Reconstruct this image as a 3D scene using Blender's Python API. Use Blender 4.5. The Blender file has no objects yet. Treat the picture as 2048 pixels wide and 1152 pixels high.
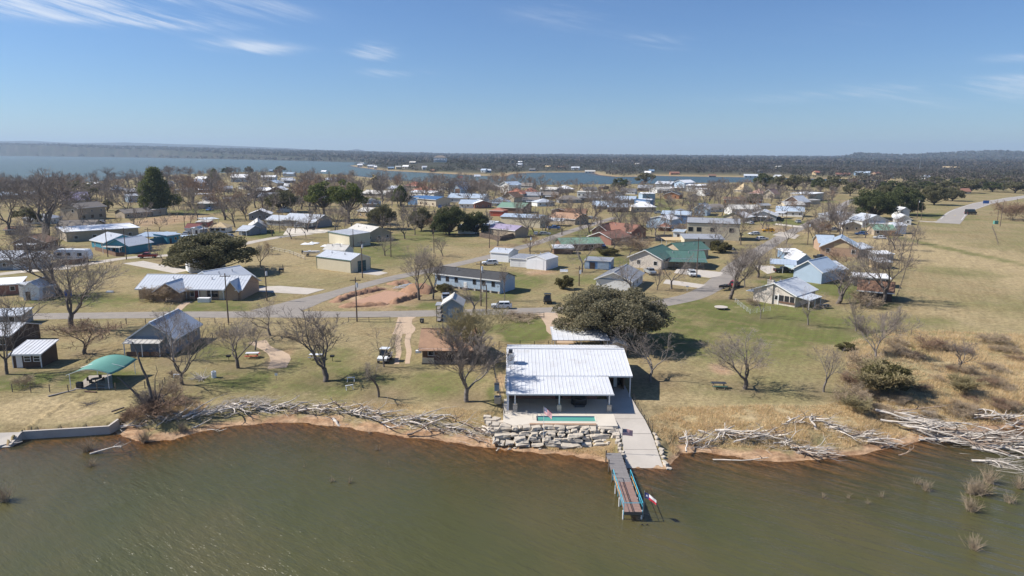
import bpy, math, random
import numpy as np
from mathutils import Vector, Matrix

scene = bpy.context.scene
C = scene.collection
R = math.radians

# ------------------------------------------------------------------ camera, sky, sun, exposure
CAM = np.array([0.0, 0.0, 37.0])
PITCH, ROLL, F = R(11.07), R(0.3), 1365.0
cam_d = bpy.data.cameras.new('camera')
cam_d.sensor_width = 36.0
cam_d.lens = 36.0 * F / 2048.0
cam_d.clip_start = 1.0
cam_d.clip_end = 60000.0
cam = bpy.data.objects.new('camera', cam_d)
C.objects.link(cam)
CM = Matrix.Rotation(R(90) - PITCH, 3, 'X') @ Matrix.Rotation(ROLL, 3, 'Z')
cam.matrix_world = Matrix.Translation(Vector(CAM)) @ CM.to_4x4()
scene.camera = cam

SUN_EL, SUN_AZ = R(42), R(176)          # azimuth of the sun measured from +X towards +Y: it stands on the left, a little behind
sun_dir = Vector((math.cos(SUN_EL) * math.cos(SUN_AZ), math.cos(SUN_EL) * math.sin(SUN_AZ), math.sin(SUN_EL)))
sun_d = bpy.data.lights.new('sun', 'SUN')
sun_d.energy = 5.0
sun_d.angle = R(0.5)
sun_d.color = (1.0, 0.945, 0.86)
sun = bpy.data.objects.new('sun', sun_d)
C.objects.link(sun)
sun.rotation_euler = sun_dir.to_track_quat('Z', 'Y').to_euler()
sun.location = (-200, 50, 200)

world = bpy.data.worlds.new('World')
scene.world = world
world.use_nodes = True
wn, wl = world.node_tree.nodes, world.node_tree.links
wn.clear()
sky = wn.new('ShaderNodeTexSky')
sky.sky_type = 'NISHITA'
sky.sun_disc = False
sky.sun_elevation = SUN_EL
sky.sun_rotation = R(90) - SUN_AZ
sky.altitude = 0.0
sky.air_density = 1.0
sky.dust_density = 0.15
sky.ozone_density = 4.0
# thin cirrus: soft streaks mixed over the sky by direction
tc = wn.new('ShaderNodeTexCoord')
sep = wn.new('ShaderNodeSeparateXYZ')
wl.new(tc.outputs['Generated'], sep.inputs[0])
def wmath(op, a, b=None, clamp=False):
    n = wn.new('ShaderNodeMath'); n.operation = op; n.use_clamp = clamp
    for i, v in enumerate((a, b)):
        if v is None: continue
        if isinstance(v, (int, float)): n.inputs[i].default_value = v
        else: wl.new(v, n.inputs[i])
    return n.outputs[0]
az = wmath('ARCTAN2', sep.outputs['X'], sep.outputs['Y'])
el = wmath('ARCSINE', sep.outputs['Z'])
comb = wn.new('ShaderNodeCombineXYZ')
wl.new(az, comb.inputs[0]); wl.new(el, comb.inputs[1])
def cloud_layer(rot, scale, loc, lo, hi, detail=7.0, rough=.58, dist=.8):
    mp = wn.new('ShaderNodeMapping'); mp.vector_type = 'TEXTURE'
    mp.inputs['Rotation'].default_value = (0, 0, R(rot))
    mp.inputs['Scale'].default_value = tuple(1 / q for q in scale)
    mp.inputs['Location'].default_value = loc
    wl.new(comb.outputs[0], mp.inputs[0])
    nz = wn.new('ShaderNodeTexNoise')
    nz.inputs['Scale'].default_value = 1.0
    nz.inputs['Detail'].default_value = detail
    nz.inputs['Roughness'].default_value = rough
    nz.inputs['Distortion'].default_value = dist
    wl.new(mp.outputs[0], nz.inputs['Vector'])
    mr = wn.new('ShaderNodeMapRange'); mr.interpolation_type = 'SMOOTHSTEP'
    mr.inputs[1].default_value = lo; mr.inputs[2].default_value = hi
    wl.new(nz.outputs[0], mr.inputs[0])
    return mr.outputs[0]
streak = cloud_layer(-9, (4.5, 38, 1), (3.2, 1.0, 0), .30, .72, 8.0, .62, .5)
fine = cloud_layer(-13, (9, 150, 1), (1.2, 7.0, 0), .30, .70, 8.0, .7, .35)
total = None
for ca, ce, ra, re, k in ((-.60, .205, .17, .020, 1.0), (-.64, .175, .24, .026, .95), (-.52, .160, .14, .010, .7), (-.66, .232, .10, .016, .6), (-.50, .225, .12, .012, .5), (-.35, .135, .075, .010, .65), (-.19, .137, .035, .014, .8), (-.16, .110, .06, .008, .55), (-.33, .185, .10, .02, .25), (.07, .185, .13, .035, .32),
        (.20, .150, .07, .014, .4), (.42, .160, .12, .02, .2), (.58, .085, .20, .010, .55), (.62, .066, .16, .012, .5), (.66, .112, .10, .008, .5), (.36, .075, .12, .008, .35), (.02, .06, .12, .010, .22), (-.25, .21, .07, .012, .35), (1.2, .30, .5, .06, .7), (-1.5, .32, .6, .07, .7), (2.8, .28, .6, .06, .7), (-2.4, .2, .4, .04, .6)):
    d1 = wmath('DIVIDE', wmath('SUBTRACT', az, ca), ra); d2 = wmath('DIVIDE', wmath('SUBTRACT', el, ce + 0.0), re)
    q = wmath('ADD', wmath('MULTIPLY', d1, d1), wmath('MULTIPLY', d2, d2))
    g = wmath('MULTIPLY', wmath('POWER', 2.718, wmath('MULTIPLY', q, -1.0)), k)
    total = g if total is None else wmath('ADD', total, g)
edge = wn.new('ShaderNodeMapRange'); edge.interpolation_type = 'SMOOTHSTEP'; edge.inputs[1].default_value = .13; edge.inputs[2].default_value = .85
wl.new(wmath('MULTIPLY', wmath('ADD', wmath('MULTIPLY', streak, .62), wmath('MULTIPLY', fine, .42)), wmath('MINIMUM', wmath('MULTIPLY', total, 1.25), 1.15)), edge.inputs[0])
c_all = wmath('MULTIPLY', wmath('ADD', edge.outputs[0], wmath('MULTIPLY', wmath('MULTIPLY', streak, total), .12)), .56, True)
tint = wn.new('ShaderNodeMix'); tint.data_type = 'RGBA'; tint.blend_type = 'MULTIPLY'
tint.inputs[0].default_value = 1.0
tint.inputs[7].default_value = (0.76, 0.95, 1.22, 1)
wl.new(sky.outputs[0], tint.inputs[6])
cm = wn.new('ShaderNodeMix'); cm.data_type = 'RGBA'
wl.new(c_all, cm.inputs[0]); wl.new(tint.outputs[2], cm.inputs[6])
cm.inputs[7].default_value = (10.5, 10.8, 11.2, 1)
bg = wn.new('ShaderNodeBackground')
bg.inputs['Strength'].default_value = 0.067
wl.new(cm.outputs[2], bg.inputs['Color'])
wo = wn.new('ShaderNodeOutputWorld')
wl.new(bg.outputs[0], wo.inputs['Surface'])

vs = scene.view_settings
vs.view_transform = 'Standard'; vs.look = 'None'; vs.gamma = 1.0; vs.exposure = 0.46
vs.use_curve_mapping = False
cy = scene.cycles
cy.use_denoising = True
cy.max_bounces = 6; cy.diffuse_bounces = 2; cy.glossy_bounces = 2; cy.transmission_bounces = 4
cy.transparent_max_bounces = 8; cy.volume_bounces = 0
cy.caustics_reflective = False; cy.caustics_refractive = False
cy.sample_clamp_indirect = 4.0

# ------------------------------------------------------------------ photo pixel -> place
CMn = np.array(CM)
def pray(px, py):
    px = np.asarray(px, float); py = np.asarray(py, float)
    d = np.stack([(px - 1024) / F, -(py - 576) / F, -np.ones_like(px + py)], -1)
    return d @ CMn.T
def on_plane(px, py, z=0.0):
    d = pray(px, py)
    t = (z - CAM[2]) / d[..., 2]
    return CAM + d * t[..., None]
def to_px(p):
    q = (np.asarray(p, float) - CAM) @ CMn
    return 1024 + F * q[..., 0] / -q[..., 2], 576 - F * q[..., 1] / -q[..., 2]

SHORE = np.array([(-900, 915), (-400, 905), (-60, 905), (20, 893), (36, 872), (230, 862), (262, 880), (300, 884), (345, 878), (400, 864), (440, 855),
    (520, 847), (600, 845), (680, 853), (740, 863), (800, 872), (860, 879), (900, 882), (960, 894), (1000, 900), (1050, 904),
    (1100, 908), (1150, 913), (1215, 924), (1252, 934), (1332, 936), (1346, 926), (1362, 908), (1400, 903), (1440, 910), (1500, 917),
    (1560, 922), (1620, 920), (1680, 912), (1730, 906), (1780, 890), (1840, 880), (1900, 868), (1960, 862), (2048, 852), (2300, 840), (3000, 830)], float)
_s = on_plane(SHORE[:, 0], SHORE[:, 1], 0.0)
SX, SY = _s[:, 0], _s[:, 1]
_k = np.maximum.accumulate(SX); SXm = _k + np.arange(len(_k)) * 1e-4
def shore_y(x): return np.interp(x, SXm, SY)

LAKE_PX = np.array([(-900, 306), (-300, 309), (0, 311.5), (270, 314.5), (520, 319.5), (640, 322.5), (730, 325), (752, 329), (700, 331), (715, 334), (770, 341), (860, 345.5),
    (960, 351), (1010, 353), (1022, 348), (1060, 345), (1185, 344.5), (1200, 350), (1235, 353.5), (1290, 353), (1300, 351), (1360, 352.5),
    (1470, 354), (1560, 355.5), (1690, 358), (1770, 360), (1760, 362.5), (1690, 363.5), (1560, 365), (1400, 367), (1250, 369.5), (1000, 372),
    (800, 362), (690, 350), (560, 346), (450, 347), (300, 352), (190, 364), (0, 376), (-300, 392), (-900, 430)], float)
LAKE = on_plane(LAKE_PX[:, 0], LAKE_PX[:, 1], 0.0)[:, :2]
def poly_sd(x, y, P):
    """signed distance to polygon, negative inside"""
    x = np.asarray(x, float); y = np.asarray(y, float)
    d2 = np.full(x.shape, 1e18); ins = np.zeros(x.shape, bool)
    for i in range(len(P)):
        ax, ay = P[i]; bx, by = P[(i + 1) % len(P)]
        ex, ey = bx - ax, by - ay
        t = np.clip(((x - ax) * ex + (y - ay) * ey) / (ex * ex + ey * ey + 1e-9), 0, 1)
        d2 = np.minimum(d2, (x - ax - ex * t) ** 2 + (y - ay - ey * t) ** 2)
        c = ((ay > y) != (by > y))
        with np.errstate(divide='ignore', invalid='ignore'):
            c &= x < ex * (y - ay) / (ey if ey != 0 else 1e-9) + ax
        ins ^= c
    return np.where(ins, -1, 1) * np.sqrt(d2)

def vnoise(x, y, seed=0):
    """smooth value noise, about -1..1"""
    xi = np.floor(x).astype(np.int64); yi = np.floor(y).astype(np.int64)
    fx = x - xi; fy = y - yi
    fx = fx * fx * (3 - 2 * fx); fy = fy * fy * (3 - 2 * fy)
    def hsh(a, b):
        n = (a * 374761393 + b * 668265263 + seed * 974634777) & 0xffffffff
        n = ((n ^ (n >> 13)) * 1274126177) & 0xffffffff
        n = n ^ (n >> 16)
        return (n & 0xffff) / 32767.5 - 1.0
    a = hsh(xi, yi) * (1 - fx) + hsh(xi + 1, yi) * fx
    b = hsh(xi, yi + 1) * (1 - fx) + hsh(xi + 1, yi + 1) * fx
    return a * (1 - fy) + b * fy

def sky_h(pts, D):
    p = np.array(pts, float)
    d = pray(p[:, 0], p[:, 1])
    k = D / d[:, 1]
    return d[:, 0] / d[:, 1], CAM[2] + d[:, 2] * k
LAND_T, LAND_H = sky_h([(-700, 287), (0, 289), (130, 291), (300, 295), (520, 300), (760, 305.5), (900, 309), (1100, 310), (1500, 313), (2048, 316), (2700, 318)], 9000.0)
BLUE_T, BLUE_H = sky_h([(-700, 284), (0, 282), (60, 282), (150, 286), (250, 285), (350, 288), (420, 290), (520, 294), (570, 296), (640, 301), (695, 301), (714, 298), (732, 302),
    (800, 304), (870, 307), (930, 312), (1200, 316), (2700, 322)], 14000.0)
RH_T, RH_H = sky_h([(1500, 330), (1640, 322), (1690, 314), (1712, 308), (1745, 309.5), (1790, 311), (1850, 309), (1930, 305), (1990, 303), (2048, 304.5), (2300, 306), (2800, 320)], 6300.0)
KN = on_plane(np.array(880.), np.array(341.), 2.0)
KN = (KN[0] * 1.10, KN[1] * 1.10)

def sstep(a, b, x):
    t = np.clip((x - a) / (b - a), 0, 1); return t * t * (3 - 2 * t)

def h(x, y):
    x = np.asarray(x, float); y = np.asarray(y, float)
    s = y - shore_y(x)
    n1 = vnoise(x * .5, y * .5, 3) * .5 + vnoise(x * 1.3, y * 1.3, 4) * .3
    s2 = s + n1 * np.clip(1 - np.abs(s) / 12, 0, 1) * .8
    base = np.interp(s2, [-80, -30, -8, 0, 1.5, 3.2, 4.2, 8, 14, 40, 200], [-6, -3.2, -0.75, 0, .28, .5, .95, 1.5, 1.9, 2.2, 2.2])
    wall = x < SXm[5]                                       # behind the concrete bulkhead
    base = np.where(wall & (s > 0.3), np.interp(s, [.3, 1.0, 16, 40], [.8, 1.02, 1.9, 2.2]), base)
    base = np.where(x < SXm[4] - .5, np.interp(s, [-8, 0, 7, 16, 40], [-.9, -.12, .9, 1.9, 2.2]), base)
    base = base + np.where(s > 6, n1 * .05, 0)
    far = sstep(600, 1100, y)
    tn = x / np.maximum(y, 1)
    lh = np.interp(tn, LAND_T, LAND_H)
    land = 2.2 + (lh - 2.2 - 8) * sstep(1300, 9000, y) + far * (vnoise(x / 260, y / 260, 7) * 2.2 + 2.0) * np.clip(y / 2500, .3, 2.5)
    land += np.maximum(np.interp(tn, BLUE_T, BLUE_H) - lh, 0) * sstep(9500, 14000, y)
    land += np.maximum(np.interp(tn, RH_T, RH_H) - 20, 0) * np.exp(-((y - 6300) / 1100) ** 2)
    land += 15 * np.exp(-(((x - KN[0]) / 130) ** 2 + ((y - KN[1]) / 200) ** 2))
    z = np.where(y > 500, land, base)
    z = np.where((y > 500) & (y < 700), base * (1 - far) + land * far, z)
    m = y > 350
    if np.any(m):
        sd = np.full(x.shape, 1e6)
        if x.ndim: sd[m] = poly_sd(x[m], y[m], LAKE)
        else: sd = poly_sd(x, y, LAKE)
        z = np.where(sd < 60, np.minimum(z, np.clip(sd * .07, -3, 40)), z)
    return z

def G(px, py):
    """point of the ground seen at a photo pixel"""
    z = 2.0 if py > 380 else 2.2
    for _ in range(8):
        p = on_plane(np.array(float(px)), np.array(float(py)), z)
        z = float(h(p[0], p[1]))
    return Vector((p[0], p[1], z))
def gz(x, y): return float(h(x, y))
def ppm(p):
    q = (np.asarray(p, float) - CAM) @ CMn
    return F / -q[2]

# ------------------------------------------------------------------ objects
def thing(name, label, cat, loc=(0, 0, 0), rotz=0.0, group=None):
    o = bpy.data.objects.new(name, None)
    o.empty_display_size = 0.3
    C.objects.link(o); o.location = loc; o.rotation_euler = (0, 0, rotz)
    o['label'] = label; o['category'] = cat
    if group: o['group'] = group
    return o
def tag(o, label, cat, group=None):
    o['label'] = label; o['category'] = cat
    if group: o['group'] = group
    return o
def link(name, data, parent=None, loc=None, rot=None, scale=None):
    o = bpy.data.objects.new(name, data); C.objects.link(o)
    if parent is not None: o.parent = parent
    if loc is not None: o.location = loc
    if rot is not None: o.rotation_euler = rot
    if scale is not None: o.scale = scale
    return o
def copy_tree(root, loc, rotz=0.0, scale=None, label=None, group=None):
    r = root.copy(); C.objects.link(r); r.location = loc; r.rotation_euler = (0, 0, rotz)
    if scale is not None: r.scale = scale
    if label: r['label'] = label
    if group: r['group'] = group
    for ch in root.children:
        c = ch.copy(); C.objects.link(c); c.parent = r
        for g in ch.children:
            d = g.copy(); C.objects.link(d); d.parent = c
    return r

class MB:
    def __init__(s): s.v = []; s.f = []; s.m = []
    def add(s, vs_, fs, mi=0):
        o = len(s.v); s.v += [tuple(v) for v in vs_]
        for f in fs: s.f.append(tuple(i + o for i in f)); s.m.append(mi)
        return s
    def box(s, x0, x1, y0, y1, z0, z1, mi=0):
        return s.add([(x0, y0, z0), (x1, y0, z0), (x1, y1, z0), (x0, y1, z0), (x0, y0, z1), (x1, y0, z1), (x1, y1, z1), (x0, y1, z1)],
            [(3, 2, 1, 0), (4, 5, 6, 7), (0, 1, 5, 4), (1, 2, 6, 5), (2, 3, 7, 6), (3, 0, 4, 7)], mi)
    def slab(s, q, t, mi=0):
        """four top corners in order, thickness downwards along z"""
        q = [Vector(a) for a in q]; lo = [a - Vector((0, 0, t)) for a in q]
        return s.add(q + lo, [(0, 1, 2, 3), (7, 6, 5, 4), (0, 4, 5, 1), (1, 5, 6, 2), (2, 6, 7, 3), (3, 7, 4, 0)], mi)
    def prism(s, poly, vec, mi=0):
        n = len(poly); a = [Vector(p) for p in poly]; b = [p + Vector(vec) for p in a]
        return s.add(a + b, [tuple(range(n - 1, -1, -1)), tuple(range(n, 2 * n))] + [(i, (i + 1) % n, n + (i + 1) % n, n + i) for i in range(n)], mi)
    def bar(s, p, q, r, n=4, r2=None, mi=0, cap=True):
        p = Vector(p); q = Vector(q); r2 = r if r2 is None else r2
        d = (q - p).normalized(); a = d.orthogonal().normalized(); b = d.cross(a)
        o = math.pi / 4 if n == 4 else 0
        c = [(a * math.cos(o + 2 * math.pi * i / n) + b * math.sin(o + 2 * math.pi * i / n)) for i in range(n)]
        vs_ = [p + e * r for e in c] + [q + e * r2 for e in c]
        fs = [(i, (i + 1) % n, n + (i + 1) % n, n + i) for i in range(n)]
        if cap: fs += [tuple(range(n - 1, -1, -1)), tuple(range(n, 2 * n))]
        return s.add(vs_, fs, mi)
    def path(s, pts, rs, n=5, mi=0):
        for i in range(len(pts) - 1): s.bar(pts[i], pts[i + 1], rs[i], n, rs[i + 1], mi, cap=(i in (0, len(pts) - 2)))
        return s
    def mesh(s, name, mats, smooth=False):
        me = bpy.data.meshes.new(name); me.from_pydata(s.v, [], s.f)
        if not isinstance(mats, (list, tuple)): mats = [mats]
        for m in mats: me.materials.append(m)
        if len(mats) > 1: me.polygons.foreach_set('material_index', s.m)
        if smooth: me.polygons.foreach_set('use_smooth', [True] * len(s.f))
        me.update(); return me
    def build(s, name, mats, parent=None, loc=None, rot=None, smooth=False):
        return link(name, s.mesh(name, mats, smooth), parent, loc, rot)

def np_mesh(name, V, Fq, mats, smooth=False):
    """fast mesh from arrays; Fq is (n,3) or (n,4)"""
    V = np.ascontiguousarray(V, np.float32); Fq = np.ascontiguousarray(Fq, np.int32)
    me = bpy.data.meshes.new(name); k = Fq.shape[1]
    me.vertices.add(len(V)); me.vertices.foreach_set('co', V.ravel())
    me.loops.add(Fq.size); me.loops.foreach_set('vertex_index', Fq.ravel())
    me.polygons.add(len(Fq)); me.polygons.foreach_set('loop_start', np.arange(len(Fq), dtype=np.int32) * k)
    me.polygons.foreach_set('loop_total', np.full(len(Fq), k, np.int32))
    if smooth: me.polygons.foreach_set('use_smooth', np.ones(len(Fq), bool))
    for m in (mats if isinstance(mats, (list, tuple)) else [mats]): me.materials.append(m)
    me.update(calc_edges=True); return me

# ------------------------------------------------------------------ materials
def nodes_of(m):
    m.use_nodes = True
    return m.node_tree.nodes, m.node_tree.links
def mat(name, col, rough=.8, var=.12, scale=1.5, metal=0.0, bump=0.0, bscale=8.0, wave=None, spec=None, island=0.0, dirt=None):
    """base colour with soft noise wear; wave=(axis, spacing, depth) adds fine corrugation relief; island varies per piece"""
    m = bpy.data.materials.new(name); n, l = nodes_of(m)
    b = n['Principled BSDF']; b.inputs['Roughness'].default_value = rough; b.inputs['Metallic'].default_value = metal
    if spec is not None: b.inputs['Specular IOR Level'].default_value = spec
    t = n.new('ShaderNodeTexCoord')
    nz = n.new('ShaderNodeTexNoise'); nz.inputs['Scale'].default_value = scale; nz.inputs['Detail'].default_value = 6.0
    nz.inputs['Roughness'].default_value = .65
    l.new(t.outputs['Object'], nz.inputs['Vector'])
    cr = n.new('ShaderNodeMapRange'); cr.inputs[1].default_value = .25; cr.inputs[2].default_value = .75
    cr.inputs[3].default_value = 1 - var; cr.inputs[4].default_value = 1 + var
    l.new(nz.outputs[0], cr.inputs[0])
    f = cr.outputs[0]
    if island:
        ge = n.new('ShaderNodeNewGeometry'); mr = n.new('ShaderNodeMapRange')
        mr.inputs[3].default_value = 1 - island; mr.inputs[4].default_value = 1 + island
        l.new(ge.outputs['Random Per Island'], mr.inputs[0])
        mm = n.new('ShaderNodeMath'); mm.operation = 'MULTIPLY'
        l.new(f, mm.inputs[0]); l.new(mr.outputs[0], mm.inputs[1]); f = mm.outputs[0]
    sc = n.new('ShaderNodeVectorMath'); sc.operation = 'SCALE'
    sc.inputs[0].default_value = col
    l.new(f, sc.inputs['Scale'])
    out = sc.outputs[0]
    if dirt is not None:
        n2 = n.new('ShaderNodeTexNoise'); n2.inputs['Scale'].default_value = dirt[1]; n2.inputs['Detail'].default_value = 8
        n2.inputs['Roughness'].default_value = .7
        l.new(t.outputs['Object'], n2.inputs['Vector'])
        m2 = n.new('ShaderNodeMapRange'); m2.inputs[1].default_value = dirt[2]; m2.inputs[2].default_value = dirt[2] + .2
        m2.inputs[4].default_value = dirt[3]
        l.new(n2.outputs[0], m2.inputs[0])
        mx = n.new('ShaderNodeMix'); mx.data_type = 'RGBA'
        l.new(m2.outputs[0], mx.inputs[0]); l.new(out, mx.inputs[6]); mx.inputs[7].default_value = (*dirt[0], 1); out = mx.outputs[2]
    l.new(out, b.inputs['Base Color'])
    nrm = None
    if wave:
        w = n.new('ShaderNodeTexWave'); w.bands_direction = wave[0]; w.wave_profile = 'SIN'
        w.inputs['Scale'].default_value = 0.314 / wave[1]; w.inputs['Distortion'].default_value = 0
        l.new(t.outputs['Object'], w.inputs['Vector'])
        bp = n.new('ShaderNodeBump'); bp.inputs['Strength'].default_value = 1.0; bp.inputs['Distance'].default_value = wave[2]
        l.new(w.outputs['Fac'], bp.inputs['Height']); nrm = bp.outputs[0]
    if bump:
        nb = n.new('ShaderNodeTexNoise'); nb.inputs['Scale'].default_value = bscale; nb.inputs['Detail'].default_value = 5
        l.new(t.outputs['Object'], nb.inputs['Vector'])
        bp = n.new('ShaderNodeBump'); bp.inputs['Strength'].default_value = .8; bp.inputs['Distance'].default_value = bump
        l.new(nb.outputs[0], bp.inputs['Height'])
        if nrm: l.new(nrm, bp.inputs['Normal'])
        nrm = bp.outputs[0]
    if nrm: l.new(nrm, b.inputs['Normal'])
    return m

M = {}
def mm(name, *a, **k): M[name] = mat(name, *a, **k)
mm('white_metal', (.67, .68, .70), .42, .06, .4, dirt=((.50, .47, .42), .55, .50, .5))
mm('bright_white', (.86, .86, .86), .5, .04, .5)
mm('galv', (.60, .63, .67), .42, .08, .5, metal=.1, dirt=((.4, .36, .3), .5, .56, .3))
mm('galv_dark', (.36, .37, .39), .45, .12, .5, metal=.1, dirt=((.22, .18, .14), .6, .55, .4))
mm('galv_blue', (.47, .55, .64), .42, .1, .5, metal=.1)
mm('green_metal', (.085, .165, .135), .5, .12, .5, dirt=((.16, .22, .19), .4, .55, .4))
mm('pale_green_metal', (.18, .30, .22), .55, .15, .5, dirt=((.3, .3, .25), .5, .5, .5))
mm('blue_metal', (.08, .18, .36), .45, .1, .5)
mm('purple_metal', (.36, .31, .42), .5, .1, .6)
mm('shingle_brown', (.20, .115, .075), .95, .2, 1.2, bump=.02, bscale=5)
mm('shingle_red', (.25, .12, .085), .95, .2, 1.2, bump=.02, bscale=5)
mm('shingle_orange', (.37, .15, .10), .9, .15, 1.2, bump=.02, bscale=5)
mm('shingle_pink', (.38, .23, .18), .95, .12, 1.2, bump=.02, bscale=5)
mm('shingle_tan', (.36, .22, .14), .95, .18, 1.0, bump=.02, bscale=6)
mm('shingle_grey', (.15, .15, .155), .95, .2, 1.2, bump=.02, bscale=6)
mm('shingle_dark', (.055, .055, .058), .95, .25, 1.2, bump=.02, bscale=6)
mm('shingle_taupe', (.20, .175, .155), .95, .15, 1.2, bump=.02, bscale=6)
mm('pale_roof', (.52, .50, .46), .8, .12, .5, dirt=((.34, .3, .26), .6, .52, .5))
mm('cream', (.58, .52, .38), .6, .06, .6, wave=('X', .3, .02))
mm('white_wall', (.72, .72, .70), .6, .06, .6, dirt=((.45, .42, .36), .5, .6, .4))
mm('white_rib', (.74, .75, .77), .5, .05, .6, wave=('X', .3, .02))
mm('tan_wall', (.40, .33, .24), .8, .12, .8)
mm('pale_tan', (.52, .45, .34), .8, .1, .8)
mm('stone', (.45, .38, .29), .9, .25, 2.2, bump=.03, bscale=3, dirt=((.28, .22, .16), 2.5, .5, .6))
mm('pale_stone', (.60, .54, .47), .9, .2, 2.0, bump=.03, bscale=3, dirt=((.42, .34, .27), 2.2, .55, .6))
mm('brick_tan', (.40, .27, .185), .9, .22, 4.0, bump=.015, bscale=9, dirt=((.28, .18, .12), 3.2, .5, .5))
mm('brick_red', (.30, .15, .11), .9, .2, 3.0, bump=.015, bscale=9)
mm('brick_orange', (.42, .20, .105), .9, .2, 3.0, bump=.015, bscale=9)
mm('teal', (.035, .215, .30), .6, .1, .8, wave=('Z', .2, .015))
mm('teal_dark', (.02, .13, .20), .6, .1, .8)
mm('pale_blue', (.37, .47, .58), .65, .08, .7, wave=('X', .3, .02))
mm('slate_blue', (.18, .26, .36), .7, .1, .8, wave=('Z', .2, .02))
mm('mid_blue', (.13, .25, .46), .55, .12, .8, wave=('X', .3, .02))
mm('bright_blue', (.05, .16, .50), .5, .12, .8)
mm('grey_wall', (.30, .31, .32), .75, .1, .8)
mm('grey_siding', (.235, .27, .31), .7, .1, .8, wave=('Z', .2, .02))
mm('dark_brown', (.075, .045, .032), .7, .2, 1.2, wave=('X', .25, .02))
mm('brown_wood', (.17, .10, .065), .8, .25, 1.5)
mm('red_wall', (.42, .085, .05), .65, .12, 1.0)
mm('maroon', (.16, .035, .03), .7, .15, 1.0)
mm('yellow_wall', (.55, .45, .20), .7, .1, 1.0)
mm('trim_white', (.76, .76, .75), .5, .04, 1.0)
mm('trim_green', (.05, .12, .09), .5, .06, 1.0)
mm('trim_dark', (.06, .06, .065), .5, .08, 1.0)
mm('glass', (.022, .026, .032), .08, .1, .6)
mm('glass_blue', (.10, .14, .19), .06, .1, .6)
mm('door_dark', (.05, .035, .03), .6, .15, 1.0)
mm('door_green', (.012, .06, .06), .5, .1, .6, wave=('Z', .3, .02))
mm('door_white', (.74, .74, .73), .5, .05, 1.0, wave=('Z', .4, .02))
mm('concrete', (.50, .45, .39), .85, .10, .35, bump=.004, bscale=14, dirt=((.36, .31, .26), .25, .5, .45))
mm('concrete_old', (.36, .32, .28), .9, .14, .4, bump=.006, bscale=12, dirt=((.25, .20, .15), .5, .5, .55))
mm('patio', (.62, .56, .47), .8, .07, .4, bump=.003, bscale=14, dirt=((.50, .43, .34), .3, .52, .45))
mm('asphalt', (.265, .235, .205), .95, .12, .5, bump=.006, bscale=10, dirt=((.31, .27, .22), .25, .5, .6))
mm('highway', (.33, .30, .27), .95, .10, .3, dirt=((.40, .36, .31), .1, .5, .5))
mm('paint_yellow', (.55, .40, .06), .8, .2, 3.0)
mm('paint_white', (.70, .69, .66), .8, .2, 3.0)
mm('pole_wood', (.13, .095, .075), .9, .25, 3.0)
mm('post_wood', (.17, .135, .105), .9, .25, 3.0, island=.2)
mm('grey_plank', (.215, .20, .195), .9, .25, 4.0, island=.18, bump=.01, bscale=12)
mm('red_plank', (.265, .17, .14), .85, .2, 4.0, island=.15, bump=.01, bscale=12)
mm('cyan_paint', (.07, .38, .50), .45, .06, 2.0)
mm('orange_paint', (.62, .33, .09), .5, .08, 2.0)
mm('black_metal', (.025, .025, .027), .45, .1, 2.0)
mm('dark_metal', (.07, .07, .075), .45, .1, 2.0, metal=.4)
mm('steel', (.42, .43, .44), .35, .08, 2.0, metal=.7)
mm('white_paint', (.78, .79, .80), .3, .03, 1.0)
mm('car_white', (.74, .76, .78), .25, .02, 1.0, spec=.6)
mm('car_silver', (.42, .45, .48), .28, .03, 1.0, metal=.4)
mm('car_red', (.30, .022, .02), .28, .04, 1.0)
mm('car_black', (.015, .015, .017), .3, .1, 1.0)
mm('car_blue', (.11, .22, .48), .3, .04, 1.0)
mm('car_yellow', (.62, .32, .012), .3, .04, 1.0)
mm('rubber', (.016, .016, .017), .8, .2, 2.0)
mm('red_plastic', (.55, .06, .03), .4, .05, 1.0)
mm('blue_plastic', (.04, .13, .42), .4, .05, 1.0)
mm('lamp_red', (.45, .02, .02), .3, .05, 1.0)
mm('canopy_green', (.11, .29, .24), .65, .07, .8)
mm('canvas_tan', (.50, .38, .22), .85, .1, 1.0)
mm('limestone', (.53, .465, .38), .9, .22, 1.6, bump=.06, bscale=3.0, island=.2, dirt=((.20, .165, .12), 1.6, .50, .8))
mm('driftwood', (.53, .475, .415), .9, .18, 2.5, bump=.02, bscale=8, island=.16, dirt=((.30, .24, .19), 1.2, .54, .6))
mm('driftwood_dark', (.26, .19, .14), .9, .25, 2.5, bump=.02, bscale=8, dirt=((.45, .38, .32), 1.4, .5, .6))
mm('bark', (.135, .112, .096), .95, .25, 2.0, bump=.02, bscale=8)
mm('bark_grey', (.185, .16, .142), .95, .25, 2.0, bump=.02, bscale=8)
mm('bark_pale', (.50, .46, .42), .9, .3, 1.5, bump=.01, bscale=8)
mm('bark_dark', (.075, .06, .05), .95, .25, 2.0, bump=.02, bscale=8)
mm('twig', (.19, .158, .138), .95, .2, .6, island=.25)
mm('twig_grey', (.255, .215, .185), .95, .2, .6, island=.25)
mm('twig_tan', (.37, .285, .195), .95, .2, .6, island=.25)
mm('twig_olive', (.30, .25, .13), .95, .2, .6, island=.25)
mm('twig_rust', (.25, .165, .11), .95, .2, .6, island=.25)
mm('soil', (.33, .19, .115), .95, .25, .9, bump=.10, bscale=2.2, dirt=((.36, .22, .135), 1.1, .52, .7))
mm('soil_flat', (.42, .25, .165), .95, .2, .9, bump=.05, bscale=2.5, dirt=((.34, .19, .11), .9, .5, .6))
mm('sand_drive', (.48, .355, .245), .95, .12, .6, bump=.015, bscale=6, dirt=((.30, .25, .13), .5, .58, .7))
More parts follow.
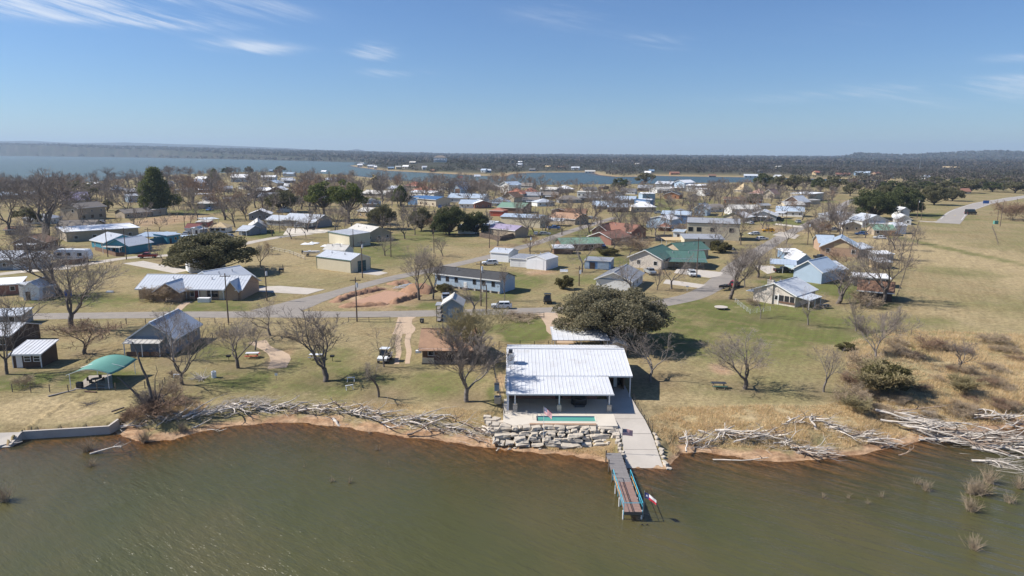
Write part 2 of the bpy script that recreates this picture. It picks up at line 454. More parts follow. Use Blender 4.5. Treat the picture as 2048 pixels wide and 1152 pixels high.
mm('gravel', (.46, .41, .35), .95, .15, 1.2, bump=.01, bscale=12, dirt=((.34, .29, .22), .4, .5, .6))
mm('pool_tile', (.12, .30, .27), .4, .08, 1.0)

# ------------------------------------------------------------------ ground
def ell(x, y, cx, cy, rx, ry, soft=.6):
    """soft ellipse given in photo pixels, laid on the ground"""
    p = G(cx, cy); px1 = G(cx + rx, cy); py1 = G(cx, cy - ry); py0 = G(cx, cy + ry)
    wx = abs(px1.x - p.x); wy = (py1.y - py0.y) / 2
    d = np.sqrt(((x - p.x) / wx) ** 2 + ((y - p.y) / wy) ** 2)
    return 1 - sstep(1 - soft, 1 + soft * .3, d + vnoise(x * .35, y * .35, 9) * .22)

GREEN = [(170, 598, 150, 16, .8), (430, 614, 100, 14, .9), (255, 600, 60, 10, .7), (1570, 645, 200, 45, 1.0), (1500, 620, 160, 22, .9), (1050, 660, 70, 26, 1.3), (1430, 620, 110, 30, 1.0),
    (40, 762, 90, 20, 1.2), (190, 755, 90, 24, 1.0), (690, 760, 160, 34, .65), (880, 765, 90, 30, .5), (450, 700, 90, 30, .45), (990, 790, 25, 30, .8), (640, 715, 90, 30, .5),
    (830, 610, 110, 9, .8), (990, 590, 70, 22, .6), (400, 423, 60, 9, 1.2), (1870, 432, 60, 8, .9), (1840, 485, 22, 45, .8), (1920, 545, 90, 14, .5), (1640, 560, 70, 40, 1.2), (1700, 585, 70, 30, 1.2),
    (1570, 575, 50, 22, 1.1), (770, 500, 110, 22, .7), (850, 470, 90, 16, .6), (540, 470, 55, 8, 1.2), (760, 530, 70, 12, .35), (1040, 560, 60, 20, .6), (1160, 560, 60, 16, .5), (1290, 400, 50, 10, .9),
    (1330, 420, 50, 14, .8), (1420, 410, 40, 14, .6), (1580, 445, 60, 8, 1.3), (1630, 400, 30, 5, .8), (1080, 465, 50, 8, .8), (1190, 470, 60, 14, .7), (730, 400, 30, 10, .8), (830, 770, 60, 20, .3), (1790, 690, 60, 30, .8),
    (1770, 720, 40, 24, .8), (1240, 520, 120, 16, .7), (1460, 440, 60, 8, .8), (300, 540, 150, 14, .25), (480, 760, 90, 22, .5), (1350, 660, 80, 50, .8), (1500, 700, 120, 30, .35), (1850, 640, 80, 12, .5), (1690, 790, 40, 16, .5)]
DIRT = [(760, 596, 90, 24, 1.0), (560, 716, 22, 22, .9), (1440, 740, 26, 14, 1.0), (1125, 665, 26, 38, .9), (330, 440, 75, 14, .8), (1080, 545, 40, 7, .9), (1020, 495, 45, 10, .5), (370, 432, 60, 8, .5), (812, 640, 26, 10, .5), (1135, 700, 40, 10, .8),
    (925, 720, 30, 14, .25), (1000, 770, 12, 40, .6), (1560, 460, 50, 8, .5), (460, 755, 30, 6, .35), (1400, 690, 30, 10, .3), (1480, 730, 60, 12, .25), (1310, 545, 30, 6, .4), (1075, 860, 30, 12, .2), (1180, 893, 60, 10, .6)]
STRAW = [(1950, 520, 190, 130, .9), (1960, 640, 160, 40, .6), (100, 820, 190, 40, 1.0), (420, 640, 120, 12, .4), (900, 815, 140, 12, .8), (1700, 840, 420, 45, 1.0), (1980, 740, 160, 80, .9), (560, 520, 90, 30, .6), (250, 560, 90, 18, .6), (1380, 800, 130, 18, .6),
    (830, 745, 100, 14, .25), (1000, 850, 30, 20, .6), (640, 690, 60, 10, .25), (480, 810, 90, 8, .7), (670, 540, 110, 22, .4), (880, 500, 60, 14, .5), (960, 620, 30, 6, .3), (1200, 590, 70, 8, .5)]

tans = np.concatenate([np.linspace(-1.5, -.86, 40, endpoint=False), np.linspace(-.86, .86, 520, endpoint=False), np.linspace(.86, 1.5, 41)])
ys = [36.0]
while ys[-1] < 16500:
    y_ = ys[-1]
    ys.append(y_ + (2.5 if y_ < 62 else .5 if y_ < 140 else max(.5, y_ * .0165)))
rows = np.array(ys)
TX = rows[:, None] * tans[None, :]; TY = np.repeat(rows[:, None], len(tans), 1)
TZ = h(TX.ravel(), TY.ravel()).reshape(TX.shape)

def grid_faces(nr, nc, keep=None):
    i = np.arange(nr - 1)[:, None] * nc + np.arange(nc - 1)[None, :]
    q = np.stack([i, i + 1, i + 1 + nc, i + nc], -1)
    if keep is not None: q = q[keep]
    return q.reshape(-1, 4)
me = np_mesh('ground', np.stack([TX, TY, TZ], -1).reshape(-1, 3), grid_faces(*TX.shape), [], True)
xf, yf, zf = TX.ravel(), TY.ravel(), TZ.ravel()
near = yf < 900
cover = np.zeros((len(xf), 4), np.float32)
for ch, lst in ((0, GREEN), (1, DIRT), (3, STRAW)):
    a = np.zeros(near.sum())
    for cx, cy_, rx, ry, k in lst: a = np.maximum(a, ell(xf[near], yf[near], cx, cy_, rx, ry) * k)
    cover[near, ch] = a
ss = yf - shore_y(xf)
cover[:, 2] = np.where((ss < 30) & ((xf > SXm[5] + 1) | (ss < .3)), 1 - sstep(1.1, 2.6, ss + vnoise(xf * .6, yf * .6, 5) * 1.3), 0)      # beach and lake bed
far_sd = np.full(len(xf), 1e5); fm = yf > 500
far_sd[fm] = poly_sd(xf[fm], yf[fm], LAKE)
cover[:, 2] = np.maximum(cover[:, 2], np.where(fm & (yf < 2400), 1 - sstep(3, 10, far_sd), 0) * .5)
cover[:, 3] = np.maximum(cover[:, 3], np.where(fm & (yf > 900) & (yf < 2400), (1 - sstep(10, 50, far_sd)) * .6, 0))
forest = np.maximum(sstep(900, 1500, yf) * sstep(4, 45, far_sd), sstep(2400, 3000, yf))
ca = me.attributes.new('cover', 'FLOAT_COLOR', 'POINT'); ca.data.foreach_set('color', cover.ravel())
fa = me.attributes.new('wooded', 'FLOAT', 'POINT'); fa.data.foreach_set('value', forest.astype(np.float32))

gm = bpy.data.materials.new('ground'); n, l = nodes_of(gm); b = n['Principled BSDF']
b.inputs['Roughness'].default_value = 1.0; b.inputs['Specular IOR Level'].default_value = .1
geo = n.new('ShaderNodeNewGeometry')
at = n.new('ShaderNodeAttribute'); at.attribute_name = 'cover'
aw = n.new('ShaderNodeAttribute'); aw.attribute_name = 'wooded'
sp = n.new('ShaderNodeSeparateColor'); l.new(at.outputs['Color'], sp.inputs[0])
def gnoise(scale, detail=6, rough=.6, vec=None):
    z = n.new('ShaderNodeTexNoise'); z.inputs['Scale'].default_value = scale; z.inputs['Detail'].default_value = detail
    z.inputs['Roughness'].default_value = rough; l.new(vec or geo.outputs['Position'], z.inputs['Vector']); return z.outputs[0]
def gmap(v, a, b_, c=0., d=1.):
    z = n.new('ShaderNodeMapRange'); z.interpolation_type = 'SMOOTHSTEP'
    for i, q in enumerate((a, b_, c, d)): z.inputs[i + 1].default_value = q
    l.new(v, z.inputs[0]); return z.outputs[0]
def gmath(op, a, b_=None, clamp=False):
    z = n.new('ShaderNodeMath'); z.operation = op; z.use_clamp = clamp
    for i, q in enumerate((a, b_)):
        if q is None: continue
        if isinstance(q, (int, float)): z.inputs[i].default_value = q
        else: l.new(q, z.inputs[i])
    return z.outputs[0]
def gmix(f, a, b_):
    z = n.new('ShaderNodeMix'); z.data_type = 'RGBA'
    for i, q in ((0, f), (6, a), (7, b_)):
        if isinstance(q, tuple): z.inputs[i].default_value = (*q, 1)
        elif isinstance(q, (int, float)): z.inputs[i].default_value = q
        else: l.new(q, z.inputs[i])
    return z.outputs[2]
mp = n.new('ShaderNodeMapping'); mp.inputs['Scale'].default_value = (.35, 1.0, 1.0); l.new(geo.outputs['Position'], mp.inputs[0])
n_big = gnoise(.035, 5); n_mid = gnoise(.16, 6, .65); n_fine = gnoise(1.6, 6, .7); n_mow = gnoise(.8, 4, .6, mp.outputs[0])
g0 = gmath('ADD', gmap(n_big, .40, .66, 0, .42), gmap(n_mid, .42, .68, 0, .40))
g1 = gmath('MULTIPLY', sp.outputs[0], gmap(n_mid, .30, .60, .50, 1.15))
gr = gmath('ADD', gmath('MULTIPLY', g0, gmath('SUBTRACT', 1.0, gmath('MULTIPLY', at.outputs['Alpha'], .9))), gmath('MULTIPLY', g1, 1.0), True)
gr = gmath('MULTIPLY', gr, gmap(n_fine, .28, .62, .55, 1.0))
dry = gmix(gmap(n_mid, .35, .7), (.275, .212, .112), (.375, .295, .170))
dry = gmix(gmath('MULTIPLY', at.outputs['Alpha'], gmap(n_mow, .35, .65, .35, 1.0)), dry, (.43, .335, .19))
green = gmix(gmap(n_big, .35, .65), (.085, .108, .027), (.135, .152, .046))
col = gmix(gr, dry, green)
al = n.new('ShaderNodeAttribute'); al.attribute_name = 'litter'
col = gmix(gmath('MULTIPLY', al.outputs['Fac'], gmap(n_fine, .35, .6, .25, .85), True), col, (.17, .125, .085))
bare = gmath('MULTIPLY', gmap(n_mid, .54, .70), gmath('MULTIPLY', gmap(n_fine, .4, .6, .3, 1), .55))
col = gmix(bare, col, (.33, .24, .155))
dirt = gmix(gmap(n_mid, .35, .65), (.36, .225, .135), (.47, .335, .22))
col = gmix(gmath('MULTIPLY', sp.outputs[1], gmap(n_mid, .25, .5, .6, 1.0), True), col, dirt)
sand = gmix(gmap(n_mow, .35, .65), (.33, .20, .115), (.45, .30, .185))
col = gmix(gmath('MULTIPLY', sp.outputs[2], gmap(n_mid, .2, .4, .75, 1.0), True), col, sand)
fst = gmix(gmap(gnoise(.012, 6, .7), .38, .62), (.072, .066, .054), (.050, .056, .038))
fst = gmix(gmap(gnoise(.0016, 5, .7), .58, .72, 0, .3), fst, (.16, .13, .085))
col = gmix(aw.outputs['Fac'], col, fst)
val = gmath('MULTIPLY', gmap(n_fine, .25, .75, .62, 1.30), gmap(gnoise(6.0, 3), .25, .75, .82, 1.16))
mp2 = n.new('ShaderNodeMapping'); mp2.vector_type = 'TEXTURE'; mp2.inputs['Rotation'].default_value = (0, 0, R(62)); mp2.inputs['Scale'].default_value = (14, 1, 1); l.new(geo.outputs['Position'], mp2.inputs[0])
val = gmath('MULTIPLY', val, gmap(gnoise(1.0, 3, .5, mp2.outputs[0]), .3, .7, .93, 1.07))
vm = n.new('ShaderNodeVectorMath'); vm.operation = 'SCALE'; l.new(col, vm.inputs[0]); l.new(val, vm.inputs['Scale'])
l.new(vm.outputs[0], b.inputs['Base Color'])
bp = n.new('ShaderNodeBump'); bp.inputs['Strength'].default_value = .7; bp.inputs['Distance'].default_value = .12
hsum = gmath('ADD', gmath('MULTIPLY', n_fine, .5), gmath('MULTIPLY', gnoise(5.0, 4), .3))
l.new(hsum, bp.inputs['Height']); l.new(bp.outputs[0], b.inputs['Normal'])
me.materials.append(gm)
ground = link('ground', me); ground['kind'] = 'structure'

# ------------------------------------------------------------------ water
wt = np.concatenate([np.linspace(-1.7, -.9, 20, endpoint=False), np.linspace(-.9, .9, 300, endpoint=False), np.linspace(.9, 1.7, 21)])
wr = [20.0]
while wr[-1] < 9000: wr.append(wr[-1] + (4 if wr[-1] < 50 else .9 if wr[-1] < 110 else 4 if wr[-1] < 350 else max(4, wr[-1] * .013)))
wr = np.array(wr)
WX = wr[:, None] * wt[None, :]; WY = np.repeat(wr[:, None], len(wt), 1)
WH = h(WX.ravel(), WY.ravel()).reshape(WX.shape)
low = np.minimum.reduce([WH[:-1, :-1], WH[1:, :-1], WH[:-1, 1:], WH[1:, 1:]])
me = np_mesh('lake_water', np.stack([WX, WY, np.zeros_like(WX)], -1).reshape(-1, 3), grid_faces(*WX.shape, keep=low < .15), [])
da = me.attributes.new('depth', 'FLOAT', 'POINT'); da.data.foreach_set('value', (-WH).ravel().astype(np.float32))
wm = bpy.data.materials.new('lake_water'); n, l = nodes_of(wm); n.clear()
geo = n.new('ShaderNodeNewGeometry')
ad = n.new('ShaderNodeAttribute'); ad.attribute_name = 'depth'
def wmap(rot, scale):
    z = n.new('ShaderNodeMapping'); z.vector_type = 'TEXTURE'; z.inputs['Rotation'].default_value = (0, 0, R(rot)); z.inputs['Scale'].default_value = tuple(1 / q for q in scale)
    l.new(geo.outputs['Position'], z.inputs[0]); return z.outputs[0]
sxyz = n.new('ShaderNodeSeparateXYZ'); l.new(geo.outputs['Position'], sxyz.inputs[0])
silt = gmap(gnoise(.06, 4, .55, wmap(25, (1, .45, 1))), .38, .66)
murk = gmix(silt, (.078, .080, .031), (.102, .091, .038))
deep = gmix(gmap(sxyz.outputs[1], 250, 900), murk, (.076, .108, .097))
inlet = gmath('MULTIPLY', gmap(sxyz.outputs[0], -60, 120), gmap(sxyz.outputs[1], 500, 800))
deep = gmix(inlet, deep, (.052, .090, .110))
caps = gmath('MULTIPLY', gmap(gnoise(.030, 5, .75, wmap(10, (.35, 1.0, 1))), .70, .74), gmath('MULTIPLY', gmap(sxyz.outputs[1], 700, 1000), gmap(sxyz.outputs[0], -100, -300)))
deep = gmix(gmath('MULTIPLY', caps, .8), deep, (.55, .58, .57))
ripple = gmath('MULTIPLY', gnoise(.85, 5, .66, wmap(-34, (.38, 1.35, 1))), gmap(gnoise(.045, 3), .38, .62, .55, 1.1))
swell = gnoise(.55, 3, .5, wmap(-32, (.10, 1.0, 1)))
sw = gmath('MULTIPLY', swell, gmap(sxyz.outputs[0], 5, 40, .3, 1.9))
bp = n.new('ShaderNodeBump'); bp.inputs['Strength'].default_value = 1.0; bp.inputs['Distance'].default_value = .42
bh = gmath('ADD', gmath('MULTIPLY', ripple, .62), gmath('MULTIPLY', sw, .75))
l.new(bh, bp.inputs['Height'])
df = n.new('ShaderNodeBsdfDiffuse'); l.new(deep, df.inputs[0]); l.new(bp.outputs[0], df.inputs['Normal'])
tr = n.new('ShaderNodeBsdfTransparent'); tr.inputs[0].default_value = (.86, .70, .49, 1)
cl = gmath('SUBTRACT', 1.0, gmath('POWER', 2.718, gmath('MULTIPLY', gmath('MAXIMUM', gmath('ADD', ad.outputs['Fac'], 0.05), 0.0), -1.25)))
m1 = n.new('ShaderNodeMixShader'); l.new(cl, m1.inputs[0]); l.new(tr.outputs[0], m1.inputs[1]); l.new(df.outputs[0], m1.inputs[2])
gl = n.new('ShaderNodeBsdfGlossy'); gl.inputs['Roughness'].default_value = .2; l.new(bp.outputs[0], gl.inputs['Normal'])
fr = n.new('ShaderNodeFresnel'); fr.inputs[0].default_value = 1.33; l.new(bp.outputs[0], fr.inputs['Normal'])
m2 = n.new('ShaderNodeMixShader'); l.new(gmath('MULTIPLY', fr.outputs[0], gmap(sxyz.outputs[1], 150, 800, 1.0, .42)), m2.inputs[0]); l.new(m1.outputs[0], m2.inputs[1]); l.new(gl.outputs[0], m2.inputs[2])
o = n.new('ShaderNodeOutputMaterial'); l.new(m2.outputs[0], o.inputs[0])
me.materials.append(wm)
water = link('lake_water', me); water['kind'] = 'structure'

# ------------------------------------------------------------------ haze
hb = MB().box(-17500, 17500, -600, 17500, -8, 340)
hmt = bpy.data.materials.new('haze'); n, l = nodes_of(hmt); n.clear()
pv = n.new('ShaderNodeVolumePrincipled'); pv.inputs['Color'].default_value = (.60, .78, 1.0, 1); pv.inputs['Density'].default_value = 0.000075
pv.inputs['Anisotropy'].default_value = 0.1
o = n.new('ShaderNodeOutputMaterial'); l.new(pv.outputs[0], o.inputs['Volume'])
hz_o = hb.build('haze', hmt); hz_o['kind'] = 'stuff'

# ------------------------------------------------------------------ roads and paved places
def smooth_line(pts, step=2.0):
    P = [Vector((p.x, p.y)) for p in pts]; P = [P[0] * 2 - P[1]] + P + [P[-1] * 2 - P[-2]]; out = []
    for i in range(1, len(P) - 2):
        a, b_, c, d = P[i - 1:i + 3]; k = max(2, int((c - b_).length / step))
        for j in range(k):
            t = j / k
            out.append(.5 * ((2 * b_) + (c - a) * t + (2 * a - 5 * b_ + 4 * c - d) * t * t + (3 * b_ - a - 3 * c + d) * t ** 3))
    out.append(P[-2]); return out
def ribbon(name, px, width, m, lift=.05, cols=4, off=0.0, ragged=.12, kind='structure', step=2.0):
    L = smooth_line([G(*p) for p in px], step); V = []; Q = []
    for i, p in enumerate(L):
        d = (L[min(i + 1, len(L) - 1)] - L[max(i - 1, 0)]).normalized(); nn = Vector((-d.y, d.x))
        w = width if not callable(width) else width(i / (len(L) - 1))
        for j in range(cols + 1):
            t = (j / cols - .5) * w + off
            if j in (0, cols): t += float(vnoise(np.array(i * .37 + j), np.array(j * 5.1), 11)) * ragged * 2
            q = p + nn * t
            V.append((q.x, q.y, gz(q.x, q.y) + lift - (.03 if j in (0, cols) and lift > .04 else 0)))
    c1 = cols + 1
    for i in range(len(L) - 1):
        for j in range(cols): Q.append((i * c1 + j, i * c1 + j + 1, (i + 1) * c1 + j + 1, (i + 1) * c1 + j))
    o = link(name, np_mesh(name, V, Q, m, True)); o['kind'] = kind; return o
def pad(name, px, m, lift=.06, sub=6, thick=.12):
    """paved quad or polygon laid on the ground"""
    P = [G(*p) for p in px]; mb = MB()
    top = [(p.x, p.y, p.z + lift) for p in P]
    mb.prism([(a, b_, c - thick) for a, b_, c in top], (0, 0, thick))
    a = mb.build(name, m); a['kind'] = 'structure'; return a
ribbon('road', [(-260, 637), (-100, 635), (120, 632), (300, 630), (440, 629), (600, 629), (780, 628), (1000, 623), (1120, 620), (1230, 615), (1320, 607), (1400, 587), (1447, 556), (1480, 526), (1530, 495), (1585, 463), (1634, 441), (1674, 420), (1693, 406), (1712, 397)], 6.0, M['asphalt'])
ribbon('road', [(540, 626), (585, 612), (640, 595), (720, 573), (800, 553), (840, 545), (930, 525), (985, 512), (1030, 498), (1085, 482), (1130, 466), (1190, 447), (1230, 435)], lambda t: 5.2 + 6 * max(0, 1 - t * 12), M['asphalt'], .062)
ribbon('road', [(-60, 556), (60, 541), (173, 528), (254, 516), (330, 511), (420, 501), (500, 485), (560, 474), (620, 468)], 5.0, M['gravel'], .05)
ribbon('highway', [(2300, 372), (2160, 381), (2046, 394), (2008, 400), (1971, 406), (1941, 415), (1917, 425), (1902, 439), (1895, 447)], 11.5, M['highway'], .08, step=5)
for off in (-.25, .25): ribbon('road_marking', [(2300, 372), (2160, 381), (2046, 394), (2008, 400), (1971, 406), (1941, 415), (1917, 425), (1902, 439)], .22, M['paint_yellow'], .10, 1, off, 0, step=5)
for off in (-4.9, 4.9): ribbon('road_marking', [(2300, 372), (2160, 381), (2046, 394), (2008, 400), (1971, 406), (1941, 415), (1917, 425), (1902, 439)], .25, M['paint_white'], .10, 1, off, 0, step=5)
ribbon('road', [(1905, 441), (1870, 444), (1838, 442)], 5, M['gravel'], .07)
for a in (-.72, .72):
    ribbon('dirt_track', [(812, 640), (809, 660), (807, 690), (806, 712), (805, 728)], 1.0, M['sand_drive'], .03, 3, a * 1.25, .14)
ribbon('dirt_track', [(816, 629), (811, 645), (808, 668)], 3.4, M['sand_drive'], .022, 4, 0, .5)
ribbon('dirt_track', [(1092, 624), (1108, 642), (1122, 662), (1132, 686)], 4.2, M['sand_drive'], .03, 4, 0, .5)
ribbon('path', [(512, 683), (530, 692), (552, 704), (561, 720), (562, 736)], 2.6, M['sand_drive'], .03, 4, 0, .5)
ribbon('path', [(380, 603), (366, 610), (355, 622)], 1.6, M['sand_drive'], .05, 2, 0, .1)
pad('driveway', [(246, 527), (350, 547), (378, 541), (287, 522)], M['concrete'])
pad('driveway', [(40, 546), (142, 538), (138, 532), (48, 537)], M['patio'])
pad('driveway', [(497, 582), (556, 586), (614, 589), (650, 579), (560, 572), (505, 574)], M['concrete'])
pad('driveway', [(716, 546), (756, 551), (776, 546), (742, 538.5)], M['concrete'])
pad('driveway', [(1348, 546), (1420, 556), (1443, 552), (1446, 545), (1356, 535)], M['concrete'])
pad('driveway', [(1326, 567), (1398, 576), (1412, 570), (1332, 559)], M['concrete'])
pad('driveway', [(566, 470), (650, 466), (662, 460), (575, 456)], M['patio'])
pad('driveway', [(1535, 548), (1562, 543), (1546, 532), (1508, 531)], M['concrete'])
pad('driveway', [(1545, 470), (1590, 478), (1600, 470), (1560, 463)], M['gravel'])
pad('driveway', [(1548, 449), (1604, 456), (1608, 453), (1552, 447)], M['patio'])

# ------------------------------------------------------------------ houses
FOOT = []          # footprints (centre x, y, radius) that trees keep clear of
MARKS = []         # (short description, position) used to say what a tree stands beside
_wcache = {}
def window(root, loc, rot, w=1.1, hh=1.2, frame='trim_white', glass='glass', cross=False):
    k = (w, hh, frame, glass, cross)
    if k not in _wcache:
        t = .09; f = MB()
        f.box(-w / 2, w / 2, -.07, .0, 0, t); f.box(-w / 2, w / 2, -.07, .0, hh - t, hh)
        f.box(-w / 2, -w / 2 + t, -.07, .0, t, hh - t); f.box(w / 2 - t, w / 2, -.07, .0, t, hh - t)
        if cross: f.box(-w / 2 + t, w / 2 - t, -.065, -.005, hh * .5 - .04, hh * .5 + .04)
        p = MB().box(-w / 2 + t * .8, w / 2 - t * .8, -.03, -.004, t * .8, hh - t * .8)
        _wcache[k] = (f.mesh('window', M[frame]), p.mesh('pane', M[glass]))
    a, b_ = _wcache[k]
    o = link('window', a, root, loc, rot); link('pane', b_, o); return o
def door(root, loc, rot, w=.95, hh=2.05, m='door_dark'):
    k = ('door', w, hh, m)
    if k not in _wcache:
        _wcache[k] = (MB().box(-w / 2, w / 2, -.06, .0, 0, hh).mesh('door', M[m]), MB().box(w / 2 - .16, w / 2 - .08, -.11, -.06, .98, 1.06).mesh('handle', M['steel']))
    a, b_ = _wcache[k]
    o = link('door', a, root, loc, rot); link('handle', b_, o); return o
def garage(root, loc, rot, w=2.6, hh=2.2, m='door_white'):
    mb = MB()
    for i in range(4): mb.box(-w / 2, w / 2, -.05, 0, hh * i / 4 + .015, hh * (i + 1) / 4 - .015)
    return mb.build('garage_door', M[m], root, loc, rot)

def roof_mesh(L, W, wh, rise, axis, kind, ov, rib, t=.14):
    mb = MB(); l, s = (L, W) if axis == 'u' else (W, L)
    T = (lambda a, b_, z: (a, b_, z)) if axis == 'u' else (lambda a, b_, z: (b_, a, z))
    if kind == 'gable':
        k = rise / (s / 2); e = wh - k * ov; zt = t
        for sg in (0, 1):
            y0 = -ov if sg == 0 else s + ov; yr = s / 2
            mb.slab([T(-ov, y0, e + zt), T(l + ov, y0, e + zt), T(l + ov, yr, wh + rise + zt), T(-ov, yr, wh + rise + zt)], t)
            if rib:
                nn = max(2, int((l + 2 * ov) / rib))
                for i in range(nn + 1):
                    a = -ov + .03 + i * (l + 2 * ov - .06) / nn
                    mb.prism([T(a - .03, y0, e + zt + .005), T(a + .03, y0, e + zt + .005), T(a + .03, yr, wh + rise + zt + .005), T(a - .03, yr, wh + rise + zt + .005)], (0, 0, .045))
        mb.box(*((-ov, l + ov, s / 2 - .14, s / 2 + .14) if axis == 'u' else (s / 2 - .14, s / 2 + .14, -ov, l + ov)), wh + rise + zt - .02, wh + rise + zt + .06)
    elif kind == 'hip':
        k = rise / (s / 2); e = wh - k * ov + t; z = wh + rise + t; c = min(s / 2, l / 2 - .3)
        P = [T(-ov, -ov, e), T(l + ov, -ov, e), T(l + ov, s + ov, e), T(-ov, s + ov, e), T(c, s / 2, z), T(l - c, s / 2, z)]
        for f in ((0, 1, 5, 4), (1, 2, 5), (2, 3, 4, 5), (3, 0, 4)): mb.prism([P[i] for i in f], (0, 0, -t))
    else:                                                        # shed: high at the back by rise
        k = rise / s
        q = [T(-ov, -ov, wh - k * ov + t), T(l + ov, -ov, wh - k * ov + t), T(l + ov, s + ov, wh + rise + k * ov + t), T(-ov, s + ov, wh + rise + k * ov + t)]
        mb.slab(q, t)
        if rib:
            nn = max(2, int((l + 2 * ov) / rib))
            for i in range(nn + 1):
                a = -ov + .03 + i * (l + 2 * ov - .06) / nn
                mb.prism([T(a - .03, -ov, q[0][2] + .005), T(a + .03, -ov, q[0][2] + .005), T(a + .03, s + ov, q[2][2] + .005), T(a - .03, s + ov, q[2][2] + .005)], (0, 0, .045))
    return mb
def wall_mesh(L, W, wh, rise, axis, kind):
    mb = MB(); l, s = (L, W) if axis == 'u' else (W, L)
    T = (lambda a, b_, z: (a, b_, z)) if axis == 'u' else (lambda a, b_, z: (b_, a, z))
    if kind == 'gable': P = [(0, -.6), (s, -.6), (s, wh), (s / 2, wh + rise), (0, wh)]
    elif kind == 'shed': P = [(0, -.6), (s, -.6), (s, wh + rise), (0, wh)]
    else: P = [(0, -.6), (s, -.6), (s, wh), (0, wh)]
    mb.prism([T(0, a, z) for a, z in P], T(l, 0, 0)); return mb

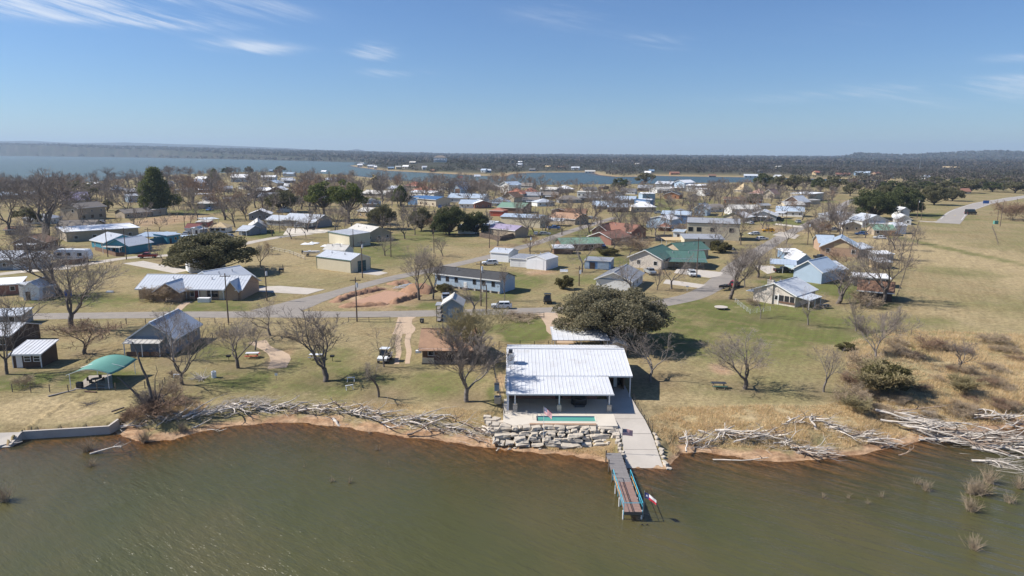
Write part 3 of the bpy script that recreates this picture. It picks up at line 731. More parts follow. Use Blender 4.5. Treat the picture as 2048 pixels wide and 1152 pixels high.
class House:
    def __init__(s, short, label, cat='house', name=None, group=None):
        s.short, s.label, s.cat, s.name, s.group = short, label, cat, name or cat.replace(' ', '_'), group
        s.root = None
    def frame(s, A, B):
        a, b_ = G(*A), G(*B); d = b_ - a; yaw = math.atan2(d.y, d.x); L = Vector((d.x, d.y)).length; z = min(a.z, b_.z)
        if s.root is None:
            s.root = thing(s.name, s.label, s.cat, (a.x, a.y, z), yaw, s.group); s.o = Vector((a.x, a.y, z)); s.yaw = yaw
            MARKS.append((s.short, Vector((a.x + d.x / 2, a.y + d.y / 2, z))))
        off = Matrix.Rotation(-s.yaw, 3, 'Z') @ (Vector((a.x, a.y, z)) - s.o)
        s.cur = (off, yaw - s.yaw, L, a, yaw)
        return off, yaw - s.yaw, L
    def put(s, mb, name, m): return mb.build(name, M[m] if isinstance(m, str) else m, s.root, s.cur[0], (0, 0, s.cur[1]))
    def at(s, x, y, z):
        return s.cur[0] + Matrix.Rotation(s.cur[1], 3, 'Z') @ Vector((x, y, z))
    def wing(s, A, B, W=8, wh=2.7, rise=1.4, axis='u', kind='gable', roof='galv', wall='tan_wall', ov=.45, rib=.9, wins='', door_at=None, frame='trim_white', glass='glass', fascia=None, win=(1.1, 1.2), zs=.95, cross=False, walls=True, dcol='door_dark'):
        off, ya, L = s.frame(A, B); s.L, s.W, s.wh = L, W, wh
        a, yaw = s.cur[3], s.cur[4]
        c = Vector((a.x, a.y, 0)) + Matrix.Rotation(yaw, 3, 'Z') @ Vector((L / 2, W / 2, 0))
        FOOT.append((c.x, c.y, max(L, W) * .5 + .5))
        if walls: s.put(wall_mesh(L, W, wh, rise, axis, kind), 'wall', wall)
        s.put(roof_mesh(L, W, wh, rise, axis, kind, ov, rib if roof in ('galv', 'galv_dark', 'galv_blue', 'white_metal', 'green_metal', 'pale_green_metal', 'blue_metal', 'purple_metal') else 0), 'roof', roof)
        fascia = fascia or 'trim_white'
        if walls and a.y < 330 and kind == 'gable' and L > 6:
            for q in (.28, .66): s.put(MB().bar((q * L, .32 * W, wh + rise * .5), (q * L, .32 * W, wh + rise * .64 + .75), .13, 6) if axis == 'u' else MB().bar((.3 * L, q * W, wh + rise * .5), (.3 * L, q * W, wh + rise * .6 + .7), .13, 6), 'roof_vent', 'galv_dark')
        if fascia:
            mb = MB()
            if axis == 'u' or kind != 'gable':
                e = wh - (rise / (W / 2) if kind != 'shed' else rise / W) * ov
                mb.box(-ov, L + ov, -ov - .05, -ov + .0, e - .12, e + .16)
            else:
                k = rise / (L / 2)
                for x0, x1 in ((-ov, L / 2), (L + ov, L / 2)):
                    mb.prism([(x0, -ov - .05, wh - k * ov - .08), (x1, -ov - .05, wh + rise - .08), (x1, -ov - .05, wh + rise + .18), (x0, -ov - .05, wh - k * ov + .18)], (0, .05, 0))
            s.put(mb, 'fascia', fascia)
        for w in wins.split():
            nw = int(w[1:]); q = {'f': (L, 0), 'r': (W, math.pi / 2), 'l': (W, -math.pi / 2)}[w[0]]
            for i in range(nw):
                tt = (i + .5) / nw * q[0]
                if w[0] == 'f' and door_at is not None and abs(tt - door_at * L) < 1.1: continue
                p = {'f': (tt, 0), 'r': (L, tt), 'l': (0, W - tt)}[w[0]]
                window(s.root, s.at(p[0], p[1], zs), (0, 0, ya + q[1]), *win, frame, glass, cross)
        if door_at is not None: door(s.root, s.at(door_at * L, 0, .05), (0, 0, ya), m=dcol)
        return s
    def gdoor(s, t, w=2.6, hh=2.2, m='door_white', side='f'):
        p, r = {'f': ((t * s.L, 0), 0), 'r': ((s.L, t * s.W), math.pi / 2), 'l': ((0, t * s.W), -math.pi / 2)}[side]
        garage(s.root, s.at(p[0], p[1], .03), (0, 0, s.cur[1] + r), w, hh, m); return s
    def porch(s, x0, x1, depth=2.4, zw=2.55, zf=2.1, roof='galv', posts=3, pm='trim_white', side='f', rib=.9, y0=0.0):
        """lean-to roof on posts along one side of the current wing"""
        rot = {'f': 0, 'r': math.pi / 2, 'l': -math.pi / 2}[side]
        o = {'f': (0, y0), 'r': (s.L - y0, 0), 'l': (y0, s.W)}[side]; n_ = s.L if side == 'f' else s.W
        a, b_ = x0 * n_, x1 * n_
        org = s.at(o[0], o[1], 0); rr = (0, 0, s.cur[1] + rot)
        mb = MB(); mb.slab([(a, -depth, zf), (b_, -depth, zf), (b_, .0, zw), (a, .0, zw)], .1)
        if rib:
            nn = max(2, int((b_ - a) / rib))
            for i in range(nn + 1):
                x = a + .04 + i * (b_ - a - .08) / nn
                mb.prism([(x - .03, -depth, zf + .005), (x + .03, -depth, zf + .005), (x + .03, 0, zw + .005), (x - .03, 0, zw + .005)], (0, 0, .045))
        mb.build('porch_roof', M[roof], s.root, org, rr)
        for i in range(posts):
            x = a + .2 + i * (b_ - a - .4) / max(1, posts - 1)
            MB().box(x - .07, x + .07, -depth + .12, -depth + .26, -.5, zf - .08).build('post', M[pm], s.root, org, rr)
        return s
    def box(s, name, m, x0, x1, y0, y1, z0, z1): s.put(MB().box(x0, x1, y0, y1, z0, z1), name, m); return s
    def chimney(s, x, y, w, d, z0, z1, m='stone'): s.put(MB().box(x, x + w, y, y + d, z0, z1).box(x - .06, x + w + .06, y - .06, y + d + .06, z1, z1 + .12), 'chimney', m); return s
def carport(short, label, A, B, W=6, z=2.4, rise=.3, roof='white_metal', posts=3, cat='carport', kind='shed', axis='u', group=None):
    hs = House(short, label, cat, 'carport', group); hs.frame(A, B); L = hs.cur[2]; hs.L, hs.W = L, W
    a = hs.cur[3]; FOOT.append((a.x, a.y + W / 2, max(L, W) * .55))
    hs.put(roof_mesh(L, W, z, rise, axis, kind, .3, .9, .1), 'roof', roof)
    for i in range(posts):
        for y in (.1, W - .1):
            x = .1 + i * (L - .2) / max(1, posts - 1)
            hs.put(MB().box(x - .06, x + .06, y - .06, y + .06, -.4, z), 'post', 'trim_white')
    return hs

# ---- first rows by the lake
x = House('the brown tin-roofed cabin', 'small dark brown cabin with ribbed metal roof and white door by the lakeshore', 'cabin')
x.wing((27, 736), (84, 735), 4.6, 2.35, .9, 'u', 'shed', 'white_metal', 'dark_brown', .35, .6, '', .24, win=(1.0, .95), dcol='door_white')
for t in (.53, .86): window(x.root, x.at(t * x.L, 0, 1.05), (0, 0, x.cur[1]), 1.1, 1.0, cross=True)
x.box('corner_trim', 'trim_white', -.05, .09, -.05, .05, -.3, 2.3).box('corner_trim', 'trim_white', x.L - .09, x.L + .05, -.05, .05, -.3, 2.3)
x.wing((-40, 700), (24, 700), 8, 2.7, 1.2, 'u', 'gable', 'white_metal', 'dark_brown', .35, .6, 'f2')
x = House('the grey gabled house', 'grey gabled house with galvanized roof and a white lean-to porch roof in front', 'house')
x.wing((262, 706), (352, 707), 10, 2.9, 2.7, 'v', 'gable', 'galv', 'grey_siding', .5, .6, 'r3', None, fascia='trim_white')
x.porch(-.02, .80, 2.2, 2.9, 2.45, 'pale_roof', 3)
for i in range(3): x.box('porch_infill', 'brown_wood', .3 + i * 2.1, 2.2 + i * 2.1, -2.0, -1.94, 0, .9)
x = House('the long brick ranch house', 'long low brick ranch house with pale metal roof and a small front gable', 'house')
x.wing((279, 598), (484, 600), 11, 2.75, 2.3, 'u', 'gable', 'galv', 'brick_tan', .6, .75, '', None, fascia='trim_white')
for t, w in ((.10, 1.3), (.52, 1.1), (.87, 1.2)): window(x.root, x.at(t * x.L, 0, .8), (0, 0, x.cur[1]), w, 1.5)
door(x.root, x.at(.565 * x.L, 0, .05), (0, 0, x.cur[1]), m='maroon'); window(x.root, x.at(.72 * x.L, 0, .7), (0, 0, x.cur[1]), 2.6, 1.7, 'trim_dark')
x.box('porch_wall', 'pale_tan', .60 * x.L, .66 * x.L, -.06, -.01, 0, 2.5).box('porch_wall', 'pale_tan', .78 * x.L, .84 * x.L, -.06, -.01, 0, 2.5)
for i in range(5): x.box('post', 'trim_white', (.47 + .12 * i) * x.L, (.47 + .12 * i) * x.L + .13, -.55, -.42, 0, 2.45)
x.wing((312, 603), (360, 604), 6, 2.6, 1.9, 'v', 'gable', 'galv', 'brick_tan', .5, .75, '', None, fascia='trim_white')
x.wing((452, 601), (476, 601), 6, 2.7, 1.9, 'v', 'gable', 'galv', 'brick_tan', .5, .75, '', None, fascia='trim_white')
x.wing((440, 588), (508, 574), 11, 2.8, 2.4, 'u', 'gable', 'galv', 'white_wall', .5, .75, 'r2').gdoor(.75, 2.6, 2.2, 'door_white', 'r')
x = House('the white storage building behind the oak', 'white flat-roofed storage building half hidden behind the big oak', 'shed')
x.wing((381, 547), (452, 541), 7, 3.2, .4, 'u', 'shed', 'bright_white', 'white_rib', .2, 0, '')
x = House('the beige metal workshop', 'beige metal workshop with grey roof and dark green roll-up door', 'workshop')
x.wing((634, 537), (702, 546), 8.2, 3.7, 1.5, 'u', 'gable', 'galv', 'cream', .12, .75, '', None, fascia='trim_green').gdoor(.55, 3.4, 3.2, 'door_green', 'r')
x.box('corner_trim', 'trim_green', -.05, .08, -.05, .04, -.3, 3.6).box('corner_trim', 'trim_green', x.L - .08, x.L + .05, -.05, .04, -.3, 3.6).box('corner_trim', 'trim_green', x.L - .04, x.L + .05, x.W - .08, x.W + .05, -.3, 3.6)
x = House('the low pale-roofed shed', 'low pale-roofed shed directly behind the beige metal workshop', 'shed')
x.wing((648, 512), (690, 514), 6, 2.3, 1.4, 'u', 'gable', 'pale_roof', 'white_wall', .3, 0, '')
x = House('the flat cream garage block', 'boxy cream garage with flat white metal roof beside white tarps', 'garage')
x.wing((658, 486), (700, 494), 9, 4.4, .5, 'u', 'shed', 'white_metal', 'cream', .25, .75, '', fascia='trim_green')
x.box('corner_trim', 'trim_green', -.05, .1, -.05, .04, 0, 4.3).box('corner_trim', 'trim_green', x.L - .1, x.L + .05, -.05, .04, 0, 4.3)
x = House('the white-roofed tan house', 'tan house with broad white roof and two gable windows behind the cream garage', 'house')
x.wing((690, 476), (732, 484), 12, 3.0, 2.6, 'u', 'gable', 'pale_roof', 'tan_wall', .5, 0, 'r3', fascia='trim_white')
x = House('the open-gabled grey metal-roof house', 'long house with silver metal roof and open gabled porch on posts', 'house')
x.wing((566, 452), (632, 456), 12, 3.4, 2.3, 'u', 'gable', 'galv', 'grey_wall', .7, .8, 'f2', .3, fascia='trim_white').porch(.55, 1.02, 3, 3.0, 2.7, 'galv', 3)
x.wing((533, 450), (566, 452), 10, 2.7, 1.8, 'u', 'gable', 'galv', 'grey_wall', .5, .8, 'f2')
x = House('the blue-grey gabled house', 'blue-grey gabled house with pale roof and white window with shutters', 'house')
x.wing((500, 468), (534, 467), 16, 3.0, 2.4, 'v', 'gable', 'pale_roof', 'grey_siding', .5, 0, 'f1', None, fascia='trim_white', win=(2.0, 1.5))
x.wing((478, 470), (500, 471), 7, 2.6, 1.2, 'u', 'gable', 'galv', 'grey_siding', .4, .8, 'f1').porch(0, 1, 2.2, 2.4, 2.1, 'galv', 3)
x = House('the teal cottage', 'bright teal cottage with pale gabled roof and white porch posts', 'cottage')
x.wing((214, 506), (258, 508), 11, 2.9, 2.1, 'v', 'gable', 'galv', 'teal', .6, .8, '', None, fascia='teal_dark')
for t in (.35, .62): window(x.root, x.at(t * x.L, 0, .8), (0, 0, x.cur[1]), 1.2, 1.3)
x.porch(0, .80, 2.0, 2.7, 2.4, 'pale_roof', 3)
x.wing((184, 494), (212, 500), 12, 2.8, 2.2, 'u', 'gable', 'galv', 'teal', .5, .8, 'f2')
x.wing((255, 497), (268, 498), 6, 2.6, 1.0, 'v', 'gable', 'galv', 'teal', .4, .8, '').porch(-.2, 1.3, 3, 2.5, 2.2, 'bright_white', 3)
x = House('the small teal cabin', 'small dark teal cabin with flat awning roof at the end of the walk', 'cabin')
x.wing((335, 488), (362, 484), 7, 3.2, .5, 'u', 'shed', 'galv_blue', 'teal', .3, .8, '', .25, 'trim_white')
window(x.root, x.at(.62 * x.L, 0, 1.2), (0, 0, x.cur[1]), 1.0, 1.1, 'yellow_wall')
x.box('awning_wall', 'teal_dark', -6, 0, 2, 2.12, 0, 2.6)
x = carport('the blue-grey patio roof', 'broad blue-grey patio roof on white posts between the teal cottages', (272, 487), (334, 487), 9, 2.7, .7, 'galv_blue', 4, 'patio cover')
x = carport('the pale blue awning', 'low pale blue awning roof in front of the small teal cabin', (355, 483), (398, 481), 4, 1.7, .3, 'galv_blue', 3, 'awning')
x = House('the wide white-roofed house', 'wide low tan house under a dazzling white flat roof', 'house')
x.wing((134, 484), (278, 474), 15, 4.0, .6, 'u', 'shed', 'bright_white', 'tan_wall', .7, 0, 'f4', win=(1.4, 1.3))
x = House('the large grey-roofed house with white garage', 'large low house with grey metal roof and wide white garage wall at the left edge', 'house')
x.wing((-75, 541), (27, 540), 14, 3.2, 1.6, 'u', 'gable', 'galv', 'grey_wall', .6, .9, 'f3', fascia='trim_white')
x.wing((27, 540), (103, 533), 11, 3.3, .9, 'u', 'gable', 'galv_dark', 'white_wall', .6, .9, '').gdoor(.3, 4.5, 2.4).gdoor(.72, 4.5, 2.4)
x = House('the two-storey tan house', 'two-storey tan house with brown-grey shingle roof behind the white roof', 'house')
x.wing((157, 442), (213, 436), 11, 6.6, 2.2, 'u', 'gable', 'shingle_taupe', 'tan_wall', .6, 0, 'f3', fascia='trim_white', zs=4.0)
for t in (.2, .5, .8): window(x.root, x.at(t * x.L, 0, .9), (0, 0, x.cur[1]), 1.8, 1.6, 'trim_dark')
window(x.root, x.at(0, 3, 4.2), (0, 0, x.cur[1] - math.pi / 2), 1.6, 1.6)
x = House('the purple metal-roofed house', 'house with steep lilac metal roof and a small shed dormer', 'house')
x.wing((126, 410), (180, 408), 14, 3.2, 5.0, 'u', 'gable', 'purple_metal', 'pale_tan', .5, .9, 'f3')
x.box('dormer', 'pale_blue', 11, 13.5, 2.5, 6.4, 4.4, 6.2).box('dormer_roof', 'bright_white', 10.6, 13.9, 2.2, 6.6, 6.2, 6.35)
x = House('the long low tan house', 'long low tan house with brown-grey roof left of the dark evergreen', 'house')
x.wing((250, 437), (304, 433), 10, 3.0, 1.6, 'u', 'gable', 'shingle_taupe', 'tan_wall', .6, 0, 'f4', fascia='trim_white')
x = House('the sandy flat-roofed shed', 'small sandy flat-roofed shed touching the long tan house', 'shed')
x.wing((306, 432), (335, 428), 7, 3.4, .3, 'u', 'shed', 'pale_roof', 'pale_tan', .3, 0, 'f1')
x = House('the bright white gable', 'small white gabled house in full sun near the left lakeshore', 'house')
x.wing((186, 381), (214, 380), 18, 4.6, 2.6, 'v', 'gable', 'bright_white', 'white_wall', .5, 0, 'f1')
x.wing((168, 381), (186, 381), 10, 3, 1.5, 'u', 'gable', 'bright_white', 'white_wall', .4, 0, '')
x = House('the grey boathouse with pale roof', 'tall grey boxy building with pale metal roof right of the dark evergreen', 'building')
x.wing((364, 384), (402, 384), 22, 8.0, 2.6, 'v', 'gable', 'galv', 'grey_wall', .6, 1.2, 'f2', zs=4.5)
x.wing((402, 384), (416, 384), 18, 6, .6, 'u', 'shed', 'galv', 'slate_blue', .3, 1.2, '')
carport('the upper white carport', 'upper of two dazzling white flat carports in front of a grey building', (348, 388), (416, 388), 9, 3.6, .3, 'bright_white', 4)
carport('the lower white carport', 'lower of two dazzling white flat carports in front of a grey building', (382, 398), (419, 398), 9, 3.6, .3, 'bright_white', 3)
x = House('the low grey house with yellow end', 'low grey house with wide pale roof and a yellow end wall', 'house')
x.wing((398, 418), (440, 417), 14, 3.4, 1.2, 'u', 'hip', 'pale_roof', 'grey_wall', .8, 0, 'f3')
x.box('end_wall', 'yellow_wall', -2.6, 0, .5, 8, 0, 3.0)
x = House('the pale blue shed by the evergreen', 'pale blue and white shed at the foot of the dark evergreen', 'shed')
x.wing((257, 405), (281, 404), 9, 4.4, 1.0, 'u', 'shed', 'galv', 'pale_blue', .4, 1, 'f2')
x = House('the white-roofed cottage left of the evergreen', 'small cottage with white roof just left of the dark evergreen', 'cottage')
x.wing((254, 392), (276, 391), 10, 3.6, 2.0, 'u', 'gable', 'bright_white', 'tan_wall', .5, 0, 'f2')
x = House('the red open shed', 'small orange-red open shed with white roof edge beside a pale carport', 'shed')
x.wing((393, 455), (418, 455), 6, 2.6, .4, 'u', 'shed', 'pale_roof', 'red_wall', .3, 0, 'f2', frame='maroon', win=(1.3, 1.0))
carport('the galvanized carport', 'galvanized carport standing right of the orange-red shed', (410, 450), (438, 448), 7, 2.6, .3, 'galv', 3)
x = House('the maroon-roofed shed', 'low shed with maroon roof and white end wall', 'shed')
x.wing((371, 468), (398, 468), 7, 2.6, 1.6, 'u', 'gable', 'maroon', 'white_wall', .3, 0, '', .5)
x = House('the tiny white arched shed', 'tiny white arch-topped shed between the maroon roof and the tan gazebo', 'shed')
x.wing((387, 470), (400, 470), 4, 2.3, 1.2, 'v', 'gable', 'galv', 'white_wall', .1, 0, '', .5)
x.wing((400, 470), (416, 468), 5, 2.4, .5, 'u', 'shed', 'galv', 'grey_wall', .2, .9, '')
x = House('the tan-roofed gazebo', 'open gazebo with pale tan hipped roof and white posts', 'gazebo')
x.wing((420, 466), (452, 466), 8, 2.6, 1.6, 'u', 'hip', 'canvas_tan', 'white_wall', .8, 0, 'f3', win=(1.8, 1.6), glass='glass')
# ---- left edge sheds
x = House('the white barn behind the bare pecan', 'white barn-like shed with pale roof behind a big bare tree', 'shed')
x.wing((48, 601), (80, 600), 7, 3.0, 1.3, 'v', 'gable', 'white_metal', 'white_rib', .2, .75, '', .3)
x.wing((80, 598), (112, 592), 7, 2.8, .5, 'u', 'shed', 'galv', 'grey_wall', .2, .8, '')
x = House('the brick hut at the left edge', 'low brick hut with white roof at the far left by the road', 'hut')
x.wing((-20, 592), (42, 588), 7, 2.6, .5, 'u', 'shed', 'bright_white', 'brick_red', .4, 0, 'f2')
x = House('the low grey shed below the road', 'low grey shed with flat galvanized roof just below the road at left', 'shed')
x.wing((-30, 655), (44, 652), 5, 2.2, .4, 'u', 'shed', 'galv', 'grey_wall', .3, .8, 'f2')
# ---- middle rows
x = House('the grey mobile home', 'long pale blue mobile home on piers with dark shingle roof', 'mobile home')
x.wing((870, 572), (1000, 588), 7.6, 3.5, 1.3, 'u', 'gable', 'shingle_dark', 'pale_blue', .35, 0, '', .48, fascia='trim_white', dcol='door_white')
for t in (.07, .2, .34, .62, .76, .9): window(x.root, x.at(t * x.L, 0, 1.7), (0, 0, x.cur[1]), 1.0, 1.3, 'trim_dark')
x.box('underfloor_shade', 'black_metal', .1, x.L - .1, -.03, .0, -.4, .55)  # black strip painted in for the shade under the floor, between the piers
for i in range(9): x.box('pier', 'concrete', .3 + i * (x.L - .9) / 8, .8 + i * (x.L - .9) / 8, -.12, -.03, -.4, .62)
for i in range(3): x.box('step', 'post_wood', .45 * x.L, .45 * x.L + 1.3, -.4 - .3 * i, -.1 - .3 * i, .1, .6 - .2 * i)
x = House('the blue stilt cabin', 'narrow two-storey blue cabin with grey gabled roof and side deck by the street', 'cabin')
x.wing((886, 645), (924, 645), 5.2, 3.9, 1.3, 'v', 'gable', 'pale_roof', 'slate_blue', .45, 0, '', None)
for t in (.5,): window(x.root, x.at(t * x.L, 0, 1.5), (0, 0, x.cur[1]), 1.9, 1.6, 'slate_blue', 'pale_blue', True)
for z in (.2, 1.0, 1.9, 2.7): x.box('deck_board', 'grey_plank', -1.4, -.05, .2, 3.2, z, z + .1)
for y in (.2, 3.1): x.box('post', 'trim_dark', -1.4, -1.28, y, y + .12, -.2, 3.6)
x.box('deck_roof', 'galv_dark', -1.6, -.2, .1, 3.4, 3.6, 3.7)
x = House('the tan-roofed cabin', 'small cabin with tan shingle roof and cluttered front porch half hidden by a willow', 'cabin')
x.wing((846, 722), (944, 722), 8, 2.6, 2.0, 'u', 'gable', 'shingle_tan', 'brown_wood', .7, 0, 'f3', .55)
for i in range(4): x.box('post', 'post_wood', .1 + i * (x.L - .3) / 3, .25 + i * (x.L - .3) / 3, -1.6, -1.45, -.3, 2.3)
x.box('porch_deck', 'post_wood', 0, x.L, -1.7, 0, -.3, .25).box('porch_panel', 'pale_tan', .1, 2.1, -1.78, -1.7, .2, 1.1).box('porch_roof', 'shingle_tan', -.5, x.L + .4, -1.9, -.6, 2.3, 2.4)
x.box('wash_tub', 'white_paint', -1.2, -.2, -.4, .3, 1.5, 1.9)
x = House('the white double garage row', 'row of low white garages with flat grey roof beside the white gable shed', 'garage')
x.wing((1020, 533), (1058, 536), 8, 2.7, .3, 'u', 'shed', 'galv_dark', 'white_wall', .25, .9, '').gdoor(.27, 3.0, 2.3).gdoor(.75, 3.0, 2.3)
x = House('the small white garage with galvanized roof', 'small white ribbed garage with galvanized roof at the left end of the garage row', 'garage')
x.wing((981, 522), (1017, 525), 7, 3.0, 1.0, 'u', 'gable', 'galv', 'white_rib', .2, .7, '')
x = House('the white gabled metal shed', 'white corrugated gabled metal shed with tall double doors', 'shed')
x.wing((1053, 537), (1092, 541), 8, 3.2, 1.1, 'v', 'gable', 'white_metal', 'white_rib', .1, .7, '')
x.put(MB().box(.12 * x.L, .495 * x.L, -.05, 0, .02, 3.1), 'door', 'white_rib'); x.put(MB().box(.505 * x.L, .88 * x.L, -.05, 0, .02, 3.1), 'door', 'white_rib')
x = House('the blue box shed', 'long low pale blue box shed with flat dark roof', 'shed')
x.wing((1169, 537), (1221, 540), 6, 2.7, .2, 'u', 'shed', 'galv_dark', 'mid_blue', .15, .8, '')
x.box('door', 'door_dark', .2 * x.L, .2 * x.L + 1.6, -.05, 0, .05, 2.1).box('panel', 'pale_blue', .02 * x.L, .17 * x.L, -.04, 0, .2, 2.4).box('panel', 'pale_blue', .5 * x.L, .93 * x.L, -.04, 0, .2, 2.4)
x = House('the blue house behind the great oak', 'low blue house with grey roof and long gable partly hidden by the great oak', 'house')
x.wing((1192, 577), (1262, 583), 14, 2.7, 2.0, 'v', 'gable', 'galv_dark', 'white_wall', .5, .9, 'r3', fascia='trim_white')
x.box('end_panel', 'slate_blue', .5, x.L - .5, -.05, 0, 2.7, 3.0)
x = House('the green-roofed stone house', 'pale stone house under a big green metal roof with a deep shaded porch', 'house')
x.wing((1258, 534), (1322, 540), 15, 3.4, 2.4, 'v', 'gable', 'green_metal', 'pale_stone', .6, .9, '', fascia='trim_white')
window(x.root, x.at(.82 * x.L, 0, 1.2), (0, 0, x.cur[1]), 1.3, 1.4); window(x.root, x.at(.30 * x.L, 0, 1.2), (0, 0, x.cur[1]), 1.2, 1.4)
x.wing((1322, 534), (1408, 536), 10, 3.0, 1.6, 'u', 'gable', 'green_metal', 'tan_wall', .5, .9, 'f4').porch(0, 1.03, 4.0, 2.85, 2.4, 'green_metal', 5, 'trim_dark')
x.wing((1360, 520), (1416, 516), 9, 3.2, 2.0, 'u', 'gable', 'green_metal', 'tan_wall', .4, .9, 'r1')
x = House('the cream two-storey warehouse', 'tall cream metal warehouse with grey roof and four square windows', 'warehouse')
x.wing((1373, 478), (1478, 482), 12, 7.0, 1.6, 'u', 'gable', 'galv_dark', 'cream', .25, .9, '', fascia='trim_dark')
for t in (.07, .23, .49, .85): window(x.root, x.at(t * x.L, 0, 3.4), (0, 0, x.cur[1]), 1.9, 1.8, 'trim_dark')
x = House('the low cream annexe', 'low cream annexe with dark grey roof in front of the cream warehouse', 'annexe')
x.wing((1368, 499), (1446, 500), 8, 4.1, .8, 'u', 'shed', 'galv_dark', 'cream', .4, .9, '')
for t in (.12, .42, .66): x.box('door', 'door_dark', t * x.L, t * x.L + 1.5, -.05, 0, .1, 3.0)
carport('the tan awning', 'tan patio awning between the green roof and the cream annexe', (1332, 494), (1372, 494), 7, 2.6, .3, 'canvas_tan', 3, 'awning')
x = House('the little pale blue shed', 'little shed with pale blue roof between wooden fences', 'shed')
x.wing((1346, 478), (1366, 479), 6, 3.2, .4, 'u', 'shed', 'galv_blue', 'white_wall', .4, .9, '', .5)
x = House('the red-roofed hut', 'little hut with red-brown roof in front of the light blue barn', 'hut')
x.wing((1316, 462), (1338, 463), 6, 2.2, 1.3, 'u', 'hip', 'shingle_red', 'brown_wood', .5, 0, '')
x = House('the light blue gabled barn', 'light blue gabled barn with white roof and roof vents', 'barn')
x.wing((1293, 455), (1341, 458), 13, 4.2, 1.6, 'v', 'gable', 'white_metal', 'pale_blue', .3, 1, '')
x.box('roof_vent', 'dark_metal', .5 * x.L - .7, .5 * x.L + .7, 4, 6, 5.7, 6.6)
x = House('the long blue barn', 'long mid-blue metal barn behind the light blue gabled barn', 'barn')
x.wing((1322, 446), (1380, 448), 12, 4.6, 1.4, 'u', 'gable', 'galv_blue', 'mid_blue', .3, 1, '')
x = House('the blue house with white lean roof', 'pale blue house with a broad white sloping roof', 'house')
x.wing((1388, 431), (1414, 432), 12, 4.4, 2.6, 'v', 'gable', 'white_metal', 'pale_blue', .8, 1, 'f2')
x.box('roof_panel', 'blue_metal', 0, x.L * .7, 13, 16, 5.4, 6.2)
x = House('the white carport house', 'low house with long white carport roof and patio behind the cream warehouse', 'house')
x.wing((1446, 443), (1488, 446), 12, 2.8, 2.2, 'v', 'gable', 'white_metal', 'pale_tan', .6, 1, '', fascia='trim_green')
x = House('the broad white-roofed house', 'grey house under broad white gabled roofs and a white veranda', 'house')
x.wing((1500, 441), (1552, 443), 14, 3.0, 2.4, 'v', 'gable', 'white_metal', 'grey_wall', .7, 1, 'f3').porch(-.35, .7, 3.5, 2.8, 2.5, 'white_metal', 5)
carport('the white side carport', 'white carport at the right side of the broad white-roofed house', (1548, 437), (1566, 438), 8, 3.2, .4, 'white_metal', 2)
x = House('the grey-white ridge house', 'house with pale grey-white ridge roof behind the broad white roofs', 'house')
x.wing((1463, 430), (1520, 430), 12, 3.6, 2.0, 'u', 'gable', 'pale_roof', 'white_wall', .6, 0, 'f3')
x = House('the white house with blue roof', 'white house with pale blue metal roof below the steep grey barn', 'house')
x.wing((1552, 432), (1606, 434), 11, 3.2, 2.2, 'u', 'gable', 'galv_blue', 'white_wall', .6, .9, 'f4')
x = House('the steep grey barn-roof house', 'large house with steep pale grey metal roof and dark gable', 'house')
x.wing((1566, 412), (1600, 414), 15, 3.2, 4.0, 'v', 'gable', 'galv', 'brown_wood', .6, 1, 'f2')
x = House('the tan flat-roofed office', 'tan two-level flat-roofed block with white roof edge', 'building')
x.wing((1616, 404), (1648, 400), 14, 5.8, .3, 'u', 'shed', 'bright_white', 'pale_tan', .4, 0, 'f2', win=(2, 1), zs=3.6)
x.wing((1619, 409), (1640, 408), 6, 3.0, .3, 'u', 'shed', 'pale_roof', 'pale_tan', .3, 0, '')
# ---- right street
x = House('the stone-gabled house with metal roof', 'pale stone house with silver metal roof, stone chimney wall and screened corner porch', 'house')
x.wing((1506, 601), (1589, 615), 11, 2.9, 2.2, 'v', 'gable', 'galv', 'pale_stone', .55, .75, '', fascia='trim_white')
x.chimney(.33 * x.L, -.35, 1.5, .9, -.4, 5.6, 'pale_stone'); x.box('flue', 'brick_red', .33 * x.L + .5, .33 * x.L + .8, -.2, .1, 5.7, 6.6)
window(x.root, x.at(.56 * x.L, 0, 1.1), (0, 0, x.cur[1]), .9, 1.2)
for i in range(3): x.box('porch_infill', 'black_metal', (.63 + i * .125) * x.L, (.63 + i * .125) * x.L + 1.05, -.06, -.01, 1.05, 2.4)  # flat black panels stand in for the shaded opening of the recessed porch
x.box('porch_rail', 'brown_wood', .62 * x.L, x.L, -.14, -.07, .55, 1.0).box('post', 'trim_white', .60 * x.L, .62 * x.L, -.1, 0, 0, 2.6)
x.porch(.0, .62, 3.4, 2.7, 2.2, 'galv', 3, side='r')
x.box('side_roof', 'galv', -2.2, -.1, .3, 3.6, 2.1, 2.2)
x = House('the brick house with metal gables', 'tan brick house with two crossing silver metal gable roofs', 'house')
x.wing((1640, 510), (1716, 515), 12, 3.2, 3.2, 'v', 'gable', 'galv_blue', 'brick_tan', .6, .9, '', fascia='trim_white')
x.box('gable_panel', 'canvas_tan', .35 * x.L, .75 * x.L, -.05, 0, 3.0, 4.6)
for t in (.2, .87): window(x.root, x.at(t * x.L, 0, 1.1), (0, 0, x.cur[1]), 1.4, 1.5)
x.wing((1638, 502), (1668, 503), 10, 3.2, 2.2, 'u', 'gable', 'galv_blue', 'brick_tan', .6, .9, 'f2')
x.wing((1716, 514), (1742, 510), 8, 2.8, 1.2, 'u', 'gable', 'galv', 'tan_wall', .5, .9, 'f1')
x = House('the pale blue house with carport', 'pale blue gabled house with silver metal roof and long attached carport', 'house')
x.wing((1586, 560), (1642, 568), 11, 3.4, 2.6, 'v', 'gable', 'galv_blue', 'pale_blue', .5, .9, '', fascia='trim_white')
x.wing((1642, 562), (1690, 558), 9, 3.0, 1.6, 'u', 'gable', 'galv', 'pale_blue', .5, .9, 'f2')
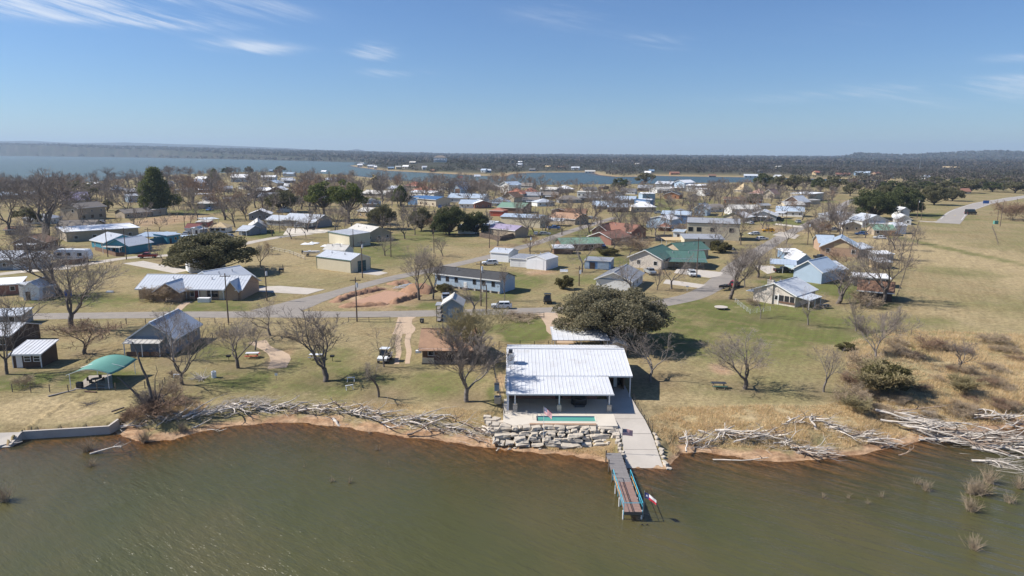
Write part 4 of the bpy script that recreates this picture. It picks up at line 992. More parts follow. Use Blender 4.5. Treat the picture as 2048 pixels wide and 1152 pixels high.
x.wing((1592, 541), (1625, 541), 9, 3.0, 2.0, 'v', 'gable', 'white_metal', 'pale_blue', .4, .9, '')
carport('the long grey carport', 'long ribbed grey carport with dark pickup parked under it', (1540, 545), (1590, 548), 7, 2.7, .5, 'galv_blue', 3)
x = House('the white-roofed trailer shed', 'small open shed with bright white roof and dark blue side', 'shed')
x.wing((1568, 519), (1602, 519), 6, 2.5, .4, 'u', 'shed', 'bright_white', 'slate_blue', .4, 0, '')
x = House('the long white-roofed shelter', 'long dark shelter with narrow white roof beyond the stone house', 'shelter')
x.wing((1708, 572), (1777, 576), 5, 2.6, .3, 'u', 'shed', 'bright_white', 'trim_dark', .4, 0, 'f3')
x = House('the brown-roofed shed', 'shed with dark brown shingle roof beneath a large bare tree', 'shed')
x.wing((1716, 598), (1783, 604), 7, 2.4, 1.8, 'u', 'gable', 'shingle_brown', 'dark_brown', .5, 0, 'r1')
x = House('the little white well house', 'tiny white well house with pitched roof by the brown-roofed shed', 'hut')
x.wing((1700, 565), (1707, 567), 1.8, 1.6, .6, 'v', 'gable', 'white_metal', 'white_wall', .2, 0, '')
x = House('the tan camper shed', 'small tan shed with pale roof among bare trees near the field edge', 'shed')
x.wing((1754, 538), (1782, 538), 5, 2.2, .5, 'u', 'shed', 'white_metal', 'canvas_tan', .3, .9, '')
x = House('the white-roofed field shed', 'low shed with pale ribbed roof at the edge of the dry field', 'shed')
x.wing((1752, 521), (1786, 521), 5, 2.2, .4, 'u', 'shed', 'white_metal', 'grey_wall', .3, .9, '')
x = House('the grey-green rear house', 'pale grey house at the end of the right-hand street', 'house')
x.wing((1704, 448), (1745, 449), 11, 3.2, 1.6, 'u', 'gable', 'pale_roof', 'grey_wall', .5, 0, 'f3')
x = House('the tan gabled shed by the pickup', 'tan gabled shed with white front beside a parked silver pickup', 'shed')
x.wing((1684, 463), (1722, 464), 8, 3.2, 1.6, 'v', 'gable', 'galv', 'pale_tan', .4, .9, 'f2')
x = House('the green-roofed field house', 'long low house with pale green roof at the field edge', 'house')
x.wing((1748, 471), (1790, 472), 11, 2.6, 1.8, 'u', 'gable', 'pale_green_metal', 'tan_wall', .5, .9, 'f3')
x = House('the pale ribbed field shed', 'tall pale ribbed shed next to the pale green roof', 'shed')
x.wing((1788, 468), (1812, 468), 9, 3.8, 1.0, 'u', 'gable', 'galv', 'white_rib', .2, .9, '')
x = House('the white double-roofed house', 'white house with two stepped white gable roofs near the field corner', 'house')
x.wing((1794, 449), (1822, 450), 11, 3.0, 2.0, 'v', 'gable', 'white_metal', 'white_wall', .5, .9, 'f2')
x.wing((1800, 436), (1818, 436), 9, 4.4, 1.6, 'v', 'gable', 'white_metal', 'white_wall', .4, .9, '')
# ---- centre back
x = House('the long cream metal building', 'long cream metal building with blue-grey roof and a lone bare tree in front', 'building')
x.wing((1001, 452), (1080, 456), 11, 4.6, 1.2, 'u', 'gable', 'galv_blue', 'cream', .3, 1, '', fascia='trim_dark')
carport('the white truck carport', 'white gabled carport beside the long cream metal building', (1086, 452), (1126, 453), 7, 2.7, 1.0, 'white_metal', 3, kind='gable')
x = House('the brown-roofed rear house', 'house with rust-brown shingle roof behind the white truck carport', 'house')
x.wing((1098, 446), (1150, 450), 13, 3.0, 2.2, 'u', 'gable', 'shingle_tan', 'tan_wall', .5, 0, 'r2')
x = House('the dark brown shingled house', 'house with dark brown shingles up the side street', 'house')
x.wing((1130, 437), (1170, 438), 11, 2.9, 2.2, 'u', 'gable', 'shingle_brown', 'brown_wood', .6, 0, 'f2')
x = House('the purple-roofed shed', 'low shed with faded purple roof behind a dark board fence', 'shed')
x.wing((980, 470), (1030, 476), 8, 3.2, 1.6, 'u', 'gable', 'purple_metal', 'tan_wall', .4, .9, '')
x = House('the white utility shed under the oaks', 'white flat-topped utility shed at the foot of the dark oaks', 'shed')
x.wing((916, 467), (953, 468), 6, 3.2, .3, 'u', 'shed', 'galv', 'white_rib', .2, .9, '')
x = House('the white gabled shed beside the oaks', 'white gabled shed with grey roof right of the dark oaks', 'shed')
x.wing((962, 465), (984, 467), 10, 3.4, 1.6, 'u', 'gable', 'galv', 'white_wall', .3, .9, '')
x = House('the red brick L-shaped house', 'red brick house with two gables and red-brown shingle roof', 'house')
x.wing((1178, 486), (1222, 491), 13, 2.8, 2.0, 'v', 'gable', 'shingle_red', 'brick_red', .7, 0, 'f1', fascia='trim_white')
x.wing((1184, 474), (1214, 476), 16, 3.0, 2.4, 'v', 'gable', 'shingle_red', 'brick_red', .7, 0, 'f1', fascia='trim_white')
x.wing((1206, 472), (1262, 478), 11, 3.0, 2.6, 'u', 'gable', 'shingle_red', 'brick_red', .7, 0, 'r1')
x.chimney(-6, 4, 1.0, .8, 0, 6.2, 'pale_stone')
x = House('the green-roofed lean-to shed', 'low dark shed with bright green metal roof and white lean-to', 'shed')
x.wing((1124, 502), (1204, 500), 9, 2.6, 1.6, 'u', 'gable', 'pale_green_metal', 'brown_wood', .5, .8, 'f2')
x.wing((1108, 508), (1146, 508), 5, 2.1, .5, 'u', 'shed', 'white_metal', 'brown_wood', .4, .8, '')
x = House('the dull green-roofed house', 'house with dull grey-green roof behind the long cream building', 'house')
x.wing((996, 425), (1046, 427), 14, 3.4, 2.4, 'u', 'gable', 'pale_green_metal', 'brown_wood', .6, 0, 'f2')
x = House('the red rounded hut', 'small red hut left of the long cream metal building', 'hut')
x.wing((979, 432), (1006, 433), 8, 3.2, 1.2, 'u', 'hip', 'shingle_orange', 'red_wall', .4, 0, '')
x = House('the blue-roofed cream house', 'cream house with vivid blue metal roof', 'house')
x.wing((835, 410), (872, 413), 13, 4.6, 1.6, 'u', 'gable', 'blue_metal', 'pale_tan', .6, 1, 'f3', frame='maroon')
x = House('the plain blue building', 'plain pale blue box building left of the blue-roofed cream house', 'building')
x.wing((816, 409), (838, 410), 12, 5.2, .4, 'u', 'shed', 'blue_metal', 'mid_blue', .3, 0, '')
x = House('the white long-roofed house', 'long white house with pale roof and red trim behind the blue roofs', 'house')
x.wing((820, 395), (868, 397), 14, 4.4, 1.2, 'u', 'gable', 'white_metal', 'white_wall', .5, 0, 'f3')
x = House('the orange-roofed house', 'house with bright orange-red roof in the middle of the village', 'house')
x.wing((826, 389), (858, 390), 14, 4.0, 3.0, 'u', 'hip', 'shingle_orange', 'pale_tan', .8, 0, 'f2')
x = House('the red hip-roofed house', 'tall house with red hipped roof near the far lakeshore', 'house')
x.wing((810, 382), (832, 383), 14, 5.4, 3.6, 'u', 'hip', 'shingle_orange', 'tan_wall', .8, 0, 'f2')
x = House('the A-frame with white gable', 'white and blue A-frame gable house with wide grey roof in front', 'house')
x.wing((896, 391), (921, 392), 18, 5.6, 6.0, 'v', 'gable', 'galv', 'pale_blue', .6, 0, '', fascia='trim_white')
x.box('gable_panel', 'brown_wood', .58 * x.L, .95 * x.L, -.06, 0, 1, 6.0)
x.wing((896, 404), (966, 406), 14, 3.4, 2.6, 'u', 'gable', 'galv_blue', 'white_wall', .6, 1, 'f4')
x = House('the white two-storey house', 'white two-storey house with pale roof and balcony near the inlet', 'house')
x.wing((1001, 386), (1018, 387), 16, 8.0, 2.4, 'v', 'gable', 'galv_blue', 'white_wall', .8, 1, 'f2', zs=5)
x.wing((1018, 387), (1036, 387), 14, 7.4, .6, 'u', 'shed', 'galv_blue', 'white_wall', .6, 1, 'f2', zs=4.5)
x = House('the red-orange roofed bungalow', 'cream bungalow with red-orange and brown roof below the white two-storey house', 'house')
x.wing((1003, 404), (1028, 405), 15, 4.0, 3.0, 'v', 'gable', 'shingle_brown', 'pale_tan', .8, 0, 'f1')
x.wing((1012, 398), (1044, 399), 14, 4.6, 3.6, 'u', 'hip', 'shingle_orange', 'pale_tan', .8, 0, '')
x = House('the small orange-roofed house', 'small house with orange-red roof right of the red-orange bungalow', 'house')
x.wing((1050, 391), (1076, 391), 12, 3.4, 3.0, 'u', 'hip', 'shingle_orange', 'tan_wall', .7, 0, 'f2')
x = House('the long white mobile home', 'long white mobile home with ribbed windows among bare trees', 'mobile home')
x.wing((1154, 396), (1196, 397), 8, 5.0, .4, 'u', 'shed', 'pale_roof', 'white_wall', .3, 0, 'f5', win=(1.6, 1.4), zs=2)
x = House('the white hipped cottage', 'white cottage with pale hipped roof left of the long white mobile home', 'house')
x.wing((1116, 385), (1148, 385), 13, 3.4, 2.6, 'u', 'hip', 'bright_white', 'pale_tan', .7, 0, 'f2')
x = House('the low grey lakeside house', 'low grey-roofed lakeside house left of the white hipped cottage', 'house')
x.wing((1080, 385), (1112, 386), 12, 3.2, 1.8, 'u', 'gable', 'pale_roof', 'grey_wall', .6, 0, 'f2')
x = House('the lavender gabled shed', 'pale lavender shed with blue side wall in the back lawn', 'shed')
x.wing((1272, 412), (1298, 413), 12, 3.0, 1.8, 'u', 'gable', 'white_metal', 'mid_blue', .4, 0, '')
x.wing((1298, 413), (1308, 412), 12, 4.2, .3, 'u', 'shed', 'blue_metal', 'mid_blue', .2, 0, '')
x = House('the teal boxy shed', 'boxy pale teal shed with white roof behind the lavender shed', 'shed')
x.wing((1285, 399), (1310, 399), 12, 4.6, .4, 'u', 'shed', 'bright_white', 'pale_blue', .4, 0, 'f1')
x = House('the orange brick gabled house', 'small orange brick house with dark gabled roof on a lawn', 'house')
x.wing((1328, 397), (1358, 398), 16, 3.4, 2.2, 'v', 'gable', 'shingle_dark', 'brick_orange', .7, 0, 'f2', frame='brown_wood')
x = House('the two-storey blue house', 'two-storey pale blue house with white roof close to the inlet', 'house')
x.wing((1348, 381), (1368, 382), 18, 8.2, 2.4, 'v', 'gable', 'bright_white', 'pale_blue', .7, 0, 'f1', zs=5.5).porch(-.4, 1.0, 5, 3.6, 3.0, 'bright_white', 3)
x = House('the white flat-roofed lake house', 'white flat-roofed lake house right of the two-storey blue house', 'house')
x.wing((1372, 383), (1408, 384), 14, 6.0, .8, 'u', 'shed', 'bright_white', 'white_wall', .6, 0, 'f4', zs=3)
x = House('the grey-roofed boathouse', 'long boathouse with dull grey roof left of the two-storey blue house', 'boathouse')
x.wing((1310, 376), (1342, 377), 16, 4.6, 2.4, 'u', 'gable', 'galv', 'grey_wall', .5, 0, '')
x = House('the white motorhome shed', 'white boxy shed parked below the white flat-roofed lake house', 'shed')
x.wing((1392, 391), (1410, 392), 8, 6.0, .3, 'u', 'shed', 'bright_white', 'white_wall', .2, 0, '')
x = House('the pink hip-roofed house', 'house with pink tiled hip roofs close to the inlet', 'house')
x.wing((1498, 395), (1530, 396), 15, 3.8, 3.2, 'u', 'hip', 'shingle_pink', 'pale_tan', .8, 0, 'f3')
x.wing((1524, 397), (1548, 398), 18, 3.8, 3.8, 'v', 'gable', 'shingle_pink', 'pale_tan', .7, 0, 'f1')
x = House('the long low brown house', 'long low red-brown house partly behind bare trees', 'house')
x.wing((1448, 406), (1524, 408), 11, 2.8, 1.4, 'u', 'gable', 'shingle_brown', 'brick_orange', .7, 0, 'f5')
x = House('the tan tent-roofed pavilion', 'tan tent-roofed pavilion left of the pink hip roofs', 'pavilion')
x.wing((1468, 384), (1486, 385), 15, 2.6, 5.6, 'u', 'hip', 'canvas_tan', 'pale_tan', .8, 0, '')
# ---- left back
x = House('the white twin-gable store', 'low dark building with white twin roofs behind the left pines', 'building')
x.wing((508, 390), (538, 391), 16, 4.2, 2.0, 'u', 'gable', 'bright_white', 'brown_wood', .6, 0, 'f3')
x.wing((538, 391), (570, 391), 18, 4.2, 3.0, 'v', 'gable', 'bright_white', 'brown_wood', .6, 0, '')
x = House('the yellow-white house', 'boxy pale yellow house with light metal roof beside the pines', 'house')
x.wing((596, 393), (626, 394), 14, 5.0, 1.6, 'u', 'gable', 'galv_blue', 'yellow_wall', .6, 1, 'f2')
x = House('the far white-roofed bungalow', 'white-roofed bungalow far back near the left lakeshore', 'house')
x.wing((522, 361), (550, 361), 16, 4.4, 2.0, 'u', 'gable', 'bright_white', 'white_wall', .6, 0, 'f2')
x = House('the bluish far roof', 'small house with bluish roof far back among bare trees at left', 'house')
x.wing((566, 353), (588, 353), 14, 4.0, 2.0, 'u', 'gable', 'galv_blue', 'white_wall', .6, 0, '')
x = House('the white far gable', 'white gabled house far back among bare trees left of centre', 'house')
x.wing((462, 364), (494, 364), 18, 5.6, 3.4, 'u', 'gable', 'bright_white', 'white_wall', .6, 0, 'f3')
x = House('the far shed with white edge', 'low shed with white roof edge beyond the first pine tree', 'shed')
x.wing((494, 397), (512, 397), 12, 3.2, .4, 'u', 'shed', 'bright_white', 'trim_dark', .5, 0, '')
x = House('the long brownish lakeside house', 'long house with brownish white roof behind the palm tree', 'house')
x.wing((724, 394), (772, 396), 14, 3.2, 2.2, 'u', 'gable', 'pale_roof', 'tan_wall', .6, 0, 'f4')
x = House('the pale roof among pines', 'pale roofed house with tan front between the pines and dark oak', 'house')
x.wing((716, 434), (738, 436), 9, 3.6, 1.6, 'u', 'gable', 'pale_roof', 'canvas_tan', .5, 0, 'f2')
x = House('the grey house behind the palm', 'pale grey cottage standing between palm and red hip roof', 'cottage')
x.wing((774, 384), (796, 385), 12, 3.4, 2.2, 'u', 'gable', 'galv', 'white_wall', .6, 0, 'f1')

# ------------------------------------------------------------------ the lake house with patio, pool, ramp and dock
hs = House('the lake house', 'lakefront house under a large bright white standing-seam metal roof with pool terrace', 'house', 'lake_house')
Y0, Z0 = 94.4, 2.2
hs.root = thing('lake_house', hs.label, 'house', (0, Y0, Z0)); root = hs.root
MARKS.append((hs.short, Vector((8, Y0 + 4, Z0)))); FOOT.append((4, 101, 10)); FOOT.append((14, 101, 9)); FOOT.append((6, 89, 8)); FOOT.append((14, 88, 8))
def lb(name, m, *b_): return MB().box(*b_).build(name, M[m], root)
XL, XR, XP = -.75, 17.55, 14.05
lb('wall', 'brick_red', -.35, 12.5, 0, 15.6, -.8, 2.75)
lb('side_wall', 'white_rib', XL + .1, -.34, -4.6, 15.8, -.8, 3.2)
lb('gable', 'white_rib', -.35, 12.5, .3, 15.4, 2.76, 3.25)
lb('back_wall', 'white_rib', 12.5, 17.3, 15.0, 15.2, -.3, 3.2)
lb('inner_wall', 'brown_wood', 16.9, 17.05, 4.0, 15.0, -.3, 3.0)
lb('door_post', 'white_wall', 15.6, 16.1, 5.2, 5.4, -.2, 3.1)
def seam_panel(x0, x1, y0, z0, y1, z1, name='roof_panel'):
    mb = MB(); mb.slab([(x0, y0, z0), (x1, y0, z0), (x1, y1, z1), (x0, y1, z1)], .07)
    for xx in (x0 + .02, (x0 + x1) / 2):
        mb.prism([(xx - .025, y0, z0 + .004), (xx + .025, y0, z0 + .004), (xx + .025, y1, z1 + .004), (xx - .025, y1, z1 + .004)], (0, 0, .035))
    return mb.build(name, M['white_metal'], root)
nP = 17; pw = (XR - XL) / nP
for i in range(nP):
    seam_panel(XL + i * pw, XL + (i + 1) * pw - .006, .55, 3.30, 8.8, 4.95)
    seam_panel(XL + i * pw, XL + (i + 1) * pw - .006, 16.9, 3.30, 8.81, 4.95)
nQ = 14; pw = (XP - XL) / nQ
for i in range(nQ): seam_panel(XL + i * pw, XL + (i + 1) * pw - .006, -5.4, 2.63, .80, 3.22)
lb('ridge_cap', 'white_metal', XL - .05, XR + .05, 8.62, 9.0, 4.93, 5.04)
lb('gutter', 'trim_white', XL, XP + .05, -5.56, -5.42, 2.46, 2.66); lb('gutter', 'trim_white', XP + .1, XR + .05, .40, .54, 3.1, 3.32)
MB().prism([(XR, .55, 3.08), (XR, 8.8, 4.75), (XR, 8.8, 5.0), (XR, .55, 3.35)], (.06, 0, 0)).build('fascia', M['trim_white'], root)
MB().prism([(XL, .55, 3.08), (XL, 8.8, 4.75), (XL, 8.8, 5.0), (XL, .55, 3.35)], (-.06, 0, 0)).build('fascia', M['trim_white'], root)
for xx in (.5, 6.6, 13.5):
    lb('post', 'trim_white', xx - .08, xx + .08, -5.05, -4.89, .0, 2.56)
    mb = MB(); rr = random.Random(int(xx * 10))
    for k in range(5): d = rr.uniform(-.03, .03); mb.box(xx - .3 + d, xx + .3 + d, -5.27 + d, -4.67 + d, -.1 + k * .22, -.1 + k * .22 + .205)
    mb.build('stone_pedestal', M['limestone'], root)
for yy in (.7, 8.6): lb('post', 'trim_white', 17.25, 17.41, yy, yy + .16, -.3, 3.2)
for xx, w, hh, z in ((2.2, 1.8, 1.3, .9), (4.9, 1.8, 1.3, .9), (8.0, .9, 1.3, .9), (11.6, 1.3, 1.3, .9)):
    window(root, (xx, 0, z), (0, 0, 0), w, hh)
door(root, (6.9, 0, 0), (0, 0, 0), 1.0, 2.1); lb('patio_door', 'glass', 8.7, 10.7, -.04, 0, .05, 2.1)
lb('chimney', 'white_rib', -.62, .32, 3.7, 4.7, 3.6, 5.55); lb('chimney_cap', 'dark_metal', -.45, .15, 3.9, 4.5, 5.55, 6.1)
lb('chimney_rim', 'trim_white', -.70, .40, 3.62, 4.78, 5.42, 5.56)
for k in range(4): lb('electric_meter', 'steel', -1.0, -.67, 2 + k * 1.3, 2.5 + k * 1.3, .7, 1.3)
carport('the white carport behind the lake house', 'white metal-roofed carport standing right behind the lake house', (1108, 713), (1215, 713), 8, 3.0, .2, 'white_metal', 3)
x = House('the arched garden shed', 'small tan garden shed with curved gable behind the lake house', 'shed')
x.root = thing('shed', x.label, 'shed', (16.6, 115.5, 2.2)); x.cur = (Vector((0, 0, 0)), 0, 3.6, None, 0); x.L, x.W = 3.6, 4
x.put(wall_mesh(3.6, 4, 1.9, .8, 'v', 'gable'), 'wall', 'tan_wall'); x.put(roof_mesh(3.6, 4, 1.9, .8, 'v', 'gable', .2, 0), 'roof', 'pale_roof')
x.box('door', 'trim_white', .7, 1.75, -.05, 0, .05, 1.9).box('door', 'trim_white', 1.85, 2.9, -.05, 0, .05, 1.9)

# terrace
ZP = 2.12
def st(name, mb, m): o = mb.build(name, M[m] if isinstance(m, str) else m); o['kind'] = 'structure'; return o
st('patio', MB().box(-1.1, 14.0, 87.9, Y0 - .01, .4, ZP).box(-1.1, 3.25, 85.79, 87.9, .4, ZP).box(11.45, 14.0, 85.79, 87.9, .4, ZP).prism([(.3, 84.4, .4), (14.0, 84.4, .4), (14.0, 85.79, .4), (-1.1, 85.79, .4)], (0, 0, ZP - .4)), 'patio')
st('patio_step', MB().box(2.4, 11.2, 84.45, 84.95, ZP + .004, ZP + .14), 'brick_tan')
for a in (2.6, 6.4, 10.2): st('patio_joint', MB().box(a, a + .025, 88.0, Y0 - .05, ZP, ZP + .003), 'concrete_old')
mb = MB(); prof = [(108, 2.22), (96, 2.2), (90, 2.17), (87, 2.10), (84, 1.72), (82, 1.30), (79.5, .70), (77.2, .16), (75.3, -.32), (72, -1.0)]
XLr = [14.01, 14.01, 14.01, 14.01, 14.1, 14.2, 14.05, 13.9, 13.9, 13.9]; XRr = [17.3, 17.5, 17.7, 17.95, 18.15, 18.25, 18.3, 18.35, 18.5, 18.6]
for (y0, z0), (y1, z1), a0, a1, b0, b1 in zip(prof, prof[1:], XLr, XLr[1:], XRr, XRr[1:]):
    mb.prism([(a0, y0, z0), (a1, y1, z1), (b1, y1, z1), (b0, y0, z0)], (0, 0, -.7))
st('boat_ramp', mb, 'concrete')
for yj, zj, a, b_ in ((87, 2.10, 14.03, 17.9), (83.2, 1.57, 14.2, 18.15), (80, .83, 14.15, 18.25)):
    st('ramp_joint', MB().slab([(a, yj, zj + .015), (b_, yj, zj + .015), (b_, yj + .05, zj + .022), (a, yj + .05, zj + .022)], .02), 'concrete_old')
# pool
pool = thing('swimming_pool', 'narrow rectangular plunge pool with green water set in the pale terrace', 'pool', (3.25, 85.79, ZP))
PL, PW = 8.2, 2.11
MB().box(0, PL, 0, .14, -1.2, .02).box(0, PL, PW - .14, PW, -1.2, .02).box(0, .14, .14, PW - .14, -1.2, .02).box(PL - .14, PL, .14, PW - .14, -1.2, .02).build('coping', M['patio'], pool)
MB().box(.14, PL - .14, .14, PW - .14, -1.2, -1.1).build('basin_floor', M['pool_tile'], pool)
MB().box(.145, PL - .145, PW - .17, PW - .141, -1.09, -.0).box(.141, .17, .145, PW - .18, -1.09, 0).build('tile_band', M['slate_blue'], pool)
pwm = bpy.data.materials.new('pool_water'); n, l = nodes_of(pwm); b = n['Principled BSDF']
b.inputs['Base Color'].default_value = (.11, .36, .31, 1); b.inputs['Roughness'].default_value = .06
z = n.new('ShaderNodeTexNoise'); z.inputs['Scale'].default_value = 3; bp = n.new('ShaderNodeBump'); bp.inputs['Distance'].default_value = .03; l.new(z.outputs[0], bp.inputs['Height']); l.new(bp.outputs[0], b.inputs['Normal'])
MB().box(.171, PL - .142, .142, PW - .171, -1.0, -.16).build('pool_water', pwm, pool)
mb = MB()
for yy in (.7, 1.25): mb.path([(-.35, yy, 0), (-.35, yy, .75), (.1, yy, .8), (.3, yy, .45), (.3, yy, -.4)], [.025] * 5, 5)
mb.build('ladder_rail', M['steel'], pool)
tub = thing('hot_tub', 'round black covered hot tub under the white porch roof', 'hot tub', (9.65, 92.6, ZP))
def disc(r, z0, z1, n=20, r2=None): return MB().bar((0, 0, z0), (0, 0, z1), r, n, r2)
disc(1.1, 0, .82).build('shell', M['black_metal'], tub); disc(1.16, .821, .93, 20, 1.05).build('cover', M['trim_dark'], tub); MB().box(-.7, .7, -1.5, -1.12, 0, .3).build('step', M['trim_dark'], tub)

# stacked limestone terrace wall: every block its own piece
wall_t = thing('rock_wall', 'stepped terrace wall of rough pale limestone blocks below the pool', 'retaining wall', (0, 84.3, .3))
rr = random.Random(5)
def rough_block(w, d, hh, rr, jit=.16):
    """an uneven quarry block: cut box with knocked corners"""
    V = []
    for sz in (0, 1):
        for (sx, sy) in ((-1, -1), (0, -1.08), (1, -1), (1, 1), (-1, 1)):
            k = 1 - (.10 * sz)
            V.append((sx * w / 2 * k + rr.uniform(-jit, jit) * w * .5, sy * d / 2 * k + rr.uniform(-jit, jit) * d * .5, sz * hh + rr.uniform(-jit, jit) * hh * .55))
    return MB().add(V, [(4, 3, 2, 1, 0), (5, 6, 7, 8, 9), (0, 1, 6, 5), (1, 2, 7, 6), (2, 3, 8, 7), (3, 4, 9, 8), (4, 0, 5, 9)])
for row in range(6):
    zz, yy = .12 + row * .285, -2.1 + row * .40
    xx = -2.4 - .2 * row
    while xx < 13.9 - .1 * row:
        w = rr.choice((rr.uniform(.5, 1.1), rr.uniform(1.2, 2.8)))
        if xx + w > 14.2: w = max(.5, 14.1 - xx)
        hh = rr.uniform(.20, .36)
        rough_block(w * .97, rr.uniform(.8, 1.5), hh, rr, .24).build('stone', M['limestone'], wall_t, (xx + w / 2, yy + rr.uniform(-.28, .28) + (0.9 * max(0, -xx - .3) * .5), zz + rr.uniform(-.08, .08)), (rr.uniform(-.10, .10), rr.uniform(-.10, .10), rr.uniform(-.2, .2)))
        xx += w + rr.choice((0, .05, .12, .3))
for k in range(9):
    rough_block(rr.uniform(.8, 1.7), rr.uniform(.7, 1.1), rr.uniform(.3, .5), rr, .2).build('stone', M['limestone'], wall_t, (-1.7 - rr.uniform(0, 1.6), .2 + k * .42, .55 + k * .1), (0, 0, rr.uniform(-.6, .6)))
for k in range(9):
    yy = 84.6 - k * .72
    rough_block(rr.uniform(.4, .7), rr.uniform(.5, .85), rr.uniform(.35, .6), rr, .2).build('stone', M['limestone'], wall_t, (13.66 + rr.uniform(-.1, .1), yy - 84.3, max(-.2, gz(13.6, yy) - .42)), (0, 0, rr.uniform(-.5, .5)))
for k in range(10):
    yy = 83.6 - k * .80 - rr.uniform(0, .3); xx = float(np.interp(-yy, [-p[0] for p in prof], XRr)) + rr.uniform(.25, .6); w = rr.uniform(.3, .75)
    s_ = rough_block(w, rr.uniform(.4, .7), rr.uniform(.2, .45), rr, .22).build('boulder', M['limestone'], None, (xx, yy, gz(xx, yy) - .08), (0, 0, rr.uniform(-1, 1)))
    tag(s_, '%s limestone boulder down from the terrace along the boat ramp' % ['first', 'second', 'third', 'fourth', 'fifth', 'sixth', 'seventh', 'eighth', 'ninth', 'last'][k], 'boulder', 'boulders beside the boat ramp')
for k in range(16):
    xx, yy = rr.uniform(-4.5, 13), rr.uniform(81.3, 82.1); w = rr.uniform(.15, .4)
    s_ = rough_block(w, w * .7, w * .45, rr, .2).build('loose_stone', M['limestone'], None, (xx, yy, gz(xx, yy) - .04), (0, 0, rr.uniform(-1, 1)))
    tag(s_, 'small loose stone on the strand below the limestone wall', 'stone', 'loose stones below the wall')
sl = tag(MB().slab([(-.8, -.25, .32), (.7, -.4, .05), (.85, .35, .1), (-.6, .5, .42)], .08).build('slate_sheet', M['trim_dark'], None, (6.5, 81.5, gz(6.5, 81.5)), None), 'dark flat sheet lying on the strand below the limestone wall', 'sheet')

# dock
dk = thing('dock', 'long narrow timber dock with grey planks, red outer planks and blue rails', 'dock', (11.65, 78.6, 0))
DW, DZ = 1.85, 1.0
yy = 0.0; rr = random.Random(8)
while yy > -7.4:
    MB().box(rr.uniform(-.05, .03), DW + rr.uniform(-.03, .05), yy - .19, yy, DZ - .05, DZ + rr.uniform(-.008, .008)).build('plank', M['grey_plank'], dk); yy -= .205
y1 = yy
while yy > -14.0:
    for a, b_ in ((0, DW / 2 - .05), (DW / 2 + .05, DW)): MB().box(a, b_, yy - .27, yy, DZ - .05, DZ + rr.uniform(-.006, .006)).build('plank', M['red_plank'], dk)
    yy -= .285
y2 = yy
for a in (.1, DW - .22): MB().box(a, a + .12, y2 + .02, -.05, DZ - .30, DZ - .056).build('beam', M['post_wood'], dk)
MB().box(-.02, DW + .02, y2 - .07, y2 - .005, DZ - .32, DZ + .0).build('end_board', M['post_wood'], dk)
for k, yv in enumerate((-.5, -3.0, -5.6, -8.4, -11.2, -13.8)):
    for a in (-.08, DW - .02):
        MB().bar((a + .05, yv, -4.2), (a + .05, yv, DZ + (.55 if k < 3 and a < 0 else -.02)), .085, 7).build('pile', M['post_wood' if k < 3 else 'trim_white'], dk)
def rail(a, yb, ye):
    t = MB()
    for k in range(5): v = yb + (ye - yb) * k / 4; t.bar((a, v, DZ - .3), (a, v, DZ + 1.0), .035, 4)
    t.bar((a, yb, DZ + 1.0), (a, ye, DZ + 1.0), .045, 4); t.build('rail', M['cyan_paint'], dk)
    MB().bar((a, yb + (ye - yb) * .1, DZ + .55), (a, ye - (ye - yb) * .35, DZ + .55), .04, 4).build('mid_rail', M['orange_paint'], dk)
    MB().bar((a, ye - (ye - yb) * .35, DZ + .55), (a, ye, DZ + .55), .03, 4).build('mid_rail', M['cyan_paint'], dk)
rail(-.05, y1 + 1.0, y2); rail(DW + .05, y1 + 1.0, y2)
MB().bar((-.05, y2, DZ + 1.0), (DW + .05, y2, DZ + 1.0), .045, 4).build('end_rail', M['cyan_paint'], dk)
MB().bar((DW / 2, y2 + 2.2, DZ), (DW / 2, y2 + 2.2, DZ + .35), .03, 5).build('cleat', M['steel'], dk)
MB().bar((DW * .7, y2 - .1, -.5), (DW * .7 + .5, y2 - 1.0, .2), .05, 4).bar((DW * .7 + .5, y2 - .1, -.5), (DW * .7 + 1.0, y2 - 1.0, .2), .05, 4).build('ladder', M['black_metal'], dk)

